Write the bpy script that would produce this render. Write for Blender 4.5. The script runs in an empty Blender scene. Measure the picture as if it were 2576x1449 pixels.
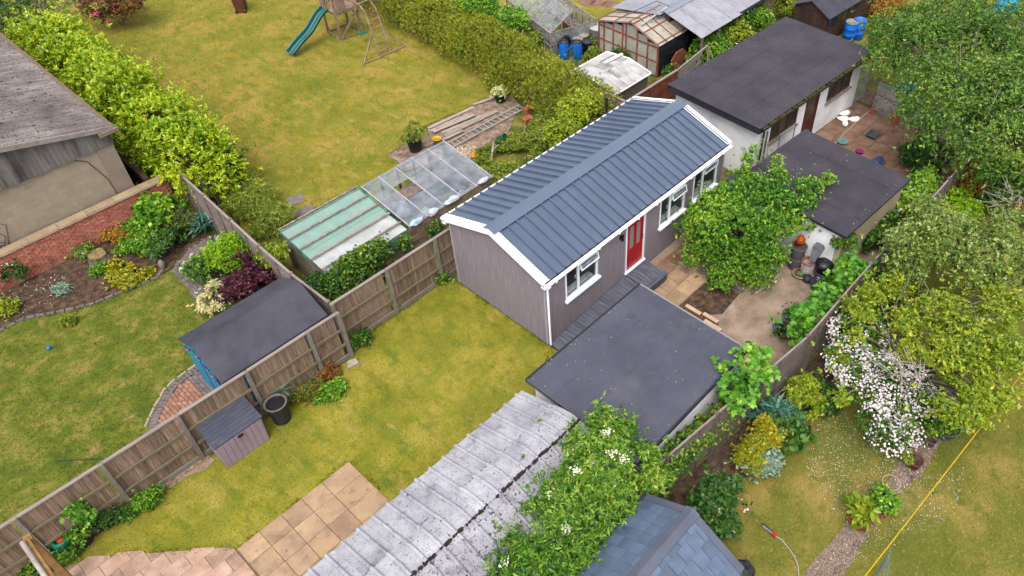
import bpy, math, random
import numpy as np
from mathutils import Vector, Matrix

scene = bpy.context.scene
COL = scene.collection
random.seed(7)
RNG = np.random.default_rng(11)

# ------------------------------------------------------------------ camera
# world: X along the garden room (away to the right), Y across it (away to the left), Z up, metres
PITCH, ROLL, YAW = 0.747, 0.015, 0.702
CAM = np.array([-8.69, -9.339, 14.938]) * 1.2
FOC, PPX, PPY, PW, PH = 1956.6, 1535.85, 633.95, 2576.0, 1449.0
_f = np.array([math.cos(PITCH)*math.cos(YAW), math.cos(PITCH)*math.sin(YAW), -math.sin(PITCH)])
_r = np.cross(_f, [0, 0, 1]); _r /= np.linalg.norm(_r); _u = np.cross(_r, _f)
_r2 = math.cos(ROLL)*_r + math.sin(ROLL)*_u; _u2 = -math.sin(ROLL)*_r + math.cos(ROLL)*_u
cam_data = bpy.data.cameras.new('camera')
cam = bpy.data.objects.new('camera', cam_data); COL.objects.link(cam)
cam.matrix_world = Matrix(((_r2[0], _u2[0], -_f[0], CAM[0]), (_r2[1], _u2[1], -_f[1], CAM[1]), (_r2[2], _u2[2], -_f[2], CAM[2]), (0, 0, 0, 1)))
cam_data.sensor_width = 36.0
cam_data.lens = FOC/PW*36.0
cam_data.shift_x = (PW/2 - PPX)/PW
cam_data.shift_y = (PPY - PH/2)/PW
cam_data.clip_end = 400
scene.camera = cam

# ------------------------------------------------------------------ sky, sun, exposure (thin overcast)
SUN_EL, SUN_AZ = math.radians(62), math.radians(214)    # azimuth of the sun in the XY plane (from +X, counter-clockwise)
world = bpy.data.worlds.new('World'); scene.world = world; world.use_nodes = True
wn, wl = world.node_tree.nodes, world.node_tree.links
sky = wn.new('ShaderNodeTexSky'); sky.sky_type = 'NISHITA'; sky.sun_disc = False
sky.sun_elevation = SUN_EL; sky.sun_rotation = math.pi/2 - SUN_AZ
sky.air_density = 1.0; sky.dust_density = 4.0; sky.ozone_density = 1.0
hsv = wn.new('ShaderNodeHueSaturation'); hsv.inputs['Saturation'].default_value = 0.26
wl.new(sky.outputs[0], hsv.inputs['Color'])
wl.new(hsv.outputs[0], wn['Background'].inputs[0]); wn['Background'].inputs[1].default_value = 0.15
sun_d = bpy.data.lights.new('sun', 'SUN'); sun_d.energy = 0.55; sun_d.angle = math.radians(30); sun_d.color = (1, .95, .87)
sun = bpy.data.objects.new('sun', sun_d); COL.objects.link(sun)
sd = Vector((math.cos(SUN_EL)*math.cos(SUN_AZ), math.cos(SUN_EL)*math.sin(SUN_AZ), math.sin(SUN_EL)))
sun.rotation_euler = sd.to_track_quat('Z', 'Y').to_euler(); sun.location = (0, 0, 40)
vs = scene.view_settings
vs.view_transform = 'Standard'; vs.look = 'None'; vs.exposure = 1.58; vs.gamma = 1.0; vs.use_curve_mapping = False
scene.cycles.use_denoising = True
scene.cycles.max_bounces = 8; scene.cycles.transparent_max_bounces = 16

# ------------------------------------------------------------------ measuring: a point of the survey photograph on a level plane
def g(x, y, z=0.0):
    d = _f + _r2*(x-PPX)/FOC - _u2*(y-PPY)/FOC
    p = CAM + d*((z-CAM[2])/d[2])
    return Vector((p[0], p[1], z))
def mpx(p):                                              # metres per survey pixel at a point
    return float((np.array(p)-CAM) @ _f)/FOC
def T(n, x, y):
    c = (n-1) % 4; r = (n-1)//4
    return (c*818+x*818/1930)*.78729, (r*614+y*614/1449)*.78729
def gt(n, x, y, z=0.0):
    return g(*T(n, x, y), z)

# ------------------------------------------------------------------ colour and materials
def srgb(r, g_, b, k=0.62):
    f = lambda c: (c/255/12.92 if c/255 <= .04045 else ((c/255+.055)/1.055)**2.4)
    return (f(r)*k, f(g_)*k, f(b)*k, 1)
MATS = {}
def M(name, stops, scale=4.0, detail=5, rough=.8, bump=0.0, bscale=None, stretch=(1, 1, 1), rnd=0.0, spec=.25,
      metal=0.0, layers=(), k=0.62, trans=0.0, rings=None, contrast=(.35, .65), coat=0.0, bdist=.01):
    if name in MATS: return MATS[name]
    k = k*(1.0 if name in ('white_upvc', 'white_feather') else .735)
    m = bpy.data.materials.new(name); m.use_nodes = True; MATS[name] = m
    nt = m.node_tree; N, L = nt.nodes, nt.links
    b = N['Principled BSDF']
    b.inputs['Roughness'].default_value = rough; b.inputs['Specular IOR Level'].default_value = spec; b.inputs['Metallic'].default_value = metal
    tc = N.new('ShaderNodeTexCoord')
    oi = N.new('ShaderNodeObjectInfo')
    def coords(sc, st, off=0.0):
        mp = N.new('ShaderNodeMapping'); mp.inputs['Scale'].default_value = (sc*st[0], sc*st[1], sc*st[2])
        L.new(tc.outputs['Object'], mp.inputs['Vector'])
        if rnd or off:
            cx = N.new('ShaderNodeCombineXYZ'); mm = N.new('ShaderNodeMath'); mm.operation = 'MULTIPLY_ADD'
            mm.inputs[1].default_value = 37.0 if rnd else 0.0; mm.inputs[2].default_value = off; L.new(oi.outputs['Random'], mm.inputs[0])
            L.new(mm.outputs[0], cx.inputs[0]); L.new(mm.outputs[0], cx.inputs[1]); L.new(cx.outputs[0], mp.inputs['Location'])
        return mp
    nz = N.new('ShaderNodeTexNoise'); nz.inputs['Scale'].default_value = 1; nz.inputs['Detail'].default_value = detail; nz.inputs['Roughness'].default_value = .6
    L.new(coords(scale, stretch).outputs[0], nz.inputs['Vector'])
    rp = N.new('ShaderNodeValToRGB'); el = rp.color_ramp.elements
    cols = [srgb(*s, k=k) for s in stops]
    if len(cols) == 1: cols = cols*2
    while len(el) < len(cols): el.new(.5)
    for i, c in enumerate(cols):
        el[i].position = contrast[0] + (contrast[1]-contrast[0])*i/(len(cols)-1); el[i].color = c
    L.new(nz.outputs['Fac'], rp.inputs[0]); out = rp.outputs[0]
    for i, ly in enumerate(layers):
        sc, c, lo, hi = ly[:4]; st = ly[4] if len(ly) > 4 else (1, 1, 1); dt = ly[5] if len(ly) > 5 else 6; amt = ly[6] if len(ly) > 6 else 1.0
        n2 = N.new('ShaderNodeTexNoise'); n2.inputs['Scale'].default_value = 1; n2.inputs['Detail'].default_value = dt; n2.inputs['Roughness'].default_value = .6
        L.new(coords(sc, st, 3.7*(i+1)).outputs[0], n2.inputs['Vector'])
        mr = N.new('ShaderNodeMapRange'); mr.inputs['From Min'].default_value = lo; mr.inputs['From Max'].default_value = hi; mr.inputs['To Max'].default_value = amt
        L.new(n2.outputs['Fac'], mr.inputs['Value'])
        mx = N.new('ShaderNodeMix'); mx.data_type = 'RGBA'; L.new(mr.outputs[0], mx.inputs['Factor'])
        L.new(out, mx.inputs['A']); mx.inputs['B'].default_value = srgb(*c, k=k); out = mx.outputs['Result']
    if rings:                                            # curved mowing marks: (centre x, y, scale, colour, amount)
        cx_, cy_, sc, c, amt = rings
        mp = N.new('ShaderNodeMapping'); mp.inputs['Location'].default_value = (-cx_, -cy_, 0); L.new(tc.outputs['Object'], mp.inputs['Vector'])
        wv = N.new('ShaderNodeTexWave'); wv.wave_type = 'RINGS'; wv.rings_direction = 'Z'; wv.inputs['Scale'].default_value = sc; wv.inputs['Distortion'].default_value = 5; wv.inputs['Detail'].default_value = 3; wv.inputs['Detail Scale'].default_value = .6
        L.new(mp.outputs[0], wv.inputs['Vector'])
        mm = N.new('ShaderNodeMath'); mm.operation = 'MULTIPLY'; mm.inputs[1].default_value = amt; L.new(wv.outputs['Fac'], mm.inputs[0])
        mx = N.new('ShaderNodeMix'); mx.data_type = 'RGBA'; L.new(mm.outputs[0], mx.inputs['Factor']); L.new(out, mx.inputs['A']); mx.inputs['B'].default_value = srgb(*c, k=k); out = mx.outputs['Result']
    if rnd:
        hs = N.new('ShaderNodeHueSaturation'); mm = N.new('ShaderNodeMapRange')
        mm.inputs['To Min'].default_value = 1-rnd; mm.inputs['To Max'].default_value = 1+rnd
        L.new(oi.outputs['Random'], mm.inputs['Value']); L.new(mm.outputs[0], hs.inputs['Value']); L.new(out, hs.inputs['Color']); out = hs.outputs[0]
    L.new(out, b.inputs['Base Color'])
    if bump:
        n3 = N.new('ShaderNodeTexNoise'); n3.inputs['Scale'].default_value = 1; n3.inputs['Detail'].default_value = 6
        L.new(coords(bscale or scale*4, stretch).outputs[0], n3.inputs['Vector'])
        bp = N.new('ShaderNodeBump'); bp.inputs['Strength'].default_value = bump; bp.inputs['Distance'].default_value = bdist
        L.new(n3.outputs['Fac'], bp.inputs['Height']); L.new(bp.outputs[0], b.inputs['Normal'])
    if coat: b.inputs['Coat Weight'].default_value = coat
    return m

def leafmat(name, stops, rough=.45, k=0.8, trans=.3, spec=.3):
    """foliage: colour varies from leaf to leaf with the 'tint' attribute"""
    if name in MATS: return MATS[name]
    m = bpy.data.materials.new(name); m.use_nodes = True; MATS[name] = m
    N, L = m.node_tree.nodes, m.node_tree.links; b = N['Principled BSDF']
    at = N.new('ShaderNodeAttribute'); at.attribute_name = 'tint'
    rp = N.new('ShaderNodeValToRGB'); el = rp.color_ramp.elements
    while len(el) < len(stops): el.new(.5)
    for i, s in enumerate(stops): el[i].position = i/(len(stops)-1); el[i].color = srgb(*s, k=k)
    L.new(at.outputs['Fac'], rp.inputs[0]); L.new(rp.outputs[0], b.inputs['Base Color'])
    b.inputs['Roughness'].default_value = rough; b.inputs['Specular IOR Level'].default_value = spec
    tr = N.new('ShaderNodeBsdfTranslucent'); L.new(rp.outputs[0], tr.inputs[0])
    mx = N.new('ShaderNodeMixShader'); mx.inputs[0].default_value = trans
    L.new(b.outputs[0], mx.inputs[1]); L.new(tr.outputs[0], mx.inputs[2]); L.new(mx.outputs[0], N['Material Output'].inputs['Surface'])
    return m

def glassmat(name, tint=(.9, .94, .95), alpha=.45, rough=.06, spec=.5):
    """thin garden glass / polythene: part clear, part reflecting film of dirt"""
    if name in MATS: return MATS[name]
    m = bpy.data.materials.new(name); m.use_nodes = True; MATS[name] = m
    N, L = m.node_tree.nodes, m.node_tree.links; b = N['Principled BSDF']
    b.inputs['Base Color'].default_value = (*tint, 1); b.inputs['Roughness'].default_value = rough; b.inputs['Specular IOR Level'].default_value = spec
    tp = N.new('ShaderNodeBsdfTransparent'); tp.inputs[0].default_value = (.93, .96, .96, 1)
    tc = N.new('ShaderNodeTexCoord'); nz = N.new('ShaderNodeTexNoise'); nz.inputs['Scale'].default_value = 3; nz.inputs['Detail'].default_value = 7
    L.new(tc.outputs['Object'], nz.inputs['Vector'])
    mr = N.new('ShaderNodeMapRange'); mr.inputs['From Min'].default_value = .3; mr.inputs['From Max'].default_value = .7
    mr.inputs['To Min'].default_value = max(0, alpha-.12); mr.inputs['To Max'].default_value = min(1, alpha+.12)
    L.new(nz.outputs['Fac'], mr.inputs['Value'])
    mx = N.new('ShaderNodeMixShader'); L.new(mr.outputs[0], mx.inputs[0])
    L.new(tp.outputs[0], mx.inputs[1]); L.new(b.outputs[0], mx.inputs[2]); L.new(mx.outputs[0], N['Material Output'].inputs['Surface'])
    return m

# ------------------------------------------------------------------ object helpers
WLOC = {}
def props(o, label=None, cat=None, group=None, kind=None):
    if label: o['label'] = label
    if cat: o['category'] = cat
    if group: o['group'] = group
    if kind: o['kind'] = kind
    return o
def thing(name, label, cat, loc=(0, 0, 0), group=None):
    o = bpy.data.objects.new(name, None); COL.objects.link(o); o.empty_display_size = .2
    o.location = loc; WLOC[o.as_pointer()] = Vector(loc)
    return props(o, label, cat, group)
def wloc(o): return WLOC.get(o.as_pointer(), Vector((0, 0, 0)))
def link_mesh(me, name, mat, parent=None, loc=None, rot=None, scale=None):
    """loc is a world position (origin of the mesh)"""
    o = bpy.data.objects.new(name, me); COL.objects.link(o)
    if mat and not me.materials: me.materials.append(mat)
    base = wloc(parent) if parent else Vector((0, 0, 0))
    w = Vector(loc) if loc is not None else base
    if parent: o.parent = parent
    o.location = w-base
    if rot is not None: o.rotation_euler = rot
    if scale is not None: o.scale = scale
    WLOC[o.as_pointer()] = w
    return o
class MB:
    def __init__(s): s.v = []; s.f = []
    def poly(s, pts):
        n = len(s.v); s.v += [tuple(p) for p in pts]; s.f.append(tuple(range(n, n+len(pts)))); return s
    def hexa(s, c):                                      # 8 corners: bottom 4 ccw, top 4 ccw
        n = len(s.v); s.v += [tuple(p) for p in c]
        s.f += [(n+3, n+2, n+1, n), (n+4, n+5, n+6, n+7)] + [(n+i, n+(i+1) % 4, n+4+(i+1) % 4, n+4+i) for i in range(4)]
        return s
    def box(s, x0, x1, y0, y1, z0, z1):
        return s.hexa([(x0, y0, z0), (x1, y0, z0), (x1, y1, z0), (x0, y1, z0), (x0, y0, z1), (x1, y0, z1), (x1, y1, z1), (x0, y1, z1)])
    def bar(s, p, q, w, h, up=(0, 0, 1)):
        p, q = Vector(p), Vector(q); d = (q-p).normalized(); up = Vector(up)
        sd_ = d.cross(up)
        if sd_.length < 1e-4: sd_ = d.cross(Vector((1, 0, 0)))
        sd_.normalize(); u2 = sd_.cross(d).normalized()
        a, b = sd_*w/2, u2*h/2
        return s.hexa([p-a-b, p+a-b, q+a-b, q-a-b, p-a+b, p+a+b, q+a+b, q-a+b])
    def tube(s, pts, rads, n=6, cap=True):
        pts = [Vector(p) for p in pts]
        if not hasattr(rads, '__len__'): rads = [rads]*len(pts)
        base = len(s.v); prev = None
        for i, p in enumerate(pts):
            d = (pts[min(i+1, len(pts)-1)]-pts[max(i-1, 0)]).normalized()
            a = prev if prev is not None else (Vector((0, 0, 1)) if abs(d.z) < .9 else Vector((1, 0, 0)))
            x = a-d*a.dot(d)
            if x.length < 1e-5: x = d.orthogonal()
            x.normalize(); y = d.cross(x); prev = x
            for k in range(n):
                t = 2*math.pi*k/n; s.v.append(tuple(p+(x*math.cos(t)+y*math.sin(t))*rads[i]))
        for i in range(len(pts)-1):
            for k in range(n):
                s.f.append((base+i*n+k, base+i*n+(k+1) % n, base+(i+1)*n+(k+1) % n, base+(i+1)*n+k))
        if cap:
            s.f.append(tuple(base+k for k in range(n-1, -1, -1))); s.f.append(tuple(base+(len(pts)-1)*n+k for k in range(n)))
        return s
    def lathe(s, prof, c, n=20, sx=1, sy=1, close=False):
        base = len(s.v); c = Vector(c)
        for r, z in prof:
            for k in range(n):
                t = 2*math.pi*k/n; s.v.append((c.x+r*sx*math.cos(t), c.y+r*sy*math.sin(t), c.z+z))
        for i in range(len(prof)-1):
            for k in range(n):
                s.f.append((base+i*n+k, base+i*n+(k+1) % n, base+(i+1)*n+(k+1) % n, base+(i+1)*n+k))
        if close:
            s.f.append(tuple(base+k for k in range(n-1, -1, -1))); s.f.append(tuple(base+(len(prof)-1)*n+k for k in range(n)))
        return s
    def prism(s, poly, z0, z1):
        n = len(s.v); k = len(poly)
        a = sum(poly[i][0]*poly[(i+1) % k][1]-poly[(i+1) % k][0]*poly[i][1] for i in range(k))
        if a < 0: poly = poly[::-1]
        s.v += [(p[0], p[1], z0) for p in poly]+[(p[0], p[1], z1) for p in poly]
        s.f += [tuple(n+i for i in range(k-1, -1, -1)), tuple(n+k+i for i in range(k))]
        s.f += [(n+i, n+(i+1) % k, n+k+(i+1) % k, n+k+i) for i in range(k)]
        return s
    def extrude(s, poly, axis, a0, a1):
        """prism of a 2D outline along x ('x': outline in y,z) or y ('y': outline in x,z)"""
        n = len(s.v); k = len(poly)
        mk = (lambda a, p: (a, p[0], p[1])) if axis == 'x' else (lambda a, p: (p[0], a, p[1]))
        s.v += [mk(a0, p) for p in poly]+[mk(a1, p) for p in poly]
        s.f += [tuple(n+i for i in range(k-1, -1, -1)), tuple(n+k+i for i in range(k))]
        s.f += [(n+i, n+(i+1) % k, n+k+(i+1) % k, n+k+i) for i in range(k)]
        return s
    def mesh(s, name, off=None, smooth=False):
        me = bpy.data.meshes.new(name)
        v = s.v if off is None else [(a-off[0], b-off[1], c-off[2]) for a, b, c in s.v]
        me.from_pydata(v, [], s.f); me.update()
        if smooth: me.polygons.foreach_set('use_smooth', [True]*len(me.polygons))
        return me
    def build(s, name, mat, parent=None, label=None, cat=None, group=None, kind=None, smooth=False, at=None, fix=True):
        """vertices are world positions; the object sits at its parent's base (or at 'at')"""
        off = Vector(at) if at is not None else (wloc(parent) if parent else Vector((0, 0, 0)))
        me = s.mesh(name, off, smooth)
        if fix:
            import bmesh
            bm = bmesh.new(); bm.from_mesh(me); bmesh.ops.recalc_face_normals(bm, faces=bm.faces); bm.to_mesh(me); bm.free()
        o = link_mesh(me, name, mat, parent, off)
        return props(o, label, cat, group, kind)
    def bevel(s, w): s.bw = w; return s

def pieces(shape, name, mat, parent, spots):
    """many alike pieces sharing one mesh; spots: (loc, rot) or (loc, rot, scale)"""
    me = shape.mesh(name); me.materials.append(mat); out = []
    for sp in spots: out.append(link_mesh(me, name, None, parent, sp[0], sp[1] if len(sp) > 1 else None, sp[2] if len(sp) > 2 else None))
    return out

# ------------------------------------------------------------------ foliage
def nrm(a): return a/np.maximum(np.linalg.norm(a, axis=-1, keepdims=True), 1e-9)
class Noise3:
    def __init__(s, seed, freq):
        r = np.random.default_rng(seed); s.k = r.normal(size=(9, 3))*freq; s.ph = r.uniform(0, 6.28, 9)
    def __call__(s, p): return np.sin(np.asarray(p) @ s.k.T+s.ph).mean(-1)*2.1
OVAL = [(0, 0, 0), (.45, .27, .07), (1, 0, -.06), (.45, -.27, .07)]
BROAD = [(0, 0, 0), (.25, .33, .06), (.65, .3, .05), (1, 0, -.1), (.65, -.3, .05), (.25, -.33, .06)]
LANCE = [(0, 0, 0), (.45, .15, .05), (1, 0, -.12), (.45, -.15, .05)]
BLADE = [(0, .06, 0), (.6, .07, .0), (1, 0, -.18), (.6, -.07, 0), (0, -.06, 0)]
NEEDLE = [(0, .07, 0), (1, 0, 0), (0, -.07, 0)]
MAPLE = [(0, 0, 0), (.12, .32, .03), (.38, .28, .05), (.5, .52, .0), (.66, .22, .05), (1, 0, -.08), (.66, -.22, .05), (.5, -.52, 0), (.38, -.28, .05), (.12, -.32, .03)]
DISC = [(0, 0, 0), (.15, .35, 0), (.5, .5, .03), (.85, .35, 0), (1, 0, 0), (.85, -.35, 0), (.5, -.5, .03), (.15, -.35, 0)]
def leafmesh(name, P, D, size, tmpl, tint, mat, parent=None, at=None, flat=.7, seed=0, kind=None):
    r = np.random.default_rng(seed+5); n = len(P); P = np.asarray(P, float); D = nrm(np.asarray(D, float))
    hint = np.array([0, 0, 1.0])*flat + r.normal(size=(n, 3))*.5
    S = nrm(np.cross(D, hint)); U = nrm(np.cross(S, D))
    t = np.asarray(tmpl, float); k = len(t)
    size = np.broadcast_to(np.asarray(size, float), (n,))[:, None, None]
    V = P[:, None, :] + size*(t[None, :, 0:1]*D[:, None, :] + t[None, :, 1:2]*S[:, None, :] + t[None, :, 2:3]*U[:, None, :])
    off = np.array(at if at is not None else (wloc(parent) if parent else (0, 0, 0)), float)
    V = (V-off).reshape(-1, 3).astype(np.float32)
    me = bpy.data.meshes.new(name)
    me.vertices.add(n*k); me.vertices.foreach_set('co', V.ravel())
    me.loops.add(n*k); me.loops.foreach_set('vertex_index', np.arange(n*k, dtype=np.int32))
    me.polygons.add(n); me.polygons.foreach_set('loop_start', np.arange(0, n*k, k, dtype=np.int32)); me.polygons.foreach_set('loop_total', np.full(n, k, dtype=np.int32))
    a = me.attributes.new('tint', 'FLOAT', 'POINT'); a.data.foreach_set('value', np.repeat(np.clip(tint, 0, 1), k).astype(np.float32))
    me.update(calc_edges=True)
    o = link_mesh(me, name, mat, parent, off)
    if kind: o['kind'] = kind
    return o
def crown_pts(lobes, n, seed, gap=.25, gfreq=2.2, low=-.35, rough=.22, core=.35):
    """positions and outward directions spread through the outer part of a union of ellipsoids"""
    r = np.random.default_rng(seed); lob = np.array(lobes, float)
    w = (lob[:, 3]*lob[:, 4]+lob[:, 3]*lob[:, 5]+lob[:, 4]*lob[:, 5]); w /= w.sum()
    m = int(n*2.6); li = r.choice(len(lob), m, p=w)
    d = nrm(r.normal(size=(m, 3))); keep = d[:, 2] > low - .25*r.random(m); li, d = li[keep], d[keep]
    rad = 1-core*r.random(len(d))**1.7
    rad *= 1+rough*Noise3(seed+1, 2.5)(d*1.6+li[:, None]*3.1)
    c, R_ = lob[li, :3], lob[li, 3:6]
    p = c+d*R_*rad[:, None]; nn = nrm(d/R_)
    inside = np.zeros(len(p), bool)
    for j in range(len(lob)):
        q = (((p-lob[j, :3])/lob[j, 3:6])**2).sum(1); inside |= (q < .45) & (li != j)
    keep = ~inside & (Noise3(seed+2, gfreq)(p) > -1+gap*2*.75) & (p[:, 2] > .04)
    p, nn = p[keep], nn[keep]
    return p[:n], nn[:n]
def crown(name, lobes, n, size, k, tmpl, mat, parent=None, seed=0, up=.35, spread=.9, gap=.25, gfreq=2.2, low=-.35, rough=.22, core=.35, shoot=.6, flat=.7, tv=(.5, .28), sv=.3, kind=None, at=None, droop=0.0, stray=.07):
    r = np.random.default_rng(seed+77); size = size*(.84 if k < 6 else .72); n = int(n*(1.4 if k < 6 else 1.9))
    p, nn = crown_pts(lobes, n, seed, gap, gfreq, low, rough, core)
    m = len(p); p = p+nn*(r.exponential(stray, m)*(r.random(m) < .3))[:, None]; p[:, 2] = np.maximum(p[:, 2], .03)
    s = nrm(nn+np.array([0, 0, up])+r.normal(size=(m, 3))*.35)
    ct = r.normal(tv[0], tv[1]*.55, m)+.16*Noise3(seed+4, 1.5)(p)
    P = np.repeat(p, k, 0); Sx = np.repeat(s, k, 0); j = np.tile(np.arange(k), m)
    perp = nrm(np.cross(Sx, r.normal(size=(m*k, 3))))
    D = nrm(Sx*(1-spread*.6)+perp*spread+np.array([0, 0, -droop]))
    sz = size*(1+sv*r.normal(size=m*k)).clip(.5, 1.7)
    P = P+Sx*(size*shoot*(j/k))[:, None]
    tint = np.repeat(ct, k)+r.normal(0, tv[1]*.6, m*k)
    return leafmesh(name, P, D, sz, tmpl, tint, mat, parent, at=at, flat=flat, seed=seed, kind=kind)
def trunk(base, tips, r0, parent, mat, name='trunk', seed=0, fork=.35, bend=.12):
    """tapered trunk that forks into limbs reaching the given tips"""
    rr = random.Random(seed); mb = MB(); base = Vector(base)
    cen = sum((Vector(t) for t in tips), Vector())/len(tips)
    fk = base.lerp(cen, fork); fk.z = base.z+(cen.z-base.z)*fork
    mb.tube([base-Vector((0, 0, .05)), base.lerp(fk, .5)+Vector((rr.uniform(-1, 1), rr.uniform(-1, 1), 0))*bend*.4, fk], [r0*1.15, r0*.9, r0*.75], 8)
    for t in tips:
        t = Vector(t); mid = fk.lerp(t, .5)+Vector((rr.uniform(-1, 1), rr.uniform(-1, 1), rr.uniform(0, 1)))*bend*(t-fk).length
        q = fk.lerp(t, .8)+Vector((rr.uniform(-1, 1), rr.uniform(-1, 1), rr.uniform(-.3, 1)))*bend*.5*(t-fk).length
        mb.tube([fk, mid, q, t], [r0*.6, r0*.36, r0*.2, r0*.07], 6)
        for _ in range(3):
            a = mid.lerp(t, rr.uniform(0, .8)); b = a+Vector((rr.uniform(-1, 1), rr.uniform(-1, 1), rr.uniform(-.2, .8))).normalized()*(t-fk).length*rr.uniform(.25, .45)
            mb.tube([a, a.lerp(b, .5)+Vector((0, 0, .04)), b], [r0*.2, r0*.12, r0*.04], 5)
    return mb.build(name, mat, parent, smooth=True, fix=False)
def lobes_auto(c, r, n, seed, spread=.62, size=(.42, .6), squash=.85):
    """a lumpy set of lobes filling an ellipsoid c, r"""
    rr = np.random.default_rng(seed); out = [(c[0], c[1], c[2], r[0]*.62, r[1]*.62, r[2]*.66)]
    for i in range(n):
        a = 2.399963*i+rr.uniform(0, .6); zz = rr.uniform(-.55, .85); q = math.sqrt(max(0, 1-zz*zz))*spread
        s = rr.uniform(*size)
        out.append((c[0]+r[0]*q*math.cos(a), c[1]+r[1]*q*math.sin(a), c[2]+r[2]*zz*spread, r[0]*s, r[1]*s, r[2]*s*squash))
    return out

# ================================================================== MATERIALS
m_soil = M('soil', [(58, 42, 34), (92, 70, 56), (120, 95, 74)], 5, 8, .95, .8, 30, layers=[(14, (150, 128, 100), .66, .72), (3, (62, 64, 30), .58, .7)])
m_rough = M('rough_ground', [(70, 78, 26), (112, 118, 38), (150, 140, 66)], 1.2, 8, .95, .8, 20, layers=[(3, (96, 74, 50), .55, .68), (9, (60, 84, 20), .6, .7)])
GRASS_L = [(2.4, (104, 118, 20), .48, .66, (1, .6, 1)), (1.5, (182, 156, 84), .55, .72, (1.6, .7, 1)), (.7, (116, 126, 22), .50, .66, (1, 2.2, 1), 4, .7), (14, (100, 110, 24), .55, .74, (1, 1, 1), 6, .6), (40, (200, 182, 104), .60, .74)]
m_lawn = M('lawn_near', [(126, 124, 24), (152, 144, 38), (176, 158, 62)], .55, 5, .9, .6, 60, layers=GRASS_L, k=.67, rings=(-2.5, 2.0, .16, (170, 164, 76), .10))
m_lawn2 = M('lawn_far', [(124, 122, 20), (152, 138, 36), (186, 150, 74)], .42, 5, .9, .6, 60, layers=GRASS_L, k=.65, rings=(3.6, 15.5, .13, (182, 166, 84), .12))
m_lawn3 = M('lawn_left', [(88, 106, 18), (116, 126, 30), (156, 144, 64)], 1.4, 6, .9, .6, 60, layers=[(5, (84, 98, 18), .5, .7), (1.9, (170, 146, 84), .56, .7), (30, (70, 84, 20), .56, .72)], k=.62)
m_lawn4 = M('lawn_dry', [(98, 110, 28), (130, 126, 44), (170, 146, 74)], .45, 6, .9, .6, 60, layers=[(1.8, (104, 110, 28), .50, .66), (12, (186, 156, 96), .57, .72), (30, (80, 92, 26), .55, .70), (50, (206, 190, 150), .66, .74)], k=.62)
m_sand = M('trodden_earth', [(146, 124, 106), (172, 148, 128), (190, 168, 148)], 1.5, 8, .95, .5, 40, layers=[(18, (112, 88, 68), .6, .7), (50, (196, 180, 160), .66, .72)])
m_white = M('white_upvc', [(232, 232, 238), (246, 246, 248)], 3, 3, .35, spec=.4, k=.8)
m_clad = M('grey_cladding', [(142, 131, 137), (154, 143, 149), (164, 153, 159)], 3.0, 8, .75, .12, 40, stretch=(7, 7, .35), layers=[(26, (112, 102, 108), .56, .80, (1, 1, .05), 5, .6)], k=.66)
m_roof = M('steel_roof_blue', [(87, 101, 126), (94, 108, 134)], 1.2, 5, .40, .05, 60, spec=.5, layers=[(.5, (102, 116, 140), .5, .8), (2.5, (78, 90, 112), .55, .75, (5, .4, .4), 5, .6)], rnd=.02)
m_cap = M('steel_ridge_blue', [(98, 114, 138), (104, 120, 144)], 1, 3, .40, spec=.45)
m_roofdark = M('roof_underlay', [(40, 46, 58)], 1)
m_deck = M('deck_grey', [(70, 74, 88), (104, 106, 120), (126, 126, 138)], 2, 8, .7, .5, 20, stretch=(14, 1, 14), rnd=.14)
m_deckx = M('deck_grey_x', [(78, 82, 96), (108, 110, 124)], 2, 8, .7, .5, 20, stretch=(1, 14, 14), rnd=.1)
m_red = M('red_door_paint', [(178, 2, 22), (190, 6, 26)], 2, 3, .35, spec=.5, k=.75)
m_black = M('black_plastic', [(26, 26, 30), (38, 38, 44)], 6, 4, .45, spec=.4)
m_charcoal = M('charcoal_plastic', [(52, 50, 54), (66, 64, 68)], 6, 4, .6)
m_pane = M('window_pane', [(58, 60, 62), (66, 68, 70)], 1, 2, .08, spec=.6)
m_glassclear = glassmat('clear_window_glass', (.05, .055, .06), .20, .03, .5)
m_inwall = M('interior_plaster', [(206, 196, 184), (214, 206, 196)], 1)
m_infloor = M('interior_floor', [(150, 98, 54), (178, 122, 70)], 1.5, 5, .4, stretch=(1, 8, 1))
m_felt = M('grey_flat_roof', [(79, 80, 94), (87, 88, 103), (96, 96, 109)], .7, 7, .75, .4, 7, bdist=.04, layers=[(.55, (124, 116, 118), .62, .85), (1.6, (80, 80, 96), .6, .75, (1, 3, 1), 6, .6), (26, (84, 82, 92), .55, .8), (90, (150, 148, 150), .70, .76)])
m_felt2 = M('dark_flat_roof', [(62, 58, 67), (71, 66, 76), (79, 73, 82)], .9, 7, .85, .45, 6, bdist=.04, layers=[(.45, (86, 75, 80), .55, .8), (24, (55, 51, 60), .55, .8), (60, (130, 128, 130), .735, .755)])
m_felt_edge = M('felt_edge', [(44, 44, 52), (58, 58, 66)], 3, 5, .85, .3, 60)
m_render_w = M('white_render', [(206, 204, 208), (222, 220, 222), (232, 230, 230)], 1.3, 7, .85, .3, 30, layers=[(2.2, (172, 166, 160), .60, .78, (1, 1, .35)), (9, (196, 192, 190), .58, .75)], k=1.12)
m_render_c = M('cream_render', [(196, 178, 142), (210, 194, 160)], 1.2, 7, .85, .3, 30, layers=[(2.5, (164, 140, 104), .56, .75, (1, 1, .3))], k=.7)
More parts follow.
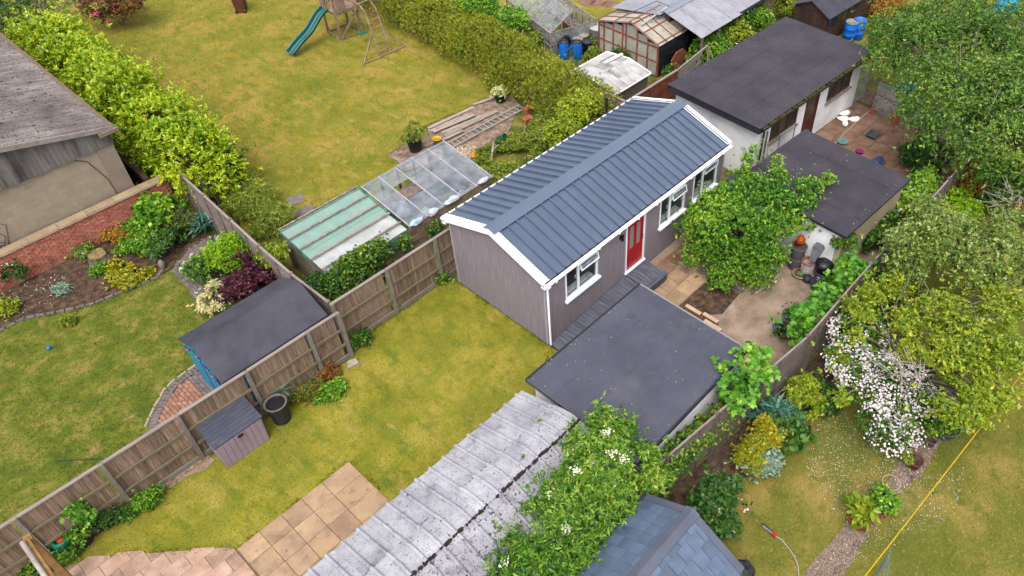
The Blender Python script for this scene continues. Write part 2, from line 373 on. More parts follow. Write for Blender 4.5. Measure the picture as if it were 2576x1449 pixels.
m_cement = M('asbestos_cement', [(176, 174, 184), (198, 196, 204), (216, 214, 220)], 1.3, 8, .9, .4, 40,
             layers=[(1.2, (222, 220, 228), .56, .70), (2.4, (146, 142, 152), .54, .74), (26, (74, 66, 70), .61, .65), (11, (100, 90, 92), .64, .67), (60, (110, 104, 108), .62, .68)], k=.57, rnd=.05)
m_cement_dark = M('asbestos_cement_lichen', [(164, 162, 172), (186, 184, 192), (206, 204, 212)], 1.3, 8, .9, .4, 40,
             layers=[(1.2, (222, 220, 226), .54, .68), (2.0, (140, 136, 144), .56, .76), (20, (74, 64, 70), .575, .62), (8, (100, 88, 92), .60, .65), (60, (104, 98, 102), .6, .67)], k=.57, rnd=.05)
m_moss = M('moss_joint', [(40, 36, 36), (62, 54, 44)], 20, 5, .95, .8, 60)
m_slate = M('plastic_slate', [(84, 100, 124), (98, 114, 140), (106, 124, 150)], 1.5, 6, .5, .15, 40, spec=.4, rnd=.10)
m_slatecap = M('slate_ridge_cap', [(92, 96, 114), (104, 108, 126)], 2, 6, .5, .2, 40, layers=[(40, (140, 140, 148), .68, .72)])
m_wood = M('weathered_board', [(130, 106, 86), (160, 133, 111), (182, 157, 134)], 3, 8, .9, .4, 18, stretch=(9, 9, .5), rnd=.22, layers=[(1.2, (124, 118, 74), .60, .78), (3, (96, 80, 70), .55, .75, (4, 4, .3))])
m_woodh = M('weathered_lap_board', [(104, 90, 82), (130, 116, 108), (152, 138, 130)], 3, 8, .9, .4, 18, stretch=(.5, 9, 9), rnd=.15)
m_woody = M('weathered_lap_board_y', [(116, 100, 92), (146, 130, 122), (166, 152, 144)], 3, 8, .9, .4, 18, stretch=(9, .5, 9), rnd=.12)
m_rail = M('fence_rail', [(120, 108, 84), (148, 136, 108)], 3, 8, .9, .4, 18, stretch=(.6, 9, 9), layers=[(2, (120, 118, 66), .55, .75)])
m_cap_w = M('fence_cap', [(150, 134, 128), (182, 166, 160)], 3, 8, .9, .3, 18, stretch=(.6, 9, 9), rnd=.06)
m_conc = M('concrete_post', [(138, 126, 116), (162, 150, 140)], 4, 8, .92, .4, 50, layers=[(2, (120, 116, 84), .58, .75)], rnd=.06)
m_slab = M('paving_slab', [(166, 136, 110), (192, 160, 128), (206, 172, 130)], 1.1, 8, .9, .3, 40, rnd=.13, layers=[(1.6, (150, 120, 100), .52, .72), (5, (132, 104, 84), .60, .72), (30, (128, 104, 84), .6, .7)], k=.64)
m_slab_p = M('paving_slab_pink', [(178, 142, 120), (198, 162, 140), (208, 178, 156)], 2.2, 8, .9, .3, 40, rnd=.12, layers=[(2.4, (138, 106, 92), .55, .75), (30, (128, 104, 90), .6, .7)], k=.64)
m_slab_b = M('paving_slab_brown', [(128, 94, 76), (150, 114, 94), (166, 132, 112)], 1.8, 8, .9, .3, 40, rnd=.10, layers=[(1.2, (106, 78, 62), .54, .72), (30, (112, 92, 80), .6, .7)], k=.62)
m_joint = M('joint_sand', [(124, 102, 80), (156, 130, 104)], 6, 6, .95, .5, 50, layers=[(2.5, (74, 92, 24), .55, .68)])

# ================================================================== THE GROUND
MB().box(-120, 160, -120, 160, -.4, -.02).build('ground', m_rough, kind='structure')
def sheet(name, pts, mat, z=.0, kind='structure'):
    mb = MB(); mb.prism([(p[0], p[1]) for p in pts], z-.2, z); return mb.build(name, mat, kind=kind)
LAWN_NEAR = [(-14.5, 4.0), (-4.1, 4.0), (-4.1, 4.4), (-.02, 4.4), (-.02, -.1), (.2, -1.8), (-9.6, -1.8), (-14.5, -1.8)]
LAWN_FAR = [(-3.3, 11.6), (-2.0, 11.0), (.2, 10.6), (2.4, 10.5), (4.6, 11.9), (8.6, 11.6), (9.6, 13.5), (10.4, 19), (11.6, 24), (12.5, 40), (-2, 44), (-2, 25), (-2.0, 14.5)]
LAWN_LEFT = [(-15, 4.2), (-4.2, 4.2), (-4.2, 10), (-5.95, 10.05), (-5.85, 11.5), (-6.3, 11.55), (-7.28, 11.72), (-8.2, 11.88), (-9.1, 12.36), (-9.8, 12.8), (-10.6, 12.85), (-15, 13.0)]
LAWN_RIGHT = [(-6, -6.6), (1.5, -7.0), (4.5, -7.3), (9, -7.4), (14, -7.2), (30, -7.2), (30, -30), (-6, -30)]
sheet('lawn', LAWN_NEAR, m_lawn, .004)
sheet('lawn', LAWN_FAR, m_lawn2, .004)
sheet('lawn', LAWN_LEFT, m_lawn3, .004)
sheet('lawn', LAWN_RIGHT, m_lawn4, .004)
sheet('lawn', [(14.6, 12), (40, 9), (40, 40), (13.6, 40)], m_lawn2, .004)
sheet('lawn', [(19.2, -6.4), (40, -6.4), (40, 6), (19.2, 2)], m_rough, .004)
sheet('soil_bed', [(-10.55, 12.85), (-9.82, 12.82), (-9.1, 12.36), (-8.2, 11.88), (-7.28, 11.72), (-6.3, 11.55), (-5.4, 11.6), (-4.2, 12), (-4.1, 14.5), (-16, 14.5), (-16, 12.9)], m_soil, .03)
sheet('yard', [(2.0, 0), (8.9, 0), (9.3, -.8), (12, -.8), (12, -6.2), (2.0, -6.2)], m_sand, .004)
sheet('soil_bed', [(3.75, -1.97), (5.5, -1.97), (5.62, -3.1), (4.5, -3.2), (4.2, -2.9), (3.2, -2.4), (2.6, -2.0)], m_soil, .012)
sheet('soil_bed', [(-2.6, -5.6), (-1.6, -5.68), (.1, -5.86), (2.0, -6.07), (3.9, -6.26), (8.5, -6.24), (9.0, -7.3), (4.6, -7.1), (2.6, -7.2), (1.9, -7.35), (1.2, -7.1), (.2, -6.95), (-1.2, -6.8)], m_soil, .012)
sheet('gravel_path', [tuple(gt(12, *p)[:2]) for p in ((200, 1560), (540, 1500), (640, 1330), (830, 1020), (960, 830), (1160, 690), (1240, 540), (1330, 400), (1200, 380), (1080, 480), (940, 650), (880, 780), (740, 930), (600, 1050), (480, 1180), (300, 1380))],
      M('gravel', [(110, 88, 78), (150, 126, 112), (178, 156, 142)], 22, 8, .95, .9, 40, layers=[(2, (90, 70, 56), .55, .7)]), .01)

# ================================================================== GARDEN ROOM
HL, HW, HE, HR = 8.80, 4.02, 2.72, 3.38
room = thing('garden_room', 'long grey clad garden room with blue ribbed metal roof and red front door', 'garden room', (0, 0, 0))
WIN = [(.82, 2.22, 1.30, 2.44), (5.24, 6.58, 1.24, 2.38), (7.04, 8.42, 1.24, 2.38)]
DOOR = (3.54, 4.48, .40, 2.42)
def wall_holes(mb, x0, x1, z0, z1, y0, y1, holes):
    xs = sorted({x0, x1, *[h[0] for h in holes], *[h[1] for h in holes]})
    for a, b in zip(xs, xs[1:]):
        zz = z0
        for h in sorted([h for h in holes if h[0] <= a and h[1] >= b], key=lambda h: h[2]):
            if h[2] > zz: mb.box(a, b, y0, y1, zz, h[2])
            zz = h[3]
        if zz < z1: mb.box(a, b, y0, y1, zz, z1)
mb = MB(); wall_holes(mb, 0, HL, .03, HE, 0, .14, WIN+[DOOR]); mb.build('front_wall', m_clad, room)
for x0, x1 in ((.002, .14), (HL-.14, HL-.002)):
    MB().extrude([(.142, .03), (HW-.142, .03), (HW-.142, HE), (HW/2, HR-.06), (.142, HE)], 'x', x0, x1).build('gable_wall', m_clad, room)
MB().box(0, HL, HW-.14, HW, .03, HE).build('back_wall', m_clad, room)
MB().box(.14, HL-.14, .14, HW-.14, .3, .38).build('floor', m_infloor, room)
MB().box(.145, HL-.145, HW-.16, HW-.145, .38, HE).build('inner_lining', m_inwall, room)
for x in (2.9, 4.9, 6.8): MB().box(x, x+.08, .16, HW-.17, .38, HE).build('partition', m_inwall, room)
MB().box(.05, HL-.05, .05, HW-.05, 0, .03).build('plinth', m_charcoal, room)
# corner trims
for x, y in ((0, 0), (0, HW), (HL, 0), (HL, HW)):
    sx = -1 if x == 0 else 1; sy = -1 if y == 0 else 1
    c = MB(); c.box(min(x, x+sx*.012), max(x, x+sx*.012), min(y-sy*.05, y+sy*.012), max(y-sy*.05, y+sy*.012), .03, HE-.02)
    c.box(min(x-sx*.05, x), max(x-sx*.05, x), min(y, y+sy*.012), max(y, y+sy*.012), .03, HE-.02); c.build('corner_trim', M('trim_grey', [(186, 180, 192)], 1), room)
# roof
OV = .10
def rz(y): return HE+.08+(HR-HE)*(1-abs(y-HW/2)/(HW/2))
mb = MB(); prof = [(-OV, rz(-OV)-.09), (HW/2, HR-.01), (HW+OV, rz(HW+OV)-.09), (HW+OV, rz(HW+OV)-.005), (HW/2, HR+.075), (-OV, rz(-OV)-.005)]
mb.extrude(prof, 'x', -.06, HL+.06).build('roof_deck', m_roofdark, room)
def rib_profile(w, pitch, rw, rt, rh, micro=True, first=None):
    """outline (u,h) of a ribbed sheet of width w with ribs every pitch"""
    pts = [(0, 0)]; x = pitch/2 if first is None else first
    while x < w:
        pts += [(x-rw/2, 0), (x-rt/2, rh), (x+rt/2, rh), (x+rw/2, 0)]
        if micro:
            for f_ in (.36, .64):
                c = x+pitch*f_
                if c+.02 < w: pts += [(c-.014, 0), (c-.006, .007), (c+.006, .007), (c+.014, 0)]
        x += pitch
    pts.append((w, 0)); return pts
def ribbed(mb, pts, o, ux, us, ls, thick=.006):
    """sweep the outline along the slope: o origin, ux width direction, us slope direction, ls length"""
    ux, us = Vector(ux), Vector(us).normalized(); n = ux.cross(us); n = n if n.z > 0 else -n
    a = [Vector(o)+ux*u+n*h for u, h in pts]; b = [p+us*ls for p in a]
    for i in range(len(a)-1): mb.poly([a[i], a[i+1], b[i+1], b[i]])
    for i in range(len(a)-1): mb.poly([a[i]-n*thick, b[i]-n*thick, b[i+1]-n*thick, a[i+1]-n*thick])
    for i in range(len(a)-1):
        mb.poly([a[i]-n*thick, a[i+1]-n*thick, a[i+1], a[i]]); mb.poly([b[i], b[i+1], b[i+1]-n*thick, b[i]-n*thick])
    mb.poly([a[0], b[0], b[0]-n*thick, a[0]-n*thick]); mb.poly([a[-1]-n*thick, b[-1]-n*thick, b[-1], a[-1]])
    return mb
pf = rib_profile(.999, .333, .066, .040, .070, first=.10)
for side in (0, 1):
    for i in range(9):
        x = -.02+i*1.0
        w = min(1.0, HL+.02-x)
        p2 = [p for p in pf if p[0] <= w]
        if p2[-1][0] < w: p2.append((w-.001, 0))
        if side == 0: ye, yr = -OV-.02, HW/2-.06
        else: ye, yr = HW+OV+.02, HW/2+.06
        o = Vector((x, ye, rz(ye)+.006)); t = Vector((x, yr, rz(yr)+.006)); ribbed(MB(), p2, o, (1, 0, 0), t-o, (t-o).length).build('roof_sheet', m_roof, room, fix=False)
c = MB(); rdg = HR+.135
rdg = HR+.175
c.extrude([(HW/2-.24, rz(HW/2-.24)+.084), (HW/2, rdg), (HW/2+.24, rz(HW/2+.24)+.084), (HW/2+.24, rz(HW/2+.24)+.092), (HW/2, rdg+.01), (HW/2-.24, rz(HW/2-.24)+.092)], 'x', -.13, HL+.13).build('ridge_cap', m_cap, room)
for x0, x1, xf in ((-.12, .10, -.135), (HL-.10, HL+.12, HL+.12)):
    for s in (0, 1):
        ya, yb = (-.14, HW/2-.001) if s == 0 else (HW+.14, HW/2+.001)
        b = MB(); lo = (lambda y: rz(y))
        b.hexa([(x0, ya, lo(ya)+.045), (x1, ya, lo(ya)+.045), (x1, yb, lo(yb)+.045), (x0, yb, lo(yb)+.045), (x0, ya, lo(ya)+.06), (x1, ya, lo(ya)+.06), (x1, yb, lo(yb)+.06), (x0, yb, lo(yb)+.06)])
        b.hexa([(xf, ya, lo(ya)-.13), (xf+.015, ya, lo(ya)-.13), (xf+.015, yb, lo(yb)-.13), (xf, yb, lo(yb)-.13), (xf, ya, lo(ya)+.061), (xf+.015, ya, lo(ya)+.061), (xf+.015, yb, lo(yb)+.061), (xf, yb, lo(yb)+.061)])
        b.build('barge_board', m_white, room)
    for y in (-.16, HW+.02):
        MB().box(min(xf, xf+.13) if x0 < 1 else xf-.11, (xf+.13) if x0 < 1 else xf+.016, y, y+.15, HE-.17, HE-.03).build('eave_box', m_white, room)
for y0, y1 in ((-.10, -.02), (HW+.02, HW+.10)):
    MB().box(-.1, HL+.1, y0, y1, HE-.13, HE-.012).build('fascia', m_white, room)
for yc, s in ((-.185, -1), (HW+.185, 1)):
    gt_ = MB()
    arc = [(yc+.06*math.cos(a), HE-.02+.06*math.sin(a)) for a in np.linspace(math.pi, 2*math.pi, 7)]
    arc2 = [(yc+.052*math.cos(a), HE-.02+.052*math.sin(a)) for a in np.linspace(2*math.pi, math.pi, 7)]
    gt_.extrude(arc+arc2, 'x', -.12, HL+.12)
    gu = gt_.build('gutter', m_white, room)
    br = MB(); br.box(-.018, .018, -.07, .07, -.075, -.012)
    pieces(br, 'bracket', m_white, gu, [((x, yc, HE-.012), None) for x in np.arange(.25, HL, .9)])
dp = MB(); dp.tube([(-.02, -.185, HE-.07), (-.02, -.185, HE-.16), (.05, -.06, HE-.3), (.05, -.06, .04)], .034, 10)
dp.box(-.075, .035, -.235, -.135, HE-.13, HE-.075); dp.build('downpipe', m_white, room, smooth=False)
sp = MB(); sp.tube([(7.52, 4.26, .1), (7.52, 4.26, 3.3)], .055, 10); sp.lathe([(.075, 3.0), (.075, 3.1)], (7.52, 4.26, 0), 10, close=True); sp.lathe([(.07, 3.28), (.07, 3.36)], (7.52, 4.26, 0), 10, close=True); sp.build('vent_pipe', m_black, room)
# windows and door
def window(x0, x1, z0, z1, open_vent):
    f = MB(); t = .055; xm = x0+(x1-x0)*.40
    f.box(x0, x1, -.012, .06, z0, z0+t); f.box(x0, x1, -.012, .06, z1-t, z1)
    f.box(x0, x0+t, -.012, .06, z0+t, z1-t); f.box(x1-t, x1, -.012, .06, z0+t, z1-t); f.box(xm-t*.6, xm+t*.6, -.012, .06, z0+t, z1-t)
    w = f.build('window', m_white, room)
    zt = z1-.32
    MB().box(xm+t*.6, x1-t, -.008, .055, zt-t/2, zt+t/2).build('transom', m_white, w)
    MB().box(x0-.06, x1+.06, -.11, -.012, z0-.05, z0+.012).build('sill', m_white, w)
    tr = MB(); tr.box(x1+.002, x1+.045, -.02, -.002, z0+.013, z1); tr.box(x0-.04, x1+.045, -.02, -.002, z1+.001, z1+.03); tr.build('trim', M('trim_grey', [(186, 180, 192)], 1), w)
    MB().box(x0+t, xm-t*.6, .018, .030, z0+t, z1-t).build('pane', m_glassclear, w)
    MB().box(xm+t*.6, x1-t, .018, .030, z0+t, zt-t/2).build('pane', m_glassclear, w)
    a = .07 if open_vent else 0; vz = lambda y, z: (y, z)
    s = MB(); xa, xb = xm+t*.5, x1-t*.6; top = z1-t*.8; bot = zt+t*.3
    for zz0, zz1 in ((0, .05), (1-.16, 1)):
        za = top+(bot-top)*zz0; zb = top+(bot-top)*(zz1 if zz1 != .05 else .14); ya = -.02-a*zz0; yb = -.02-a*(zz1 if zz1 != .05 else .14)
        s.hexa([(xa, yb-.03, zb), (xb, yb-.03, zb), (xb, yb, zb), (xa, yb, zb), (xa, ya-.03, za), (xb, ya-.03, za), (xb, ya, za), (xa, ya, za)])
    for xx in (xa, xb-.032):
        za, zb = top, bot; ya, yb = -.021, -.021-a
        s.hexa([(xx, yb-.03, zb), (xx+.032, yb-.03, zb), (xx+.032, yb, zb), (xx, yb, zb), (xx, ya-.03, za), (xx+.032, ya-.03, za), (xx+.032, ya, za), (xx, ya, za)])
    s.build('vent_sash', m_white, w)
    ya, yb = -.035, -.035-a
    MB().hexa([(xa+.04, yb-.006, bot+.04), (xb-.04, yb-.006, bot+.04), (xb-.04, yb, bot+.04), (xa+.04, yb, bot+.04), (xa+.04, ya-.006, top-.04), (xb-.04, ya-.006, top-.04), (xb-.04, ya, top-.04), (xa+.04, ya, top-.04)]).build('pane', m_glassclear, w)
    MB().bar((xm-.06, .075, z0+.5), (xm-.06, .075, z0+.64), .025, .025, (0, 1, 0)).build('handle', m_white, w)
    MB().box(x0+.02, x1-.02, .142, .36, z0-.06, z0-.02).build('inner_sill', m_white, w)
for i, w in enumerate(WIN): window(*w, open_vent=(i == 0 or i == 1))
x0, x1, z0, z1 = DOOR
f = MB(); f.box(x0-.0, x0+.06, -.02, .07, z0+.05, z1); f.box(x1-.06, x1, -.02, .07, z0+.05, z1); f.box(x0+.06, x1-.06, -.02, .07, z1-.06, z1); f.box(x0-.03, x1+.03, -.08, .07, z0, z0+.05)
dr = f.build('door_frame', m_white, room)
d = MB(); a, b = x0+.065, x1-.065; zb, zt = z0+.055, z1-.065; q = (b-a)
for lo, hi in ((0, .17), (.42, .58), (.83, 1)): d.box(a+q*lo, a+q*hi, .0, .045, zb, zt)
for lo, hi in ((.17, .42), (.58, .83)):
    d.box(a+q*lo, a+q*hi, .0, .045, zb, zb+.86); d.box(a+q*lo, a+q*hi, .0, .045, zt-.14, zt)
d.box(a+q*.14, a+q*.45, -.008, -.001, zb+.14, zb+.62); d.box(a+q*.55, a+q*.86, -.008, -.001, zb+.14, zb+.62)
leaf = d.build('door_leaf', m_red, room, label='red front door with two tall glazed lights')
for lo, hi in ((.17, .42), (.58, .83)): MB().box(a+q*lo, a+q*hi, .012, .03, zb+.86, zt-.14).build('pane', M('obscure_glass', [(150, 150, 148), (166, 166, 164)], 40, 3, .3, .4, 60), leaf)
hd = MB(); hd.box(b-.07, b-.04, -.03, -.009, zb+.95, zb+1.15); hd.bar((b-.055, -.05, zb+1.06), (b-.17, -.05, zb+1.06), .02, .02); hd.build('handle', M('chrome', [(190, 190, 194)], 1, 2, .25, metal=1), leaf)
tr = MB(); tr.box(x1+.004, x1+.07, -.025, -.002, z0+.03, z1+.05); tr.box(x0-.05, x1+.003, -.025, -.002, z1+.002, z1+.05); tr.box(x0-.05, x0-.004, -.025, -.002, z0+.06, z1+.001); tr.build('door_trim', M('trim_grey', [(186, 180, 192)], 1), room)
lt = MB(); lt.box(3.24, 3.32, -.03, -.001, 2.08, 2.24); lt.tube([(3.28, -.085, 2.07), (3.28, -.085, 2.27)], .05, 12); lt.build('wall_light', m_black, room)

# ================================================================== RAMP AND STEP (composite decking)
deck = thing('deck_ramp', 'grey composite decking ramp and landing step along the garden room front', 'decking', (0, -.5, 0))
n = 25
spots = []
for i in range(n):
    xa = .04+i*.1400; z = .055+(.335-.055)*(xa+.07)/3.55
    spots.append(((xa+.07, -.50, z), (0, -math.atan2(.28, 3.55), 0)))
pieces(MB().box(-.066, .066, -.475, .475, -.03, 0), 'board', m_deck, deck, spots)
spots = [((3.55+.07+.01+i*.142, -.44, .345), None) for i in range(6)]
pieces(MB().box(-.067, .067, -.41, .41, -.03, 0), 'board', m_deck, deck, spots)
MB().box(3.56, 4.55, -.99, -.858, .315, .347).build('border_board', m_deckx, deck)
MB().box(4.418, 4.55, -.853, -.03, .315, .347).build('border_board', m_deck, deck)
MB().box(3.58, 4.53, -.97, -.94, .01, .314).build('riser', m_deckx, deck)
MB().box(4.50, 4.53, -.935, -.02, .01, .314).build('riser', m_deck, deck)
MB().extrude([(.02, .0), (3.56, .0), (3.56, .30), (.02, .02)], 'y', -.96, -.02).build('under_frame', m_charcoal, deck)

# ================================================================== FLAT ROOF GARAGE
gar = thing('flat_roof_garage', 'white walled garage with wide grey flat roof in front of the garden room', 'garage', (-.2, -3.55, 0))
GX0, GX1, GY0, GY1, GZ = -2.42, 2.05, -5.38, -1.76, 2.2
MB().box(GX0+.12, GX1-.1, GY0+.12, GY1-.12, 0, GZ-.13).build('wall', m_render_w, gar)
MB().box(GX0+.02, GX1-.02, GY0+.02, GY1-.02, GZ-.129, GZ-.012).build('roof_deck', m_felt_edge, gar)
spans = [(GY1, -2.62), (-2.62, -3.55), (-3.55, -4.48), (-4.48, GY0)]
for i, (a, b) in enumerate(spans): MB().box(GX0, GX1, b+.004, a, GZ-.012+.0015*i, GZ+.0015*i).build('felt_strip', m_felt, gar)
for y in (GY1-.001, GY0-.04): MB().box(GX0-.045, GX1+.045, y, y+.04, GZ-.11, GZ+.03).build('edge_trim', m_felt_edge, gar)
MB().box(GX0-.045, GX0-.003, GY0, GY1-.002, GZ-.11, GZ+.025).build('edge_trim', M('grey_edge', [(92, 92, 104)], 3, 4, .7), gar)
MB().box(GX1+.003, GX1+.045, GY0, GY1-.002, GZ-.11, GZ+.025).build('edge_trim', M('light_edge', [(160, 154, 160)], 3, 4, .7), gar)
MB().lathe([(.001, .012), (.11, .012), (.12, 0)], (g(1587, 797, 2.2).x, g(1587, 797, 2.2).y, GZ+.003), 16).build('patch', M('felt_patch', [(80, 80, 96), (88, 88, 104)], 3, 4, .8), gar)

# ================================================================== CORRUGATED CEMENT GARAGE
cg = thing('cement_roof_garage', 'prefabricated garage with pale lichen spotted ribbed cement sheet roof', 'garage', (-6.2, -3.55, 0))
MB().box(-10.4, -2.75, -5.3, -1.95, 0, 1.86).build('wall', M('prefab_concrete', [(150, 146, 144), (170, 166, 164)], 3, 7, .9, .3, 40), cg)
MB().extrude([(-1.97, 1.87), (-5.28, 1.87), (-3.6, 2.38)], 'x', -10.3, -2.78).build('gable_panel', MATS['prefab_concrete'], cg)
def round_profile(w, pitch, first, rw, rh):
    pts = [(0, 0)]; x = first
    while x < w:
        for t in np.linspace(0, math.pi, 7): pts.append((x-rw/2*math.cos(t), rh*math.sin(t)))
        x += pitch
    pts.append((w, 0)); return pts
pr = round_profile(.795, .40, .2, .095, .062)
for i in range(10):
    x = -2.62-.8*(i+1)+.002*i
    jit = random.uniform(-.012, .012)
    o = Vector((x, -1.72+jit, 1.90)); t = Vector((x, -3.10, 2.40)); ribbed(MB(), pr, o, (1, 0, 0), t-o, (t-o).length, .012).build('cement_sheet', m_cement, cg, fix=False)
    # cranked crown piece lapping over the slope
    c = MB(); arc = [(-2.92, 2.36), (-3.14, 2.455), (-3.35, 2.515), (-3.55, 2.535), (-3.70, 2.515)]
    ang = [math.atan2(.095, -.22), math.atan2(.06, -.21), math.atan2(.02, -.2), math.atan2(-.02, -.15), math.atan2(-.05, -.15)]
    rows = []
    for (yy, zz), aa in zip(arc, ang):
        nv = Vector((0, math.sin(aa), -math.cos(aa))) if False else Vector((0, -math.sin(aa), math.cos(aa)));
        nv = nv if nv.z > 0 else -nv
        rows.append([Vector((x+u, yy, zz))+nv*h for u, h in pr])
    for ra, rb in zip(rows, rows[1:]):
        for k in range(len(ra)-1): c.poly([ra[k], ra[k+1], rb[k+1], rb[k]])
    c.build('crown_sheet', m_cement, cg, fix=False)
    o = Vector((x+.03, -3.66, 2.475)); t = Vector((x+.03, -5.42+jit, 1.90)); ribbed(MB(), pr, o, (1, 0, 0), t-o, (t-o).length, .012).build('cement_sheet', m_cement_dark, cg, fix=False)
mo = MB(); rr = random.Random(3)
for i in range(150):
    x = -2.66-rr.random()**1.0*7.6; w = rr.uniform(.03, .1)
    mo.box(x, x+w, -3.73+rr.uniform(-.02, .02), -3.69+rr.uniform(-.01, .03), 2.46, 2.515+rr.uniform(0, .02))
for i in range(40):
    x = -2.66-rr.random()*7.6; w = rr.uniform(.02, .06); mo.box(x, x+w, -2.925, -2.90, 2.34, 2.36)
mo.build('moss', m_moss, cg, kind='stuff')

# ================================================================== SLATE ROOFED STORE (bottom right)
ss = thing('slate_roof_store', 'small garden building with blue grey plastic slate roof beside the back fence', 'outbuilding', (-5, -7.25, 0))
SX1, SRY, SRZ, SEZ = -2.9, -7.22, 2.86, 2.12
YL, YR = -6.04, -8.62
MB().box(-8.4, SX1-.15, YR+.2, YL-.15, 0, SEZ-.05).build('wall', M('dark_stained_board', [(58, 50, 48), (76, 66, 62)], 3, 6, .8, .3, 30, stretch=(8, 8, .5)), ss)
MB().extrude([(YL-.02, SEZ-.06), (SRY, SRZ-.07), (YR+.02, SEZ-.06)], 'x', -8.5, SX1-.03).build('roof_core', m_roofdark, ss)
spots = []; zang = math.atan2(SRZ-SEZ, YL-SRY); ln = math.hypot(SRZ-SEZ, YL-SRY)
for r_ in range(4):
    for c_ in range(20):
        f0 = r_/4; y = YL+(SRY-YL)*f0; z = SEZ+(SRZ-SEZ)*f0+.012
        spots.append(((SX1-.13-.265*c_, y, z), (-zang-.02, 0, 0)))
sl = MB().box(-.261, 0, -ln/4*1.08, 0, 0, .012); pieces(sl, 'slate', m_slate, ss, spots)
spots = []; zang2 = math.atan2(SRZ-SEZ, SRY-YR); ln2 = math.hypot(SRZ-SEZ, SRY-YR)
for r_ in range(5):
    for c_ in range(17):
        f0 = r_/5; y = YR+(SRY-YR)*f0; z = SEZ+(SRZ-SEZ)*f0+.012
        spots.append(((SX1-.13-.315*c_+(.157 if r_ % 2 and c_ else 0), y, z), (zang2+.02, 0, random.uniform(-.008, .008)), (.49 if r_ % 2 and c_ == 0 else 1, 1, 1)))
sl = MB().box(-.306, 0, 0, ln2/5*1.06, 0, .013); pieces(sl, 'slate', m_slate, ss, spots)
rc = MB(); rc.extrude([(SRY+.17, SRZ-.055), (SRY, SRZ+.045), (SRY-.17, SRZ-.05), (SRY-.17, SRZ-.015), (SRY, SRZ+.075), (SRY+.17, SRZ-.02)], 'x', -8.5, SX1+.012).build('ridge_cap', m_slatecap, ss)
for s in (0, 1):
    ya, yb = (YL, SRY+.1) if s == 0 else (YR, SRY-.1); zb_ = SRZ-.06
    MB().hexa([(SX1-.16, ya, SEZ+.03), (SX1, ya, SEZ+.03), (SX1, yb, zb_+.03), (SX1-.16, yb, zb_+.03), (SX1-.16, ya, SEZ+.055), (SX1, ya, SEZ+.055), (SX1, yb, zb_+.055), (SX1-.16, yb, zb_+.055)]).build('verge_trim', m_slatecap, ss)
MB().box(-8.5, SX1, YL, YL+.1, SEZ-.06, SEZ+.01).build('gutter', m_black, ss)

# ================================================================== CLOSE BOARDED FENCE (left of the near lawn)
def closeboard(name, label, posts, ztop, boards_side, parent_loc, group=None, drop=None):
    fe = thing(name, label, 'fence', parent_loc, group)
    pm = MB(); pm.hexa([(-.055, -.06, 0), (.055, -.06, 0), (.055, .05, 0), (-.055, .05, 0), (-.045, -.05, ztop+.04), (.045, -.05, ztop+.04), (.045, .05, ztop+.04), (-.045, .05, ztop+.04)])
    pieces(pm, 'post', m_conc, fe, [((p[0], p[1], 0), None) for p in posts])
    bspots = []
    for (xa, ya), (xb, yb) in zip(posts, posts[1:]):
        L_ = xb-xa; ang = math.atan2(yb-ya, xb-xa)
        MB().bar((xa+.06, ya+.0, .09), (xb-.06, yb+.0, .09), .04, .18).build('gravel_board', m_conc, fe)
        for zz in (.62, 1.22): MB().bar((xa+.06, ya-.012, zz), (xb-.06, yb-.012, zz), .05, .075).build('rail', m_rail, fe)
        MB().bar((xa+.02, ya+.03, ztop), (xb-.02, yb+.03, ztop), .09, .04).build('capping', m_cap_w, fe)
        nb = int((L_-.12)/.104)
        for i in range(nb):
            f_ = (.06+.104*(i+.5))/L_
            bspots.append(((xa+L_*f_, ya+(yb-ya)*f_+.035, .19), (0, 0, ang+.09), (1, 1, 1+random.uniform(-.006, .0))))
    pieces(MB().box(-.06, .06, -.007, .007, 0, ztop-.21), 'board', m_wood, fe, bspots)
    return fe
closeboard('board_fence', 'long brown close boarded fence with concrete posts left of the near lawn', [(-16.1, 4.2), (-14.25, 4.2), (-12.41, 4.16), (-10.57, 4.12), (-8.74, 4.1), (-6.9, 4.07), (-5.08, 4.07), (-4.13, 4.05)], 1.85, 0, (-9, 4.1, 0))
closeboard('board_fence', 'short brown close boarded fence run meeting the garden room gable', [(-4.04, 4.46), (-2.17, 4.45), (-.33, 4.46), (.35, 4.46)], 1.85, 0, (-2, 4.45, 0))
# weathered panel fence running back from the shed
fy = thing('panel_fence', 'grey weathered panel fence running back between left garden and lean-to frames', 'fence', (-3.95, 9.2, 0))
ys = [4.75, 6.55, 8.35, 10.15, 11.95, 13.75]; xs = [-4.0, -4.05, -4.02, -3.95, -3.88, -3.82]
for i in range(6): MB().box(xs[i]-.05, xs[i]+.05, ys[i]-.05, ys[i]+.05, 0, 1.78).build('post', m_woody, fy)
sp_s, sp_l = [], []
for i in range(5):
    ya, yb = ys[i]+.06, ys[i+1]-.06; xm = (xs[i]+xs[i+1])/2; L_ = yb-ya; an = math.atan2(xs[i+1]-xs[i], ys[i+1]-ys[i])
    MB().bar((xs[i], ya, 1.73), (xs[i+1], yb, 1.73), .07, .04).build('capping', m_cap_w, fy)
    if i in (1, 2, 3):
        for k in range(11): sp_s.append(((xm, (ya+yb)/2-.42, .35+k*.125), (0, 0, -an), (1, .46, 1)))
        for k in range(12): sp_l.append(((xm, (ya+yb)/2+.42, .12+k*.135), (.0, .12, -an), (1, .46, 1)))
    else:
        for k in range(12): sp_l.append(((xm, (ya+yb)/2, .12+k*.135), (0, .12, -an), (1, 1, 1)))
    for yy in (ya+.03, (ya+yb)/2, yb-.03): MB().box(xm-.035, xm+.035, yy-.02, yy+.02, .08, 1.7).build('batten', m_woody, fy)
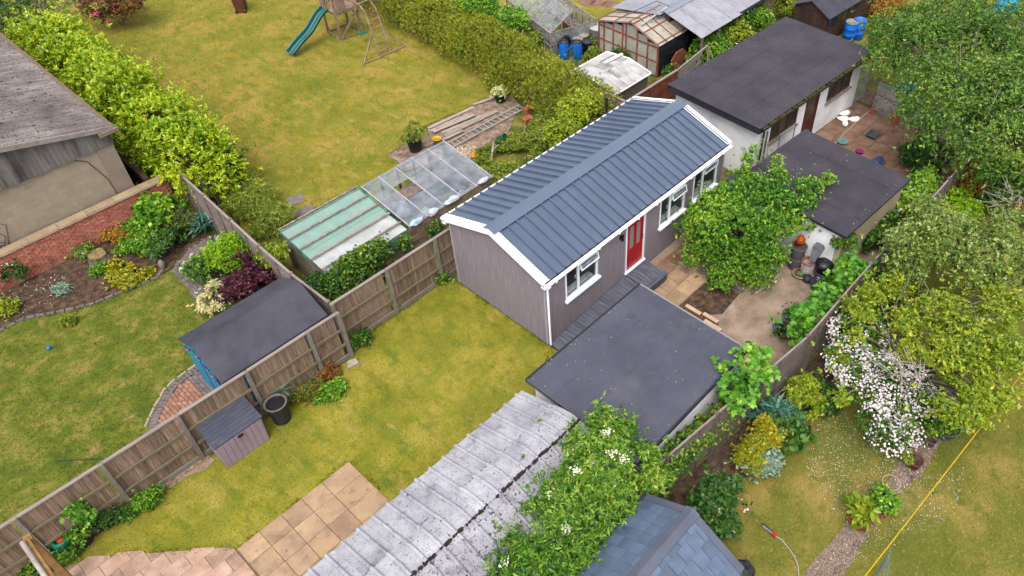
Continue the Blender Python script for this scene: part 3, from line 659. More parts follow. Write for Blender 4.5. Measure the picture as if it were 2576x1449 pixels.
pieces(MB().box(-.012, .012, -.83, .83, -.035, .035), 'slat', m_woody, fy, sp_s)
pieces(MB().box(-.008, .008, -.83, .83, -.075, .075), 'lap_board', m_woody, fy, sp_l)
# waney lap fence along the right
fr = thing('lap_fence', 'long grey weathered lap panel fence between the yard and right hand garden', 'fence', (4, -6.0, 0))
fp = [(-5.4, -5.5), (-3.55, -5.55), (-1.68, -5.66), (.13, -5.84), (2.0, -6.05), (3.87, -6.24), (5.76, -6.22), (7.66, -6.21), (9.54, -6.22), (11.4, -6.24), (13.3, -6.24), (15.2, -6.24), (17.1, -6.24)]
pieces(MB().box(-.05, .05, -.05, .05, 0, 1.88), 'post', m_woodh, fr, [((p[0], p[1], 0), (0, random.uniform(-.02, .02), 0)) for p in fp])
sp = []
for (xa, ya), (xb, yb) in zip(fp, fp[1:]):
    an = math.atan2(yb-ya, xb-xa); dz = random.uniform(-.03, .03)
    for k in range(14): sp.append((((xa+xb)/2, (ya+yb)/2, .14+k*.122+dz), (.14, random.uniform(-.006, .006), an)))
    MB().bar((xa+.05, ya, 1.81+dz), (xb-.05, yb, 1.81+dz), .05, .035).build('capping', m_cap_w, fr)
    for f_ in (.06, .35, .65, .94):
        MB().bar((xa+(xb-xa)*f_, ya+(yb-ya)*f_-.028, .06), (xa+(xb-xa)*f_, ya+(yb-ya)*f_-.028, 1.78+dz), .035, .022).build('batten', m_woodh, fr)
pieces(MB().box(-.89, .89, -.007, .007, -.078, .078), 'lap_board', m_woodh, fr, sp)

# ================================================================== PAVING
def inpoly(x, y, P):
    c = False; n = len(P)
    for i in range(n):
        x1, y1 = P[i]; x2, y2 = P[(i+1) % n]
        if (y1 > y) != (y2 > y) and x < (x2-x1)*(y-y1)/(y2-y1)+x1: c = not c
    return c
PATIO = [(-6.3, 1.14), (-9.44, 1.16), (-9.8, 1.86), (-10.3, 2.4), (-10.88, 2.9), (-11.33, 3.3), (-12.03, 3.85), (-15, 3.9), (-15, -1.95), (-6.3, -1.95)]
PATIO_S = [(-6.32, 1.1), (-9.5, 1.05), (-9.95, 1.5), (-10.45, 2.05), (-11, 2.6), (-11.5, 3.1), (-12.2, 3.7), (-15, 3.9), (-15, -1.95), (-6.32, -1.95)]
sheet('patio', PATIO_S, m_joint, .012)
patio = [o for o in bpy.data.objects if o.name == 'patio'][0]
def slab_mesh(a, b, h=.03, ch=.008):
    m = MB(); m.hexa([(-a/2, -b/2, -h), (a/2, -b/2, -h), (a/2, b/2, -h), (-a/2, b/2, -h), (-a/2+ch, -b/2+ch, 0), (a/2-ch, -b/2+ch, 0), (a/2-ch, b/2-ch, 0), (-a/2+ch, b/2-ch, 0)]); return m
jit = lambda s: random.uniform(-s, s)
sp, sp2 = [], []
xe = [-6.3, -7.12, -7.71, -8.29, -8.88, -9.46]; ye = [1.13, .57, 0, -.57, -1.14, -1.71]
for i in range(5):
    for j in range(5):
        w, h = xe[i]-xe[i+1], ye[j]-ye[j+1]; sp.append((((xe[i]+xe[i+1])/2, (ye[j]+ye[j+1])/2, .042+jit(.003)), (jit(.006), jit(.006), jit(.006)), (w/.58, h/.57, 1)))
pieces(slab_mesh(.576, .566, .03, .005), 'slab', m_slab, patio, sp)
def clip_half(P, m, c):
    """part of a polygon below the line y = m x + c"""
    out = []
    for i in range(len(P)):
        p, q = P[i], P[(i+1) % len(P)]; dp, dq = m*p[0]+c-p[1], m*q[0]+c-q[1]
        if dp >= 0: out.append(p)
        if (dp >= 0) != (dq >= 0): t = dp/(dp-dq); out.append((p[0]+(q[0]-p[0])*t, p[1]+(q[1]-p[1])*t))
    return out
row = 0; y = 4.0
while y > -1.9:
    h_ = .40; xr = -9.5; first = True
    while xr > -15:
        w = .29 if (first and row % 2) else .575; first = False
        P = [(xr-w+.005, y-h_-.008), (xr-.005, y-h_-.008), (xr-.005, y), (xr-w+.005, y)]
        c_ = 1.16-9.44*1.0386+.08*math.sin(xr*5)+jit(.05)
        P2 = clip_half(P, -1.0386, c_)
        if len(P2) > 2:
            ar = abs(sum(P2[i][0]*P2[(i+1) % len(P2)][1]-P2[(i+1) % len(P2)][0]*P2[i][1] for i in range(len(P2))))/2
            if ar > .03 and max(p[1] for p in P2) < 3.95: MB().prism(P2, .0, .042+jit(.005)).build('slab', m_slab_p, patio, at=(xr-w/2, y-h_/2, 0))
        xr -= w
    y -= .415; row += 1
# loose stones at the lawn edge
stm = M('pale_stone', [(176, 160, 142), (206, 190, 172)], 8, 6, .9, .5, 40)
for i, (n, x, y, a, b, lab) in enumerate(((9, 1185, 795, .2, .14, 'pale paving scrap by the fence near the low weed patch'), (6, 725, 1300, .2, .14, 'pointed pale stone at the corner of the board fence'))):
    p = gt(n, x, y); MB().prism([(p.x-a, p.y-b*.6), (p.x+a*.7, p.y-b), (p.x+a, p.y+b*.5), (p.x-a*.2, p.y+b)], 0, .07).build('stone', stm, None, lab, 'stone', at=p)
dd = sheet('edge_path', [tuple(gt(9, *p)[:2]) for p in ((1225, 760), (1280, 785), (1420, 690), (1560, 640), (1620, 570), (1550, 520), (1480, 560), (1360, 650))], M('crumbled_slab', [(160, 130, 110), (190, 164, 144)], 4, 8, .95, .6, 30, layers=[(6, (120, 84, 60), .58, .68)]), .02)
# block paving at the blue shed
PAV = [(-9.6, 4.4), (-9.3, 5.6), (-9.0, 6.05), (-8.7, 6.33), (-8.25, 6.68), (-7.95, 6.8), (-7.3, 6.9), (-6.9, 6.6), (-6.9, 4.4)]
sheet('block_paving', PAV, m_joint, .012); bp_ = bpy.data.objects['block_paving']
m_brickp = M('paver_brick', [(150, 98, 78), (178, 128, 104), (190, 146, 122)], 6, 6, .9, .4, 40, rnd=.22)
m_greyp = M('paver_grey', [(118, 106, 104), (146, 134, 130)], 6, 6, .9, .4, 40, rnd=.14)
s1, s2 = [], []
for i in range(32):
    for j in range(14):
        x = -9.55+i*.105*1.0; y = 4.95+j*.21+(.105 if i % 2 else 0)
        if inpoly(x, y, PAV):
            if x > -7.75: s2.append(((x, y, .04+jit(.003)), (0, 0, jit(.02))))
            else: s1.append(((x, y, .04+jit(.003)), (0, 0, jit(.02))))
pieces(slab_mesh(.1, .2, .025, .006), 'paver', m_brickp, bp_, s1); pieces(slab_mesh(.1, .2, .025, .006), 'paver', m_greyp, bp_, s2)
def along(pts, step):
    out = []; d0 = 0.0
    for (x1, y1), (x2, y2) in zip(pts, pts[1:]):
        L_ = math.hypot(x2-x1, y2-y1); t = d0
        while t < L_: out.append((x1+(x2-x1)*t/L_, y1+(y2-y1)*t/L_, math.atan2(y2-y1, x2-x1))); t += step
        d0 = t-L_
    return out
edge = [(-9.65, 4.9), (-9.35, 5.65), (-9.05, 6.12), (-8.72, 6.43), (-8.27, 6.79), (-7.95, 6.93), (-7.2, 7.02)]
pieces(slab_mesh(.105, .2, .04, .006), 'edging_block', m_greyp, bp_, [((x, y, .05), (0, 0, a+jit(.04))) for x, y, a in along(edge, .112)])
pieces(slab_mesh(.3, .09, .05, .02), 'edging_stone', stm, bp_, [((x-.1*math.sin(a)*0-.12, y+.14, .05), (0, 0, a+jit(.1))) for x, y, a in along(edge[2:], .34)])
# brick path at the panel fence
PTH = [(-5.95, 10.0), (-5.85, 11.5), (-5.0, 11.95), (-4.15, 12.1), (-4.15, 10.6), (-5.2, 9.4), (-5.4, 8.8), (-6.1, 9.2)]
sheet('brick_path', PTH, m_joint, .034); bpt = bpy.data.objects['brick_path']
s1 = []
for i in range(18):
    for j in range(34):
        x = -6.05+i*.108; y = 8.8+j*.215*.5*1.0+0
        y = 8.8+j*.21+(.1 if i % 2 else 0)
        if y < 12.2 and inpoly(x, y, PTH): s1.append(((x, y, .06+jit(.004)), (0, 0, jit(.02))))
pieces(slab_mesh(.1, .2, .025, .006), 'paver', m_greyp, bpt, s1)
# bed edging
be = [(-11.6, 12.9), (-10.54, 12.8), (-9.82, 12.78), (-9.11, 12.32), (-8.2, 11.84), (-7.28, 11.68), (-6.32, 11.5), (-6.02, 11.7)]
bed = [o for o in bpy.data.objects if o.name.startswith('soil_bed')][0]
pieces(slab_mesh(.26, .09, .06, .015), 'edging_stone', m_greyp, bed, [((x, y, .07), (0, 0, a+jit(.05))) for x, y, a in along(be, .275)])
# yard slabs by the landing
yard = bpy.data.objects['yard']; sp = []
for i, x in enumerate((3.55, 4.12, 4.66, 5.19)): sp.append(((x+.0, -1.68, .022), (jit(.01), jit(.01), jit(.01)), (.53/.57, .54/.56, 1)))
for i, x in enumerate((3.85, 4.38, 4.92, 5.72)): sp.append(((x, -1.13+(0 if i < 3 else -.02), .022), (jit(.01), jit(.01), jit(.01)), (.53/.57, .54/.56, 1)))
for i in range(5): sp.append(((5.0+.56*i, -.55, .022), (0, 0, jit(.01)), (.54/.57, .54/.56, 1)))
for i in range(3): sp.append(((6.3+.56*i, -1.1, .022), (0, 0, jit(.01)), (.54/.57, .54/.56, 1)))
pieces(slab_mesh(.57, .56), 'slab', m_slab, yard, sp[:8]); pieces(slab_mesh(.57, .56), 'slab', m_slab_b, yard, sp[8:])
MB().bar((5.57, -1.5, .07), (5.7, -3.15, .07), .1, .12).build('timber_edging', m_woody, None, 'weathered timber edging beside the dark soil bed under the yard tree', 'edging', at=(5.6, -2.3, 0))
# geese patio
gp = [(12.2, -.3), (18.5, -.4), (18.45, -2.7), (18.2, -3.6), (18.2, -5.6), (12.2, -5.6)]
sheet('bird_yard', gp, m_joint, .008); gy = bpy.data.objects['bird_yard']; sp = []
for i in range(9):
    for j in range(8):
        x = 12.6+i*.69; y = -.72-j*.69
        if inpoly(x, y, gp): sp.append(((x, y, .034+jit(.003)), (jit(.004), jit(.004), -.04+jit(.006))))
pieces(slab_mesh(.685, .685, .03, .006), 'slab', m_slab_b, gy, sp)
s2 = [((x, y, .034+jit(.003)), (jit(.01), jit(.01), -.06+jit(.03))) for x, y in ((19.0, -.7), (19.65, -.75), (19.1, -1.4), (19.75, -1.45), (20.4, -1.5))]
pieces(slab_mesh(.62, .62, .03, .006), 'slab', m_slab_b, gy, s2)
for i, (x, y) in enumerate(((16.9, 13.4), (17.6, 13.05), (18.3, 12.7))): pass
sp = [((p.x, p.y, .02), (0, 0, .2)) for p in (gt(3, 570, 20), gt(3, 650, 25), gt(3, 740, 32))]
lw = [o for o in bpy.data.objects if o.name.startswith('lawn')]
lawn_top = [o for o in lw if abs(o.bound_box[0][0]-13.6) < .1][0]
pieces(slab_mesh(.8, .7), 'stepping_slab', m_slab_b, lawn_top, sp)
for p, sc in ((gt(6, 300, 60), (1, .9, 1)), (gt(6, 110, 140), (.8, .7, 1)), (gt(6, 235, 230), (1.3, .9, 1)), (gt(6, 355, 160), (1.4, 1, 1)), (gt(6, 140, 270), (1, .8, 1))):
    pieces(slab_mesh(.6, .6), 'old_slab', m_greyp, lw[1], [((p.x, p.y, .03), (0, 0, jit(.3)), sc)])

# ================================================================== LEAN-TO FRAMES on block walls
m_block = M('block_wall', [(160, 136, 110), (184, 160, 132)], 3, 7, .92, .4, 30, rnd=.08, layers=[(2, (132, 112, 96), .56, .72)])
m_mortar = M('old_mortar', [(132, 114, 96), (150, 132, 112)], 6, 6, .95, .4, 40)
m_grime = M('grimy_render', [(118, 104, 90), (150, 134, 116), (166, 150, 132)], 2, 8, .95, .5, 30, layers=[(2, (84, 78, 66), .54, .7)])
m_oldtimber = M('old_timber', [(126, 104, 94), (164, 140, 130), (186, 166, 158)], 3, 7, .9, .4, 20, stretch=(2, 2, 6), rnd=.1)
m_browntimber = M('brown_timber', [(110, 62, 44), (146, 88, 64)], 4, 6, .8, .3, 20, rnd=.1)
fr1 = thing('net_covered_frame', 'green netting covered lean-to frame on block walls with ivy at its corner', 'cold frame', (-1.6, 7.5, 0))
XA, XB, YF, YB, ZF, ZB = -3.1, -.17, 6.2, 8.75, 1.1, 1.45
zl = lambda y: ZF+(ZB-ZF)*(y-YF)/(YB-YF)
MB().extrude([(YF, 0), (YB, 0), (YB, ZB-.05), (YF, ZF-.05)], 'x', XA, XA+.14).build('side_wall', m_grime, fr1)
MB().box(XA+.142, XB, YF, YF+.14, 0, ZF-.05).build('front_wall', m_grime, fr1)
MB().box(XA+.142, XB, YB-.1, YB, 0, ZB-.05).build('back_wall', m_grime, fr1)
for y in np.linspace(YF+.3, YB, 5):
    MB().bar((XA-.05, y, zl(y)+.13), (XB+.02, y, zl(y)+.13), .06, .035).build('batten', m_oldtimber, fr1)
MB().bar((XA, YB-.02, ZB+.05), (XB, YB-.02, ZB+.05), .12, .06).build('ridge_board', m_oldtimber, fr1)
for x in (XA+.02, -1.65, XB-.03): MB().bar((x, YF, ZF), (x, YB, ZB), .05, .05).build('rafter', m_oldtimber, fr1)
m_poly = glassmat('cloudy_polythene', (.42, .43, .43), .62, .4, .3)
m_net = glassmat('green_netting', (.05, .27, .18), .27, .6, .2)
def sag(mb, x0, x1, y0, y1, zf, nx, ny, amp, seed):
    nz = Noise3(seed, 2.0); P = {}
    for i in range(nx+1):
        for j in range(ny+1):
            x = x0+(x1-x0)*i/nx; y = y0+(y1-y0)*j/ny
            z = zf(y)-amp*(.5+.5*math.sin(j/ny*math.pi*4-.5*math.pi))+amp*.6*float(nz((x, y, 0)))
            P[i, j] = (x, y, z)
    for i in range(nx):
        for j in range(ny): mb.poly([P[i, j], P[i+1, j], P[i+1, j+1], P[i, j+1]])
    return mb
for x0, x1 in ((XA, -1.66), (-1.65, XB)):
    for y0, y1 in ((YF-.02, 7.45), (7.46, YB)): sag(MB(), x0, x1, y0, y1, lambda y: zl(y)+.05, 8, 10, .02, 3).build('cover_pane', m_poly, fr1, smooth=True)
sag(MB(), XA-.06, XB+.05, 7.05, YB+.02, lambda y: zl(y)+.105, 22, 16, .025, 9).build('netting', m_net, fr1, smooth=True)
nn = MB(); nz = Noise3(4, 4)
for (xa, ya, xb, yb) in ((XB+.05, YF+.1, XB+.06, YB), (XA-.07, YF+.3, XA-.07, YB)):
    for i in range(14):
        t0, t1 = i/14, (i+1)/14; pa = (xa+(xb-xa)*t0, ya+(yb-ya)*t0); pb = (xa+(xb-xa)*t1, ya+(yb-ya)*t1)
        da, db = .14+.07*float(nz((t0*9, 0, 1))), .14+.07*float(nz((t1*9, 0, 1)))
        nn.poly([(pa[0], pa[1], zl(pa[1])+.09), (pb[0], pb[1], zl(pb[1])+.09), (pb[0]+.01, pb[1], zl(pb[1])-db), (pa[0]+.01, pa[1], zl(pa[1])-da)])
nn.build('netting_skirt', m_net, fr1); nn = MB()
for i in range(10):
    x0, x1 = -1.1+i*.1, -1.0+i*.1; nn.poly([(x0, YF-.03, ZF+.02), (x1, YF-.03, ZF+.02), (x1, YF-.05-.02*(i % 2), ZF-.25-.05*(i % 3)), (x0, YF-.05-.02*((i+1) % 2), ZF-.25-.05*((i+2) % 3))])
nn.build('netting_skirt', m_net, fr1)
fr2 = thing('glazed_cold_frame', 'clear glazed lean-to frame on pale block walls behind the garden room', 'cold frame', (1.7, 7.4, 0))
XC, XD = -.02, 3.6
blocks = []
for k in range(5):
    for i in range(9):
        x = XC+.22+i*.445+(.22 if k % 2 else 0)
        if x+.2 < XD+.05: blocks.append(((x, YF+.08, .12+k*.222), None))
pieces(MB().box(-.216, .216, -.07, .07, -.105, .105), 'block', m_block, fr2, blocks)
MB().box(XC+.02, XD-.02, YF+.03, YF+.14, 0, ZF-.03).build('wall_core', m_mortar, fr2)
MB().extrude([(YF+.142, 0), (YB, 0), (YB, ZB-.05), (YF+.142, ZF-.05)], 'x', XD-.12, XD).build('side_wall', m_block, fr2)
MB().box(XC, XD-.125, YB-.09, YB, 0, .5).build('back_wall', m_block, fr2)
for x in np.linspace(XC+.05, XD-.05, 6): MB().box(x-.035, x+.035, YB-.07, YB, .502, ZB-.04).build('back_post', m_browntimber, fr2)
MB().bar((XC, YB-.03, ZB), (XD, YB-.03, ZB), .06, .07).build('wall_plate', m_oldtimber, fr2)
MB().bar((XC, YF+.04, ZF), (XD, YF+.04, ZF), .08, .05).build('wall_plate', m_oldtimber, fr2)
m_alu = M('grey_glazing_bar', [(176, 172, 180), (200, 196, 202)], 6, 4, .5)
nb = 6; bars = np.linspace(XC, XD, nb)
for x in bars: MB().bar((x, YF-.03, ZF+.04), (x, YB+.02, ZB+.045), .045, .035).build('glazing_bar', m_alu, fr2)
m_gl = glassmat('garden_glass', (.26, .28, .33), .24, .1, .5)
for i in range(nb-1):
    for y0, y1, dz in ((YF-.02, 7.25, 0), (7.2, 8.05, .008), (8.0, YB, .016)):
        if i == 1 and y0 == 7.2: continue
        if (i, round(y0, 1)) == (2, 8.0): dz += .05
        MB().hexa([(bars[i]+.024, y0, zl(y0)+.045+dz), (bars[i+1]-.024, y0, zl(y0)+.045+dz), (bars[i+1]-.024, y1, zl(y1)+.045+dz), (bars[i]+.024, y1, zl(y1)+.045+dz),
                   (bars[i]+.024, y0, zl(y0)+.05+dz), (bars[i+1]-.024, y0, zl(y0)+.05+dz), (bars[i+1]-.024, y1, zl(y1)+.05+dz), (bars[i]+.024, y1, zl(y1)+.05+dz)]).build('pane', m_gl, fr2)
# junk inside, bags on the wall
m_bag = M('white_plastic_bag', [(196, 202, 212), (232, 236, 242)], 5, 5, .5, .8, 14, spec=.4)
m_bagb = M('blue_white_bag', [(150, 190, 226), (226, 236, 244)], 6, 4, .5, .8, 14)
def lump(c, r, mat, name, seed, label, cat='bag', amp=.28, n=14, m=9, group=None, parent=None):
    nz = Noise3(seed, 2.2); b = MB(); rows = []
    for i in range(m+1):
        ph = math.pi*i/m; row = []
        for k in range(n):
            t = 2*math.pi*k/n; d = np.array([math.sin(ph)*math.cos(t), math.sin(ph)*math.sin(t), math.cos(ph)]); q = 1+amp*float(nz(d*1.7+seed))
            row.append((c[0]+d[0]*r[0]*q, c[1]+d[1]*r[1]*q, max(c[2]+d[2]*r[2]*q, c[2]-r[2]*.8)))
        rows.append(row)
    for i in range(m):
        for k in range(n): b.poly([rows[i][k], rows[i+1][k], rows[i+1][(k+1) % n], rows[i][(k+1) % n]])
    return b.build(name, mat, parent, label, cat, group, smooth=True, at=None if parent else (c[0], c[1], c[2]-r[2]*.8))
for i, (x, w, lab, mt) in enumerate(((.25, .3, 'blue and white plastic bag on the frame wall beside the green netting', m_bagb), (.95, .2, 'small white plastic bag on the frame wall next to the blue one', m_bag), (1.75, .33, 'long white plastic bag lying midway along the block wall', m_bag), (3.2, .25, 'white plastic bag on the wall corner near the garden room eaves', m_bag))):
    lump((x, YF-.0, ZF+.1), (w, .12, .1), mt, 'plastic_bag', 20+i, lab)
for i, (x, y, r) in enumerate(((1.2, 7.0, .3), (2.0, 7.6, .35), (2.7, 6.9, .28), (3.1, 7.7, .25), (.9, 7.9, .25), (1.6, 6.7, .22))):
    lump((x, y, .35), (r, r*.8, .34), m_bag if i % 2 == 0 else M('dark_sacking', [(90, 92, 96), (130, 132, 136)], 5, 4, .7, .5, 20), 'compost_sack', 40+i, ['large pale sack under the glass left of centre', 'grey sack in the middle of the glazed frame', 'pale sack against the front wall under the glass', 'grey sack at the far end of the glazed frame', 'pale sack at the back left of the glazed frame', 'small grey sack by the front wall under the glass'][i], 'sack')
MB().box(XC+.15, XD-.15, 7.9, 8.5, .7, .74).build('staging_shelf', m_oldtimber, fr2)

# ================================================================== BLUE SHED
bs = thing('blue_shed', 'bright blue timber shed with dark felt roof behind the fence', 'shed', (-5.9, 5.35, 0))
m_bluep = M('blue_shed_paint', [(52, 144, 190), (70, 160, 204)], 3, 5, .6, .2, 20, stretch=(6, 6, .6))
m_felts = M('shed_felt', [(66, 66, 77), (79, 78, 90), (88, 86, 97)], 1.2, 7, .85, .35, 80, layers=[(1.2, (88, 84, 92), .55, .75), (30, (52, 52, 60), .56, .76), (55, (166, 164, 168), .74, .76)])
SYN, SYR, SYF = 4.32, 5.48, 6.62
MB().box(-7.43, -4.45, SYN+.12, SYF-.12, 0, 1.72).build('wall', m_bluep, bs)
MB().extrude([(SYN+.13, 1.722), (SYF-.13, 1.722), (SYR, 2.2)], 'x', -7.43, -4.46).build('gable_board', m_bluep, bs)
for a, b in ((SYN, SYR), (SYF, SYR)):
    sg = 1 if a < b else -1
    MB().hexa([(-7.48, a, 1.70), (-4.3, a, 1.70), (-4.3, b-.001*sg, 2.26), (-7.48, b-.001*sg, 2.26), (-7.48, a, 1.745), (-4.3, a, 1.745), (-4.3, b-.001*sg, 2.305), (-7.48, b-.001*sg, 2.305)]).build('felt_slope', m_felts, bs)
ln_ = [(-7.303, 4.75), (-7.303, 5.4)]
MB().box(-7.455, -7.432, 4.75, 5.5, .06, 1.74).build('door', m_bluep, bs)
for y in (4.72, 5.52): MB().box(-7.465, -7.4315, y-.02, y+.02, .03, 1.78).build('door_batten', M('blue_trim', [(26, 96, 150)], 3), bs)
MB().box(-7.49, -7.456, 4.85, 4.89, .95, .99).build('knob', m_white, bs)
MB().box(-7.462, -7.456, 5.15, 5.4, 1.55, 1.68).build('window', m_black, bs)
# string of coloured lights
cols = [((110, 60, 190), 'violet'), ((20, 150, 140), 'teal'), ((230, 120, 40), 'orange'), ((120, 70, 200), 'violet'), ((20, 160, 140), 'teal'), ((30, 150, 110), 'green'), ((240, 130, 40), 'orange'), ((20, 150, 140), 'teal')]
sl = thing('light_string', 'string of small coloured globe lights under the blue shed verge', 'string lights', (-7.45, 5.6, 1.7))
wr = MB(); pts = []
for i, y in enumerate(np.linspace(6.5, 4.45, 14)):
    z = 1.70+.55*(1-abs(y-SYR)/1.15)-.12-.04*(i % 2); pts.append((-7.50, y, z-.03))
wr.tube(pts, .006, 5); wr.build('wire', m_black, sl)
for i, p in enumerate(pts[1:-1]):
    c, nme = cols[i % 8]; MB().lathe([(.004, .03), (.03, .012), (.036, -.01), (.02, -.035), (.004, -.04)], (p[0], p[1], p[2]-.03), 8).build('bulb', M('bulb_'+nme, [c], 1, 1, .3), sl, smooth=True)

# ================================================================== STORAGE BOX, BIN
m_mauve = M('mauve_resin', [(176, 154, 167), (190, 168, 181)], 2, 5, .6, .1, 20)
m_lid = M('dark_resin_lid', [(66, 68, 84), (80, 82, 98)], 3, 6, .55, .15, 30, layers=[(12, (120, 100, 96), .66, .74, (.2, 3, 1))], rnd=.06)
sb = thing('storage_box', 'mauve resin storage box with sloping dark slatted lid by the fence', 'storage box', (-7.85, 3.6, 0))
bx0, bx1, by0, by1 = -8.5, -7.24, 3.28, 3.98
MB().hexa([(bx0+.03, by0+.04, 0), (bx1-.03, by0+.04, 0), (bx1-.03, by1, 0), (bx0+.03, by1, 0), (bx0, by0, .98), (bx1, by0, .98), (bx1, by1, 1.14), (bx0, by1, 1.14)]).build('body', m_mauve, sb)
for i in range(8):
    xa = bx0+.035+i*.150; MB().hexa([(xa, by0+.028, .03), (xa+.138, by0+.028, .03), (xa+.138, by0+.038, .03), (xa, by0+.038, .03), (xa, by0-.013, .95), (xa+.138, by0-.013, .95), (xa+.138, by0-.002, .95), (xa, by0-.002, .95)]).build('front_panel', m_mauve, sb)
ang = math.atan2(.19, by1-by0+.04)
pieces(MB().box(-.66, .66, -.056, .056, -.02, .02), 'lid_slat', m_lid, sb, [(((bx0+bx1)/2, by0-.03+.06+i*.116, 1.015+.0265*i), (ang, 0, 0)) for i in range(7)])
MB().box(-7.93, -7.79, by0-.06, by0-.015, .86, .91).build('latch', m_black, sb)
def ribbed_tub(name, label, cat, p, r0, r1, h, mat, rim, n=28, inner=None, group=None, tilt=None):
    t = thing(name, label, cat, (p[0], p[1], p[2] if len(p) > 2 else 0), group)
    z0 = t.location.z; b = MB(); rows = []
    for q, z in ((0, 0), (.25, .25), (.5, .5), (.75, .75), (1, 1)):
        rr_ = r0+(r1-r0)*q; rows.append([((p[0]+(rr_+(.008 if k % 2 else 0))*math.cos(2*math.pi*k/n)), p[1]+(rr_+(.008 if k % 2 else 0))*math.sin(2*math.pi*k/n), z0+h*z) for k in range(n)])
    for a, c in zip(rows, rows[1:]):
        for k in range(n): b.poly([a[k], a[(k+1) % n], c[(k+1) % n], c[k]])
    b.lathe([(r1-.03, h*1.0), (r1-.04, h*.86)], (p[0], p[1], z0), n); b.poly([(p[0]+r0*math.cos(2*math.pi*k/n), p[1]+r0*math.sin(2*math.pi*k/n), z0+.002) for k in range(n)])
    b.build('body', mat, t, smooth=False, fix=False)
    MB().lathe([(r1+.008, h*.97), (r1+.02, h), (r1+.005, h+.012), (r1-.035, h+.004), (r1-.04, h-.03)], (p[0], p[1], z0), n).build('rim', rim, t, smooth=True)
    b = MB(); b.lathe([(.001, h*.86), (r1-.035, h*.86)], (p[0], p[1], z0), n); b.build('contents', inner or m_soil, t)
    return t
pb = gt(10, 165, 225); ribbed_tub('ribbed_tub', 'tall dark ribbed plastic tub holding rubbish by the storage box', 'tub', (pb.x, 3.62), .22, .29, .74, m_charcoal, M('worn_rim', [(110, 98, 92), (134, 120, 112)], 8), inner=m_black)

# ================================================================== WORKSHOP BUILDING with corrugated roof (left edge)
wk = thing('workshop', 'old workshop with grey lichen stained corrugated roof and pale block gable', 'building', (-9, 20, 0))
m_bwall = M('workshop_block', [(176, 158, 136), (190, 172, 150)], 1.5, 6, .92, .3, 30, rnd=.05, layers=[(1.5, (196, 178, 150), .55, .7)])
m_corr = M('corrugated_cement_old', [(126, 116, 112), (150, 140, 136), (174, 164, 158)], .9, 8, .95, .3, 30,
           layers=[(2.2, (104, 92, 88), .47, .62, (.5, 6, .5), 6, .55), (7, (62, 52, 50), .60, .66), (.5, (92, 76, 74), .55, .8), (18, (84, 70, 70), .58, .64)])  # stretched streaks: valley lichen plus corrugation shading painted into the colour
m_corrs = M('corrugated_stained', [(118, 110, 108), (150, 142, 138)], 1.5, 7, .95, .3, 30, stretch=(2, 2, .25), layers=[(1.1, (80, 70, 68), .48, .64, (2.2, 2.2, .35))])
WX, WY = -4.98, 15.0
EZ, PZ, RX = 3.55, 3.55+.243*8.5, WX-8.5
MB().extrude([(WX-.1, 0), (WX-17, 0), (WX-17, EZ), (RX, PZ-.1), (WX-.1, EZ-.05)], 'y', WY+.12, WY+22).build('wall_core', m_mortar, wk)
sp = []
for k in range(14):
    for i in range(14):
        x = WX-.30-i*.45-(.225 if k % 2 else 0); sp.append(((x, WY+.08, .11+k*.218), None))
pieces(MB().box(-.2235, .2235, -.05, .05, -.1075, .1075), 'block', m_bwall, wk, sp)
MB().box(WX-.52, WX+.02, WY+.005, WY+.3, 0, EZ-.1).build('corner_pier', M('pier_render', [(158, 140, 126), (172, 154, 140)], 2), wk)
def corr_profile(w, pitch, amp, n=8):
    k = int(w/pitch*n); return [(w*i/k, amp*(.5+.5*math.sin(2*math.pi*i/n))) for i in range(k+1)]
# stained vertical cladding at the gable top
for i in range(7):
    cl = MB(); x0 = WX+.06-(i+1)*1.0; pf_ = corr_profile(1.0, .145, .01, 6)
    zt = lambda x: EZ-.03+.243*(WX-x)
    for (u0, h0), (u1, h1) in zip(pf_, pf_[1:]):
        xa, xb = x0+u0, x0+u1; zb0 = 2.97+.02*math.sin(xa*9); cl.poly([(xa, WY-.05-h0, zb0), (xb, WY-.05-h1, zb0), (xb, WY-.05-h1, zt(xb)), (xa, WY-.05-h0, zt(xa))])
        cl.poly([(xb, WY-.045-h1, zb0), (xa, WY-.045-h0, zb0), (xa, WY-.045-h0, zt(xa)), (xb, WY-.045-h1, zt(xb))])
    cl.build('cladding_sheet', m_corrs, wk, fix=False)
us = Vector((-1, 0, .243)).normalized()
for j in range(11):
    for s in range(4):
        o = Vector((WX+.12, WY-.16+j*1.0, EZ+.0))+us*(s*1.7)+Vector((0, 0, .012*s)); ribbed(MB(), corr_profile(1.04, .146, .075, 8), o, (0, 1, 0), us, 1.85 if s < 3 else 3.2, .01).build('roof_sheet', m_corr, wk, fix=False)
vb = MB(); vb.bar((WX+.14, WY-.19, EZ+.0), (WX-8, WY-.19, EZ+.243*8.1), .05, .16); vb.build('verge_board', M('verge_stained', [(150, 136, 128), (180, 168, 160)], 3, 6, .9, .3, 30), wk)
gu = MB(); arc = [(WX+.2+.085*math.cos(a), EZ-.02+.085*math.sin(a)) for a in np.linspace(math.pi, 2*math.pi, 7)]; arc2 = [(WX+.2+.07*math.cos(a), EZ-.02+.07*math.sin(a)) for a in np.linspace(2*math.pi, math.pi, 7)]
gu.extrude(arc+arc2, 'y', WY-.24, WY+21).build('gutter', M('cement_gutter', [(140, 118, 102), (160, 136, 118)], 4, 6, .9), wk)
MB().box(WX-.3, WX+.32, WY-.28, WY-.2, EZ-.13, EZ-.01).build('gutter_stop', MATS['cement_gutter'], wk)
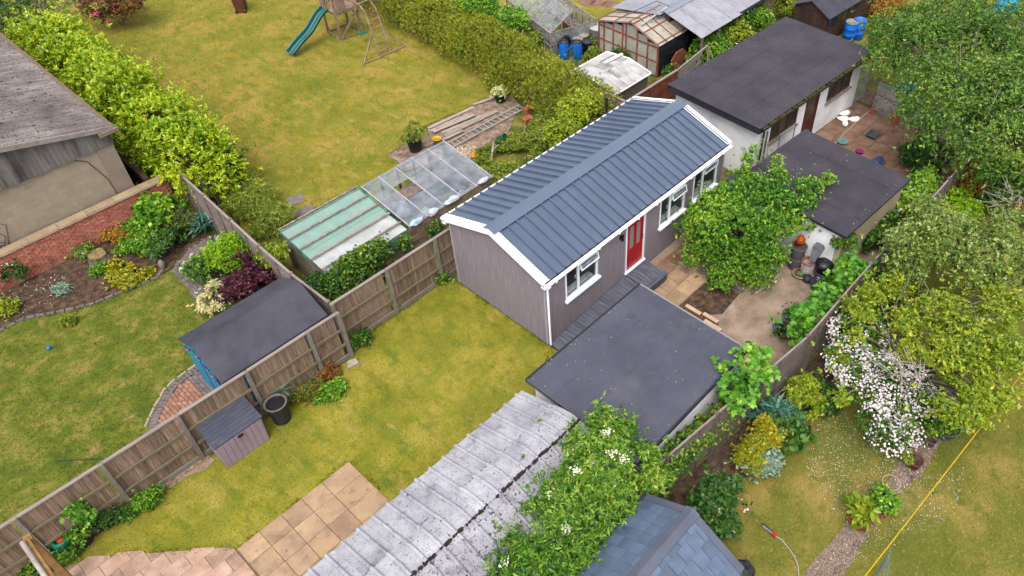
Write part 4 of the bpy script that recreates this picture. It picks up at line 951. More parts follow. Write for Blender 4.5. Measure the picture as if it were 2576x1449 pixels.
cbl = MB(); cbl.tube([(WX-1.2, WY+.01, 2.9), (WX-.9, WY+.0, 2.7), (WX-.6, WY, 1.8), (WX-.55, WY, .5)], .012, 5); cbl.build('cable', m_charcoal, wk)
for sd_ in (1, 2, 3):
    vr = MB(); rr = random.Random(sd_*5); x = -8.6-sd_*.35
    for _ in range(4):
        p = [(x, WY+.015, 1.0)]; xx, zz = x, 1.0
        for q in range(7): xx += rr.uniform(-.25, .2); zz += rr.uniform(.12, .3); p.append((xx, WY+.015, zz))
        vr.tube(p, [.012, .011, .01, .008, .006, .005, .004, .003], 4)
    vr.build('dead_creeper', M('dead_twig', [(110, 92, 82)], 4), None, ['dry creeper stems on the pale block gable, nearest the corner', 'dry creeper stems in the middle of the block gable', 'dry creeper stems on the block gable at the photo edge'][sd_-1], 'creeper', at=(x, WY+.01, 1))

# ================================================================== BRICK WALL
bw = thing('brick_wall', 'old red brick garden wall with pale concrete coping behind the flower bed', 'wall', (-7.6, 14.6, 0))
m_brick = M('red_brick', [(190, 104, 84), (214, 130, 106), (226, 160, 136)], 5, 6, .92, .4, 40, rnd=.18, layers=[(3, (130, 84, 76), .58, .7)])
m_mort = M('brick_mortar', [(190, 156, 134), (206, 176, 154)], 8, 5, .95, .3, 40)
MB().box(-13, -4.05, 14.54, 14.70, 0, 1.205).build('mortar', m_mort, bw)
sp, rest = [], MB()
BR = MB().box(-.105, .105, -.03, .04, -.0315, .0315)
allb = []
for k in range(16):
    for i in range(39):
        x = -4.17-i*.225-(.1125 if k % 2 else 0)
        if x > -12.9: allb.append((x, .04+k*.0745))
allb.sort(key=lambda t: (-t[0]*.2-t[1]))
vis = [b for b in allb if b[0] > -10.6]
vis.sort(key=lambda b: (b[1] < .3, -b[1]))
for x, z in vis[:298]: sp.append(((x, 14.53+jit(.003), z), (0, 0, 0)))
pieces(BR, 'brick', m_brick, bw, sp)
done = set(vis[:298])
for x, z in allb:
    if (x, z) not in done: rest.box(x-.105, x+.105, 14.50, 14.57, z-.0315, z+.0315)
rest.build('lower_bricks', m_brick, bw, kind='stuff')
m_cop = M('coping_concrete', [(172, 146, 116), (194, 170, 140)], 2, 7, .9, .3, 40, rnd=.05, layers=[(6, (140, 120, 100), .6, .72)])
pieces(MB().hexa([(-.44, -.17, 0), (.44, -.17, 0), (.44, .17, 0), (-.44, .17, 0), (-.44, -.15, .07), (.44, -.15, .07), (.44, .15, .085), (-.44, .15, .085)]), 'coping_stone', m_cop, bw, [((-4.5-i*.89, 14.62, 1.207), (0, jit(.004), 0)) for i in range(10)])
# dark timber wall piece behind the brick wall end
MB().box(-4.6, -4.45, 14.9, 19, 0, 1.3).build('side_wall', M('dark_boarding', [(66, 48, 40), (88, 66, 54)], 3, 6, .9), None, 'dark boarded wall in the shade beside the laurel hedge', 'wall', at=(-4.5, 17, 0))

# ================================================================== GREENHOUSE (aluminium, top centre)
gh1 = thing('greenhouse', 'small pitched glass greenhouse with cluttered interior beyond the clipped hedge', 'greenhouse', (12.65, 12.1, 0))
W1, L1, E1, R1 = 2.5, 4.2, 1.15, 1.95
gx, gy = 12.65, 12.1
bar1 = lambda p, q, w=.04: MB().bar((gx+p[0], gy+p[1], p[2]), (gx+q[0], gy+q[1], q[2]), w, w)
m_gl2 = glassmat('greenhouse_glass', (.28, .31, .33), .2, .08, .5)
m_oldbar = M('old_glazing_bar', [(150, 132, 122), (186, 168, 158)], 8, 5, .7)
nb = 7
for i in range(nb+1):
    y = L1*i/nb
    for x0 in (0, W1):
        bar1((x0, y, E1), (W1/2, y, R1)).build('glazing_bar', m_oldbar, gh1)
        bar1((x0, y, 0), (x0, y, E1)).build('side_post', m_oldbar, gh1)
for x0, z in ((0, E1), (W1, E1), (W1/2, R1), (0, .5), (W1, .5)): bar1((x0, 0, z), (x0, L1, z), .05).build('purlin', m_oldbar, gh1)
for x0 in (.62, 1.25, 1.88): bar1((x0, 0, 0), (x0, 0, E1+(R1-E1)*(1-abs(x0-W1/2)/(W1/2)))).build('gable_post', m_oldbar, gh1)
bar1((0, 0, E1), (W1, 0, E1)).build('gable_rail', m_oldbar, gh1); bar1((0, 0, .55), (W1, 0, .55)).build('gable_rail', m_oldbar, gh1)
for i in range(nb):
    y0, y1 = L1*i/nb+.02, L1*(i+1)/nb-.02
    for x0, dr in ((0, 1), (W1, -1)):
        for f0, f1 in ((.02, .5), (.51, .97)):
            pa = lambda f, y: (gx+x0+dr*W1/2*f, gy+y, E1+(R1-E1)*f)
            a, b, c, d_ = pa(f0, y0), pa(f0, y1), pa(f1, y1), pa(f1, y0); up_ = lambda p: (p[0], p[1], p[2]+.005)
            MB().hexa([a, b, c, d_, up_(a), up_(b), up_(c), up_(d_)]).build('pane', m_gl2, gh1)
        MB().box(gx+x0-.003, gx+x0+.003, gy+y0, gy+y1, .02, E1-.03).build('pane', m_gl2, gh1)
for i in range(4):
    x0, x1 = W1*i/4+.02, W1*(i+1)/4-.02; MB().box(gx+x0, gx+x1, gy-.003, gy+.003, .03, E1-.03).build('pane', m_gl2, gh1)
sh_ = MB(); sh_.box(gx+.15, gx+.8, gy+.2, gy+L1-.2, .55, .6); sh_.box(gx+W1-.8, gx+W1-.15, gy+.2, gy+L1-.2, .55, .6); sh_.build('staging', m_oldtimber, gh1)
rr = random.Random(9)
cl = [(178, 60, 50), (210, 206, 200), (150, 96, 70), (60, 110, 120), (196, 190, 188), (190, 90, 90), (90, 84, 84)]
for i in range(26):
    c = cl[i % 7]; x, y = gx+rr.choice((rr.uniform(.2, .75), rr.uniform(1.75, 2.3))), gy+.25+i*.145
    MB().lathe([(.05, 0), (.08, .16), (.082, .18), (.06, .165)], (x, y, .6), 8).build('plant_pot', M('pot_%d' % (i % 7), [c], 3), None, ['brick red', 'off white', 'terracotta', 'teal', 'pale grey', 'pink', 'dark grey'][i % 7]+' plant pot on the greenhouse staging, '+('nearest the gable end', 'second nearest the gable end', 'third from the gable end', 'farthest from the gable end')[i//7]+' of its colour', 'plant pot', 'pots inside the greenhouse', at=(x, y, .6))
gh1.rotation_euler = (0, 0, -.27)
for o in list(bpy.data.objects):
    if o.get('group') == 'pots inside the greenhouse':
        d_ = o.location-gh1.location; c_, s_ = math.cos(-.27), math.sin(-.27); o.location = (gh1.location.x+d_.x*c_-d_.y*s_, gh1.location.y+d_.x*s_+d_.y*c_, .6)

# ================================================================== TIMBER GREENHOUSE with polycarbonate roof
tg = thing('timber_greenhouse', 'brown timber framed greenhouse with cloudy panels and low pitched roof', 'greenhouse', (15.4, 9, 0))
X0, X1, Y0, Y1, YR_, EZ_, RZ_ = 14.45, 16.55, 7.25, 10.75, 8.75, 1.6, 2.15
m_red_t = M('red_brown_timber', [(138, 72, 52), (172, 102, 80)], 4, 6, .85, .3, 20, rnd=.12)
m_cloud = M('cloudy_panel', [(176, 172, 150), (206, 204, 190)], 2, 6, .4, spec=.4, rnd=.08, layers=[(2, (150, 160, 140), .55, .75)])
m_polyc = M('dirty_polycarbonate', [(176, 164, 146), (200, 190, 174), (216, 210, 202)], 1.5, 7, .4, spec=.4, rnd=.07, layers=[(2, (150, 136, 112), .55, .75)])
ztop = lambda y: EZ_+(RZ_-EZ_)*(1-abs(y-YR_)/(YR_-Y0) if y < YR_ else 1-(y-YR_)/(Y1-YR_))
yposts = [Y0+.04, 7.85, 8.45, 9.1, 9.3, 9.85, 10.4, Y1-.04]
for y in yposts: MB().box(X0-.035, X0+.035, y-.035, y+.035, 0, ztop(y)-.03).build('post', m_red_t, tg)
for a, b in zip(yposts, yposts[1:]):
    for z0, z1 in ((.08, .72), (.78, 1.38)):
        MB().box(X0-.008, X0+.008, a+.04, b-.04, z0, z1).build('panel', m_cloud, tg)
    MB().box(X0-.008, X0+.008, a+.04, b-.04, 1.46, min(ztop(a), ztop(b))-.06).build('panel', M('grey_panel', [(160, 156, 148), (178, 174, 168)], 2), tg)
for z in (.75, 1.42, .04): MB().box(X0-.03, X0+.03, Y0+.075, Y1-.075, z-.03, z+.03).build('rail', m_red_t, tg)
for s, (ya, yb) in enumerate(((Y0-.08, YR_), (Y1+.1, YR_))):
    for i in range(4):
        xa, xb = X0-.12+i*.56, X0-.12+(i+1)*.56-.01
        za, zb = (EZ_-.03, RZ_)
        MB().hexa([(xa, ya, za), (xb, ya, za), (xb, yb, zb), (xa, yb, zb), (xa, ya, za+.012), (xb, ya, za+.012), (xb, yb, zb+.012), (xa, yb, zb+.012)]).build('roof_panel', m_polyc, tg)
        MB().bar((xa+.03, ya, za+.03), (xa+.03, yb, zb+.03), .035, .03).build('roof_batten', m_red_t, tg)
    for f_ in (.06, .55, .93):
        MB().bar((X0-.1, ya+(yb-ya)*f_, EZ_-.03+(RZ_-EZ_+.03)*f_+.06), (X1+.05, ya+(yb-ya)*f_, EZ_-.03+(RZ_-EZ_+.03)*f_+.06), .035, .03).build('roof_purlin', m_red_t, tg)
m_bsheet = M('black_sheeting', [(24, 26, 34), (44, 46, 54)], 3, 6, .5, .8, 8, spec=.4)
sgm = MB(); nz = Noise3(8, 3)
for i in range(24):
    for j in range(12):
        P = lambda u, v: (X0+.06+2.05*u, Y0-.05+.025*float(nz((u*6, v*4, 0))), .02+1.5*v)
        sgm.poly([P(i/24, j/12), P((i+1)/24, j/12), P((i+1)/24, (j+1)/12), P(i/24, (j+1)/12)])
sgm.build('plastic_sheet', m_bsheet, tg, smooth=True)
MB().box(X0+.04, X1, Y0-.01, Y0+.03, 0, 1.55).build('side_wall', m_charcoal, tg)
MB().box(X1-.04, X1, Y0+.03, Y1, 0, 1.55).build('end_wall', m_cloud, tg)
MB().box(X0+.04, X1, Y1-.04, Y1, 0, 1.55).build('side_wall', m_cloud, tg)
m_greenp = M('green_tube', [(40, 104, 92)], 3)
for i, (a, b) in enumerate((((14.5, 9.3, 2.25), (16.3, 8.9, 2.45)), ((16.3, 8.9, 2.45), (16.7, 7.9, 2.2)), ((15.0, 8.2, 2.1), (16.3, 7.9, 2.3)))):
    MB().tube([a, b], .018, 6).build('garden_pole', m_greenp, None, ['long green tube lying across the timber greenhouse ridge', 'green tube sloping down the far side of the greenhouse roof', 'green tube lying on the near slope of the timber greenhouse'][i], 'pole', at=a)
MB().tube([(14.55, 8.35, 2.13), (16.4, 8.4, 2.26)], .045, 10).build('drain_pipe', M('grey_pipe', [(200, 200, 206)], 3), None, 'pale grey plastic pipe lying along the timber greenhouse ridge', 'pipe', at=(15.4, 8.4, 2.15))
# round brown table top leaning on the black sheet
tb = MB(); cx, cz = 15.5, .55
tb.extrude([(cx+.62*math.cos(a)*(1.0), cz+.55*math.sin(a)) for a in np.linspace(0, 2*math.pi, 9)[:-1]+.39], 'y', 6.85, 6.9)
tb.build('table_top', M('brown_table', [(138, 80, 52), (158, 96, 66)], 3), None, 'brown eight sided table top leaning against the black sheeting', 'table top', at=(15.5, 6.87, 0))

# ================================================================== IRON ROOFED BARN
br_ = thing('iron_roof_barn', 'open barn with bright corrugated iron roof behind the greenhouse', 'barn', (17.4, 8, 0))
m_iron = M('galvanised_iron', [(166, 166, 178), (188, 188, 198)], 1.5, 5, .4, spec=.5, rnd=.06, layers=[(1.2, (140, 140, 152), .56, .78)], k=.48)
for i in range(4):
    x0 = 15.85+i*.8
    o = Vector((x0, 6.0, 1.78+.01*(i % 2))); t = Vector((x0, 8.02, 2.30)); ribbed(MB(), corr_profile(.82, .118, .04, 6), o, (1, 0, 0), t-o, (t-o).length, .006).build('iron_sheet', m_iron, br_, fix=False)
for i in range(6):
    x0 = 15.55+i*.8
    o = Vector((x0, 8.12, 2.28)); t = Vector((x0, 10.9, 1.75)); ribbed(MB(), corr_profile(.82, .118, .04, 6), o, (1, 0, 0), t-o, (t-o).length, .006).build('iron_sheet', m_iron, br_, fix=False)
MB().extrude([(7.9, 2.31), (8.07, 2.37), (8.3, 2.29), (8.3, 2.31), (8.07, 2.39), (7.9, 2.33)], 'x', 15.8, 20.2).build('ridge_flashing', M('ridge_flashing', [(150, 156, 170)], 3), br_)
for x in (16.2, 17.5, 18.9): MB().box(x-.05, x+.05, 6.15, 6.25, 0, 1.78).build('post', m_oldtimber, br_)
MB().bar((15.9, 6.15, 1.76), (19.05, 6.15, 1.76), .06, .1).build('wall_plate', m_oldtimber, br_)
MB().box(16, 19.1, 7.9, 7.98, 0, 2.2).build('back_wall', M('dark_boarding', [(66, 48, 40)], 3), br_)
MB().hexa([(18.95, 6.1, 1.8), (22.5, 6.1, 1.8), (22.5, 8.6, 2.0), (18.95, 8.6, 2.0), (18.95, 6.1, 1.86), (22.5, 6.1, 1.86), (22.5, 8.6, 2.06), (18.95, 8.6, 2.06)]).build('flat_roof', M('pale_sheet_roof', [(160, 158, 166), (178, 176, 184)], 2, 6, .6), br_)
MB().box(18.95, 22.5, 6.02, 6.095, 1.74, 1.87).build('roof_edge', m_felt_edge, br_)
MB().box(19.4, 22.4, 6.3, 8.4, 0, 1.78).build('board_wall', m_wood, br_)
# ================================================================== PANEL FENCES by the barn
pf_ = thing('brown_panel_fence', 'red brown lap panel fence with pale top rail beside the white outbuilding', 'fence', (12, 5.4, 0))
sp = []
for xa in (9.75, 11.55):
    for k in range(13): sp.append(((xa+.85, 5.38+.0, .14+k*.115), (.12, 0, 0)))
    for f_ in (0, .57, 1.14, 1.7): MB().box(xa+f_-.02, xa+f_+.02, 5.33, 5.355, .05, 1.55).build('batten', m_browntimber, pf_)
pieces(MB().box(-.85, .85, -.007, .007, -.075, .075), 'lap_board', M('red_brown_lap', [(128, 66, 44), (156, 88, 62)], 3, 7, .9, .3, 20, stretch=(.6, 8, 8), rnd=.16), pf_, sp)
MB().box(9.7, 13.3, 5.33, 5.42, 1.56, 1.61).build('capping', m_cap_w, pf_)
for x in (9.72, 11.5, 13.3): MB().box(x-.05, x+.05, 5.43, 5.53, 0, 1.85 if x > 13 else 1.62).build('post', m_browntimber, pf_)
bf = thing('broken_fence', 'broken pale panel fence with missing boards beyond the brown fence', 'fence', (14.6, 5.5, 0))
for k in range(9):
    MB().bar((13.4, 5.42, .3+k*.15), (14.9+.2*(k % 3), 5.55, .3+k*.15+.02*(k % 2)), .015, .1).build('lap_board', m_cap_w, bf)
MB().bar((13.35, 5.4, 1.55), (15.8, 5.62, 1.62), .06, .06).build('capping', m_cap_w, bf)
for x in (14.2, 15.1, 15.8): MB().box(x-.04, x+.04, 5.5, 5.58, 0, 1.6).build('post', m_oldtimber, bf)
vf = thing('picket_screen', 'short pale upright board screen between the clipped hedge and white frame', 'fence', (10.1, 6, 0))
pieces(MB().box(-.01, .01, -.045, .045, 0, 1.42), 'board', m_cap_w, vf, [((10.1, 5.5+i*.1, .05), (0, 0, jit(.02)), (1, 1, 1+jit(.01))) for i in range(15)])
MB().box(10.06, 10.15, 5.42, 7.0, 1.475, 1.51).build('capping', m_cap_w, vf)

# ================================================================== WHITE LOW FRAME
wf = thing('white_roof_frame', 'low shed with dirty white sheet roof next to the clipped hedge', 'shed', (12.1, 7.9, 0))
m_wsheet = M('dirty_white_sheet', [(206, 202, 198), (226, 224, 222), (236, 234, 232)], 1.2, 7, .6, .1, 30, rnd=.04, layers=[(.9, (136, 126, 120), .50, .70), (14, (120, 106, 92), .66, .73)], k=.54)
ex0, ex1, ey0, ey1, eyr = 10.95, 13.3, 6.75, 9.25, 8.0
MB().box(ex0+.1, ex1-.08, ey0+.08, ey1-.1, 0, .86).build('wall', M('grey_green_board', [(108, 102, 88), (130, 122, 108)], 3, 6, .9, .3, 20, stretch=(7, 7, .5)), wf)
for i in range(5):
    for ya, yb, za, zb in ((ey0, eyr, .88, 1.12), (ey1, eyr, .98, 1.12)):
        xa, xb = ex0+i*.47, ex0+(i+1)*.47-.012
        MB().hexa([(xa, ya, za), (xb, ya, za), (xb, yb, zb), (xa, yb, zb), (xa, ya, za+.015), (xb, ya, za+.015), (xb, yb, zb+.015), (xa, yb, zb+.015)]).build('roof_sheet', m_wsheet, wf)
for ya, za in ((ey0-.02, .9), (ey1+.02, 1.0)): MB().bar((ex0, ya, za), (ex1, ya, za), .04, .04).build('edge_bar', m_white, wf)
for x in (ex0-.02, ex1+.03):
    MB().bar((x, ey0, .9), (x, eyr, 1.14), .04, .04).build('edge_bar', m_white, wf); MB().bar((x, ey1, 1.0), (x, eyr, 1.14), .04, .04).build('edge_bar', m_white, wf)
MB().bar((12.35, 8.55, 1.12), (13.35, 8.4, 1.2), .12, .04).build('white_plank', m_white, None, 'white plastic length lying on the dirty white sheet roof', 'plank', at=(12.8, 8.5, 1.1))
MB().tube([(12.3, 8.75, 1.12), (13.1, 8.65, 1.17)], .015, 6).build('garden_pole', m_greenp, None, 'short green tube lying on the dirty white sheet roof', 'pole', at=(12.7, 8.7, 1.1))

# ================================================================== WHITE OUTBUILDING
wo = thing('white_outbuilding', 'white rendered outbuilding with large black flat roof and brown windows', 'outbuilding', (10.52, -.28, 0))
ox, oy = 10.52, -.28; LX, LY, OZ = 7.85, 4.25, 2.6
holes = [(1.15, 3.0, 1.30, 2.2), (3.5, 4.5, .12, 2.18), (5.1, 6.95, 1.25, 2.15)]
mb = MB(); wall_holes(mb, ox+.3, ox+LX-.2, 0, OZ-.272, oy+.22, oy+.4, [(ox+a, ox+b, c, d) for a, b, c, d in holes]); mb.build('front_wall', m_render_w, wo)
MB().box(ox+.3, ox+.48, oy+.402, oy+LY-.2, 0, OZ-.272).build('end_wall', m_render_w, wo)
MB().box(ox+LX-.38, ox+LX-.2, oy+.402, oy+LY-.2, 0, OZ-.272).build('end_wall', m_render_w, wo)
MB().box(ox+.48, ox+LX-.38, oy+LY-.4, oy+LY-.2, 0, OZ-.272).build('back_wall', m_render_w, wo)
MB().box(ox+.48, ox+LX-.38, oy+.4, oy+LY-.4, .0, .06).build('floor', m_conc, wo)
MB().box(ox, ox+LX, oy, oy+LY, OZ-.27, OZ-.01).build('roof_edge', m_felt_edge, wo)
for i, (a, b) in enumerate(((0, 1.0), (1.0, 2.05), (2.05, 3.1), (3.1, LY))): MB().box(ox-.03, ox+LX+.03, oy+a-(.03 if i == 0 else 0), oy+b-.008, OZ-.009, OZ+.012+.002*i).build('felt_strip', m_felt2, wo)
m_bwin = M('brown_window_frame', [(86, 46, 34), (116, 66, 50)], 5, 6, .7)
m_dglass = M('dark_old_glass', [(50, 46, 44), (84, 80, 76)], 2, 5, .15, spec=.5)
for x0, x1, z0, z1 in (holes[0], holes[2]):
    f = MB(); X = lambda v: ox+v; yy = oy+.25
    f.box(X(x0), X(x1), yy, yy+.06, z0, z0+.05); f.box(X(x0), X(x1), yy, yy+.06, z1-.05, z1)
    for q in (0, .33, .66, 1): xq = X(x0)+(x1-x0-.06)*q; f.box(xq, xq+.06, yy-.004, yy+.056, z0+.05, z1-.05)
    w = f.build('window', m_bwin, wo)
    for q in range(3):
        xa, xb = X(x0)+(x1-x0-.06)*[0, .33, .66][q]+.06, X(x0)+(x1-x0-.06)*[.33, .66, 1][q]
        if q == 1: MB().box(xa, xb, yy+.02, yy+.03, z0+.05, z1-.05).build('pane', m_dglass, w)
        else:
            for k in range(5): zz = z0+.06+k*(z1-z0-.11)/5; MB().hexa([(xa, yy+.01, zz), (xb, yy+.01, zz), (xb, yy+.015, zz), (xa, yy+.015, zz), (xa, yy+.04, zz+.15), (xb, yy+.04, zz+.15), (xb, yy+.045, zz+.15), (xa, yy+.045, zz+.15)]).build('louvre_pane', m_dglass, w)
    MB().box(X(x0)-.05, X(x1)+.05, oy+.14, oy+.245, z0-.06, z0-.0).build('sill', M('old_sill', [(150, 136, 118), (170, 156, 138)], 5), w)
a, b, c, d_ = holes[1]
f = MB(); f.box(ox+a, ox+a+.07, oy+.23, oy+.32, c, d_); f.box(ox+b-.07, ox+b, oy+.23, oy+.32, c, d_); f.box(ox+a+.07, ox+b-.07, oy+.23, oy+.32, d_-.07, d_)
dfr = f.build('door_frame', m_bwin, wo)
dl = MB(); dl.box(ox+a+.075, ox+b-.075, oy+.25, oy+.29, c, c+.95); dl.box(ox+a+.075, ox+a+.17, oy+.25, oy+.29, c+.95, d_-.075); dl.box(ox+b-.17, ox+b-.075, oy+.25, oy+.29, c+.95, d_-.075)
dlo = dl.build('door', M('brown_door', [(92, 42, 36), (112, 56, 46)], 3), wo); MB().box(ox+a+.17, ox+b-.17, oy+.262, oy+.275, c+.95, d_-.075).build('pane', m_dglass, dlo)
MB().box(ox+a-.06, ox+b+.1, oy+.02, oy+.215, 0, .1).build('door_step', m_slab_b, wo)
gu = MB(); gu.tube([(ox+.1, oy-.07, OZ-.12), (ox+LX, oy-.07, OZ-.13)], .05, 8); gu.build('gutter', m_black, wo)
dp = MB(); dp.tube([(ox+.55, oy-.06, OZ-.17), (ox+.55, oy+.12, OZ-.4), (ox+.55, oy+.15, .1)], .04, 8); dp.build('downpipe', m_charcoal, wo)
MB().tube([(ox+.85, oy+.15, .3), (ox+.85, oy+.15, 2.0)], .03, 8).build('service_pipe', M('grey_service', [(120, 116, 116)], 4), wo)
mg = MB(); rr = random.Random(2)
for i in range(120): x = ox+.1+rr.random()*(LX-.2); mg.box(x, x+rr.uniform(.02, .08), oy-.13, oy-.01, OZ-.085, OZ-.045+rr.uniform(0, .035))
mg.build('gutter_moss', M('moss', [(60, 58, 24), (92, 88, 40)], 20, 5, .95), wo, kind='stuff')
wo.rotation_euler = (0, 0, -.048)

# ================================================================== SECOND FLAT ROOF SHED
fs = thing('cream_flat_shed', 'cream and white walled shed with dark felt flat roof behind the yard tree', 'shed', (7.95, -5.15, 0))
ax, ay, AX, AY, AZ = 7.95, -5.15, 4.1, 4.15, 2.1
MB().box(ax+.14, ax+.3, ay+.3, ay+AY-.12, 0, AZ-.12).build('white_wall', m_render_w, fs)
MB().box(ax+.15, ax+AX-.12, ay+.12, ay+.298, 0, AZ-.12).build('cream_wall', m_render_c, fs)
MB().box(ax+.302, ax+AX-.12, ay+.3, ay+AY-.12, 0, AZ-.125).build('inner_wall', m_render_c, fs)
MB().box(ax, ax+AX, ay, ay+AY, AZ-.12, AZ-.01).build('roof_edge', m_felt_edge, fs)
for i in range(4): MB().box(ax-.02+i*1.03, ax+.98+.02+i*1.03, ay-.02, ay+AY+.02, AZ-.009, AZ+.008+.004*(i % 2)).build('felt_strip', m_felt2, fs)
MB().box(ax-.025, ax+AX+.025, ay+AY-.16, ay+AY+.025, AZ+.013, AZ+.02).build('felt_border', m_felt2, fs)
fs.rotation_euler = (0, 0, -.05)
# grey roofed link behind the tree
MB().box(8.98, 9.7, -1.2, -.1, 0, 1.15).build('low_store', m_felt, None, 'low grey felt covered store between garden room and white outbuilding', 'store', at=(9.4, -.6, 0))

# ================================================================== DARK TIMBER SHED (top right)
ds = thing('dark_timber_shed', 'dark brown lap boarded shed with felt roof and window strip at top right', 'shed', (21.9, 3.1, 0))
m_dbrd = M('dark_shed_board', [(64, 44, 38), (92, 68, 58)], 4, 7, .85, .3, 20, rnd=.15)
dx, dy = 21.9, 3.1
MB().extrude([(dy+.12, 0), (dy+1.9, 0), (dy+1.9, 1.5), (dy+1.0, 1.95), (dy+.12, 1.5)], 'x', dx+.12, dx+3.4).build('wall_core', m_dbrd, ds)
sp = [((dx+.10, dy+1.0, .1+k*.13), (0, -.1, 0), (1, 1 if k < 11 else 1-(k-10)*.24, 1)) for k in range(14)]
pieces(MB().box(-.01, .01, -.9, .9, -.07, .07), 'lap_board', m_dbrd, ds, sp)
MB().box(dx+.07, dx+.09, dy+.95, dy+1.6, .1, 1.55).build('door', M('dark_shed_door', [(54, 36, 32), (74, 52, 46)], 4), ds)
sp = [((dx+1.8, dy+.10, .08+k*.13), (.1, 0, 0)) for k in range(6)]
pieces(MB().box(-1.65, 1.65, -.01, .01, -.07, .07), 'lap_board', m_dbrd, ds, sp)
for i in range(4): MB().box(dx+.25+i*.62, dx+.8+i*.62, dy+.08, dy+.1, .85, 1.42).build('pane', m_dglass, ds)
for i in range(5): MB().box(dx+.19+i*.62, dx+.245+i*.62, dy+.06, dy+.11, .8, 1.48).build('mullion', m_dbrd, ds)
for a, b in ((dy-.08, dy+1.0), (dy+2.08, dy+1.0)):
    MB().hexa([(dx-.05, a, 1.44), (dx+3.6, a, 1.44), (dx+3.6, b, 1.99), (dx-.05, b, 1.99), (dx-.05, a, 1.48), (dx+3.6, a, 1.48), (dx+3.6, b, 2.03), (dx-.05, b, 2.03)]).build('felt_slope', m_felts, ds)
ds.rotation_euler = (0, 0, -.05)
f2 = thing('lap_board_fence', 'dark brown lap board fence standing beyond the dark timber shed', 'fence', (25.3, 2, 0))
for k in range(12): MB().bar((25.2, 3.2, .15+k*.12), (27.5, 2.6, .15+k*.12), .02, .1).build('lap_board', m_dbrd, f2)

# ================================================================== CLIMBING FRAME WITH SLIDE
cf = thing('play_tower', 'timber climbing tower with green slide, monkey bars and swing on the far lawn', 'climbing frame', (7.6, 20.5, 0))
m_play = M('play_timber', [(134, 104, 84), (164, 134, 112), (178, 152, 132)], 4, 7, .85, .3, 20, rnd=.1)
tp = [(7.1, 20.6), (8.25, 20.55), (8.3, 21.75), (7.15, 21.75)]
for x, y in tp: MB().box(x-.045, x+.045, y-.045, y+.045, 0, 2.5).build('post', m_play, cf)
for i in range(9): MB().box(7.06, 8.34, 20.56+i*.138, 20.56+i*.138+.125, 1.33, 1.36).build('floor_board', m_play, cf)
for (a, b) in ((tp[0], tp[1]), (tp[1], tp[2]), (tp[2], tp[3]), (tp[3], tp[0])):
    MB().bar((a[0], a[1], 1.28), (b[0], b[1], 1.28), .04, .1).build('joist', m_play, cf)
    MB().bar((a[0], a[1], .04), (b[0], b[1], .04), .06, .07).build('ground_rail', m_play, cf)
MB().bar((7.12, 20.55, .05), (8.22, 20.5, 1.3), .06, .06).build('brace', m_play, cf)
MB().bar((8.3, 20.6, .6), (8.3, 21.5, 1.3), .06, .06).build('brace', m_play, cf)
for i in range(5): MB().box(7.19+i*.1, 7.26+i*.1, 20.53, 20.55, 1.25, 2.05).build('rail_slat', m_play, cf)
for i in range(3): MB().box(7.08, 7.1, 21.35+i*.11, 21.43+i*.11, 1.25, 2.05).build('rail_slat', m_play, cf)
for i in range(9): MB().box(7.2+i*.12, 7.27+i*.12, 21.78, 21.8, 1.25, 2.05).build('rail_slat', m_play, cf)
for y in (20.52, 21.79): MB().bar((7.1, y, 2.07), (8.3, y, 2.07), .05, .05).build('hand_rail', m_play, cf)
m_slide = M('green_slide_plastic', [(8, 94, 92), (18, 112, 108)], 1, 3, .5, spec=.4)
prof_s = [(-.27, .17), (-.24, .19), (-.21, .17), (-.19, .03), (-.13, 0), (.13, 0), (.19, .03), (.21, .17), (.24, .19), (.27, .17)]
path = []
for i in range(25):
    t = i/24; x = 6.98-2.35*t; z = 1.42-.05*t*3 if t < .08 else None
    z = 1.40*(1-t)**1.05+.10*math.sin(t*2*math.pi*1.5)*(1-t)*.9+.14*t
    path.append(Vector((x, 21.13-.22*t, max(z, .12))))
sl = MB(); rows = []
for i, p in enumerate(path):
    d = (path[min(i+1, 24)]-path[max(i-1, 0)]).normalized(); s_ = Vector((0, 0, 1)).cross(d).normalized(); u_ = d.cross(s_).normalized()
    rows.append([p+s_*a+u_*b for a, b in prof_s]+[p+s_*a+u_*(b-.03) for a, b in prof_s[::-1]])
for ra, rb in zip(rows, rows[1:]):
    n_ = len(ra)
    for k in range(n_): sl.poly([ra[k], ra[(k+1) % n_], rb[(k+1) % n_], rb[k]])
sl.poly(rows[0]); sl.poly(rows[-1]); sl.build('slide', m_slide, cf, smooth=False)
lt_ = [(7.32, 17.9), (7.9, 17.9)]
for (x, y), xt in zip(lt_, (7.42, 8.0)):
    MB().bar((x, y, 0), (xt, 18.55, 1.95), .06, .06).build('ladder_post', m_play, cf)
    MB().bar((xt, 18.55, 1.95), (xt, 18.9, 2.2), .06, .06).build('ladder_post', m_play, cf)
    MB().bar((xt, 18.85, 2.2), (xt, 20.65, 2.2), .06, .09).build('beam', m_play, cf)
for i in range(5):
    t = .12+.17*i; MB().bar((7.32+.1*t, 17.9+.65*t, 1.95*t), (7.9+.1*t, 17.9+.65*t, 1.95*t), .045, .045).build('rung', m_play, cf)
for i in range(5): MB().bar((7.42, 19.0+i*.38, 2.22), (8.0, 19.0+i*.38, 2.22), .045, .045).build('rung', m_play, cf)
MB().bar((6.42, 17.92, 0), (7.37, 18.25, 1.05), .06, .06).build('brace', m_play, cf); MB().bar((8.74, 17.84, 0), (7.97, 18.25, 1.05), .06, .06).build('brace', m_play, cf)
MB().bar((6.42, 17.92, .04), (8.74, 17.84, .04), .06, .06).build('ground_rail', m_play, cf)
rope = M('rope', [(150, 140, 124)], 8)
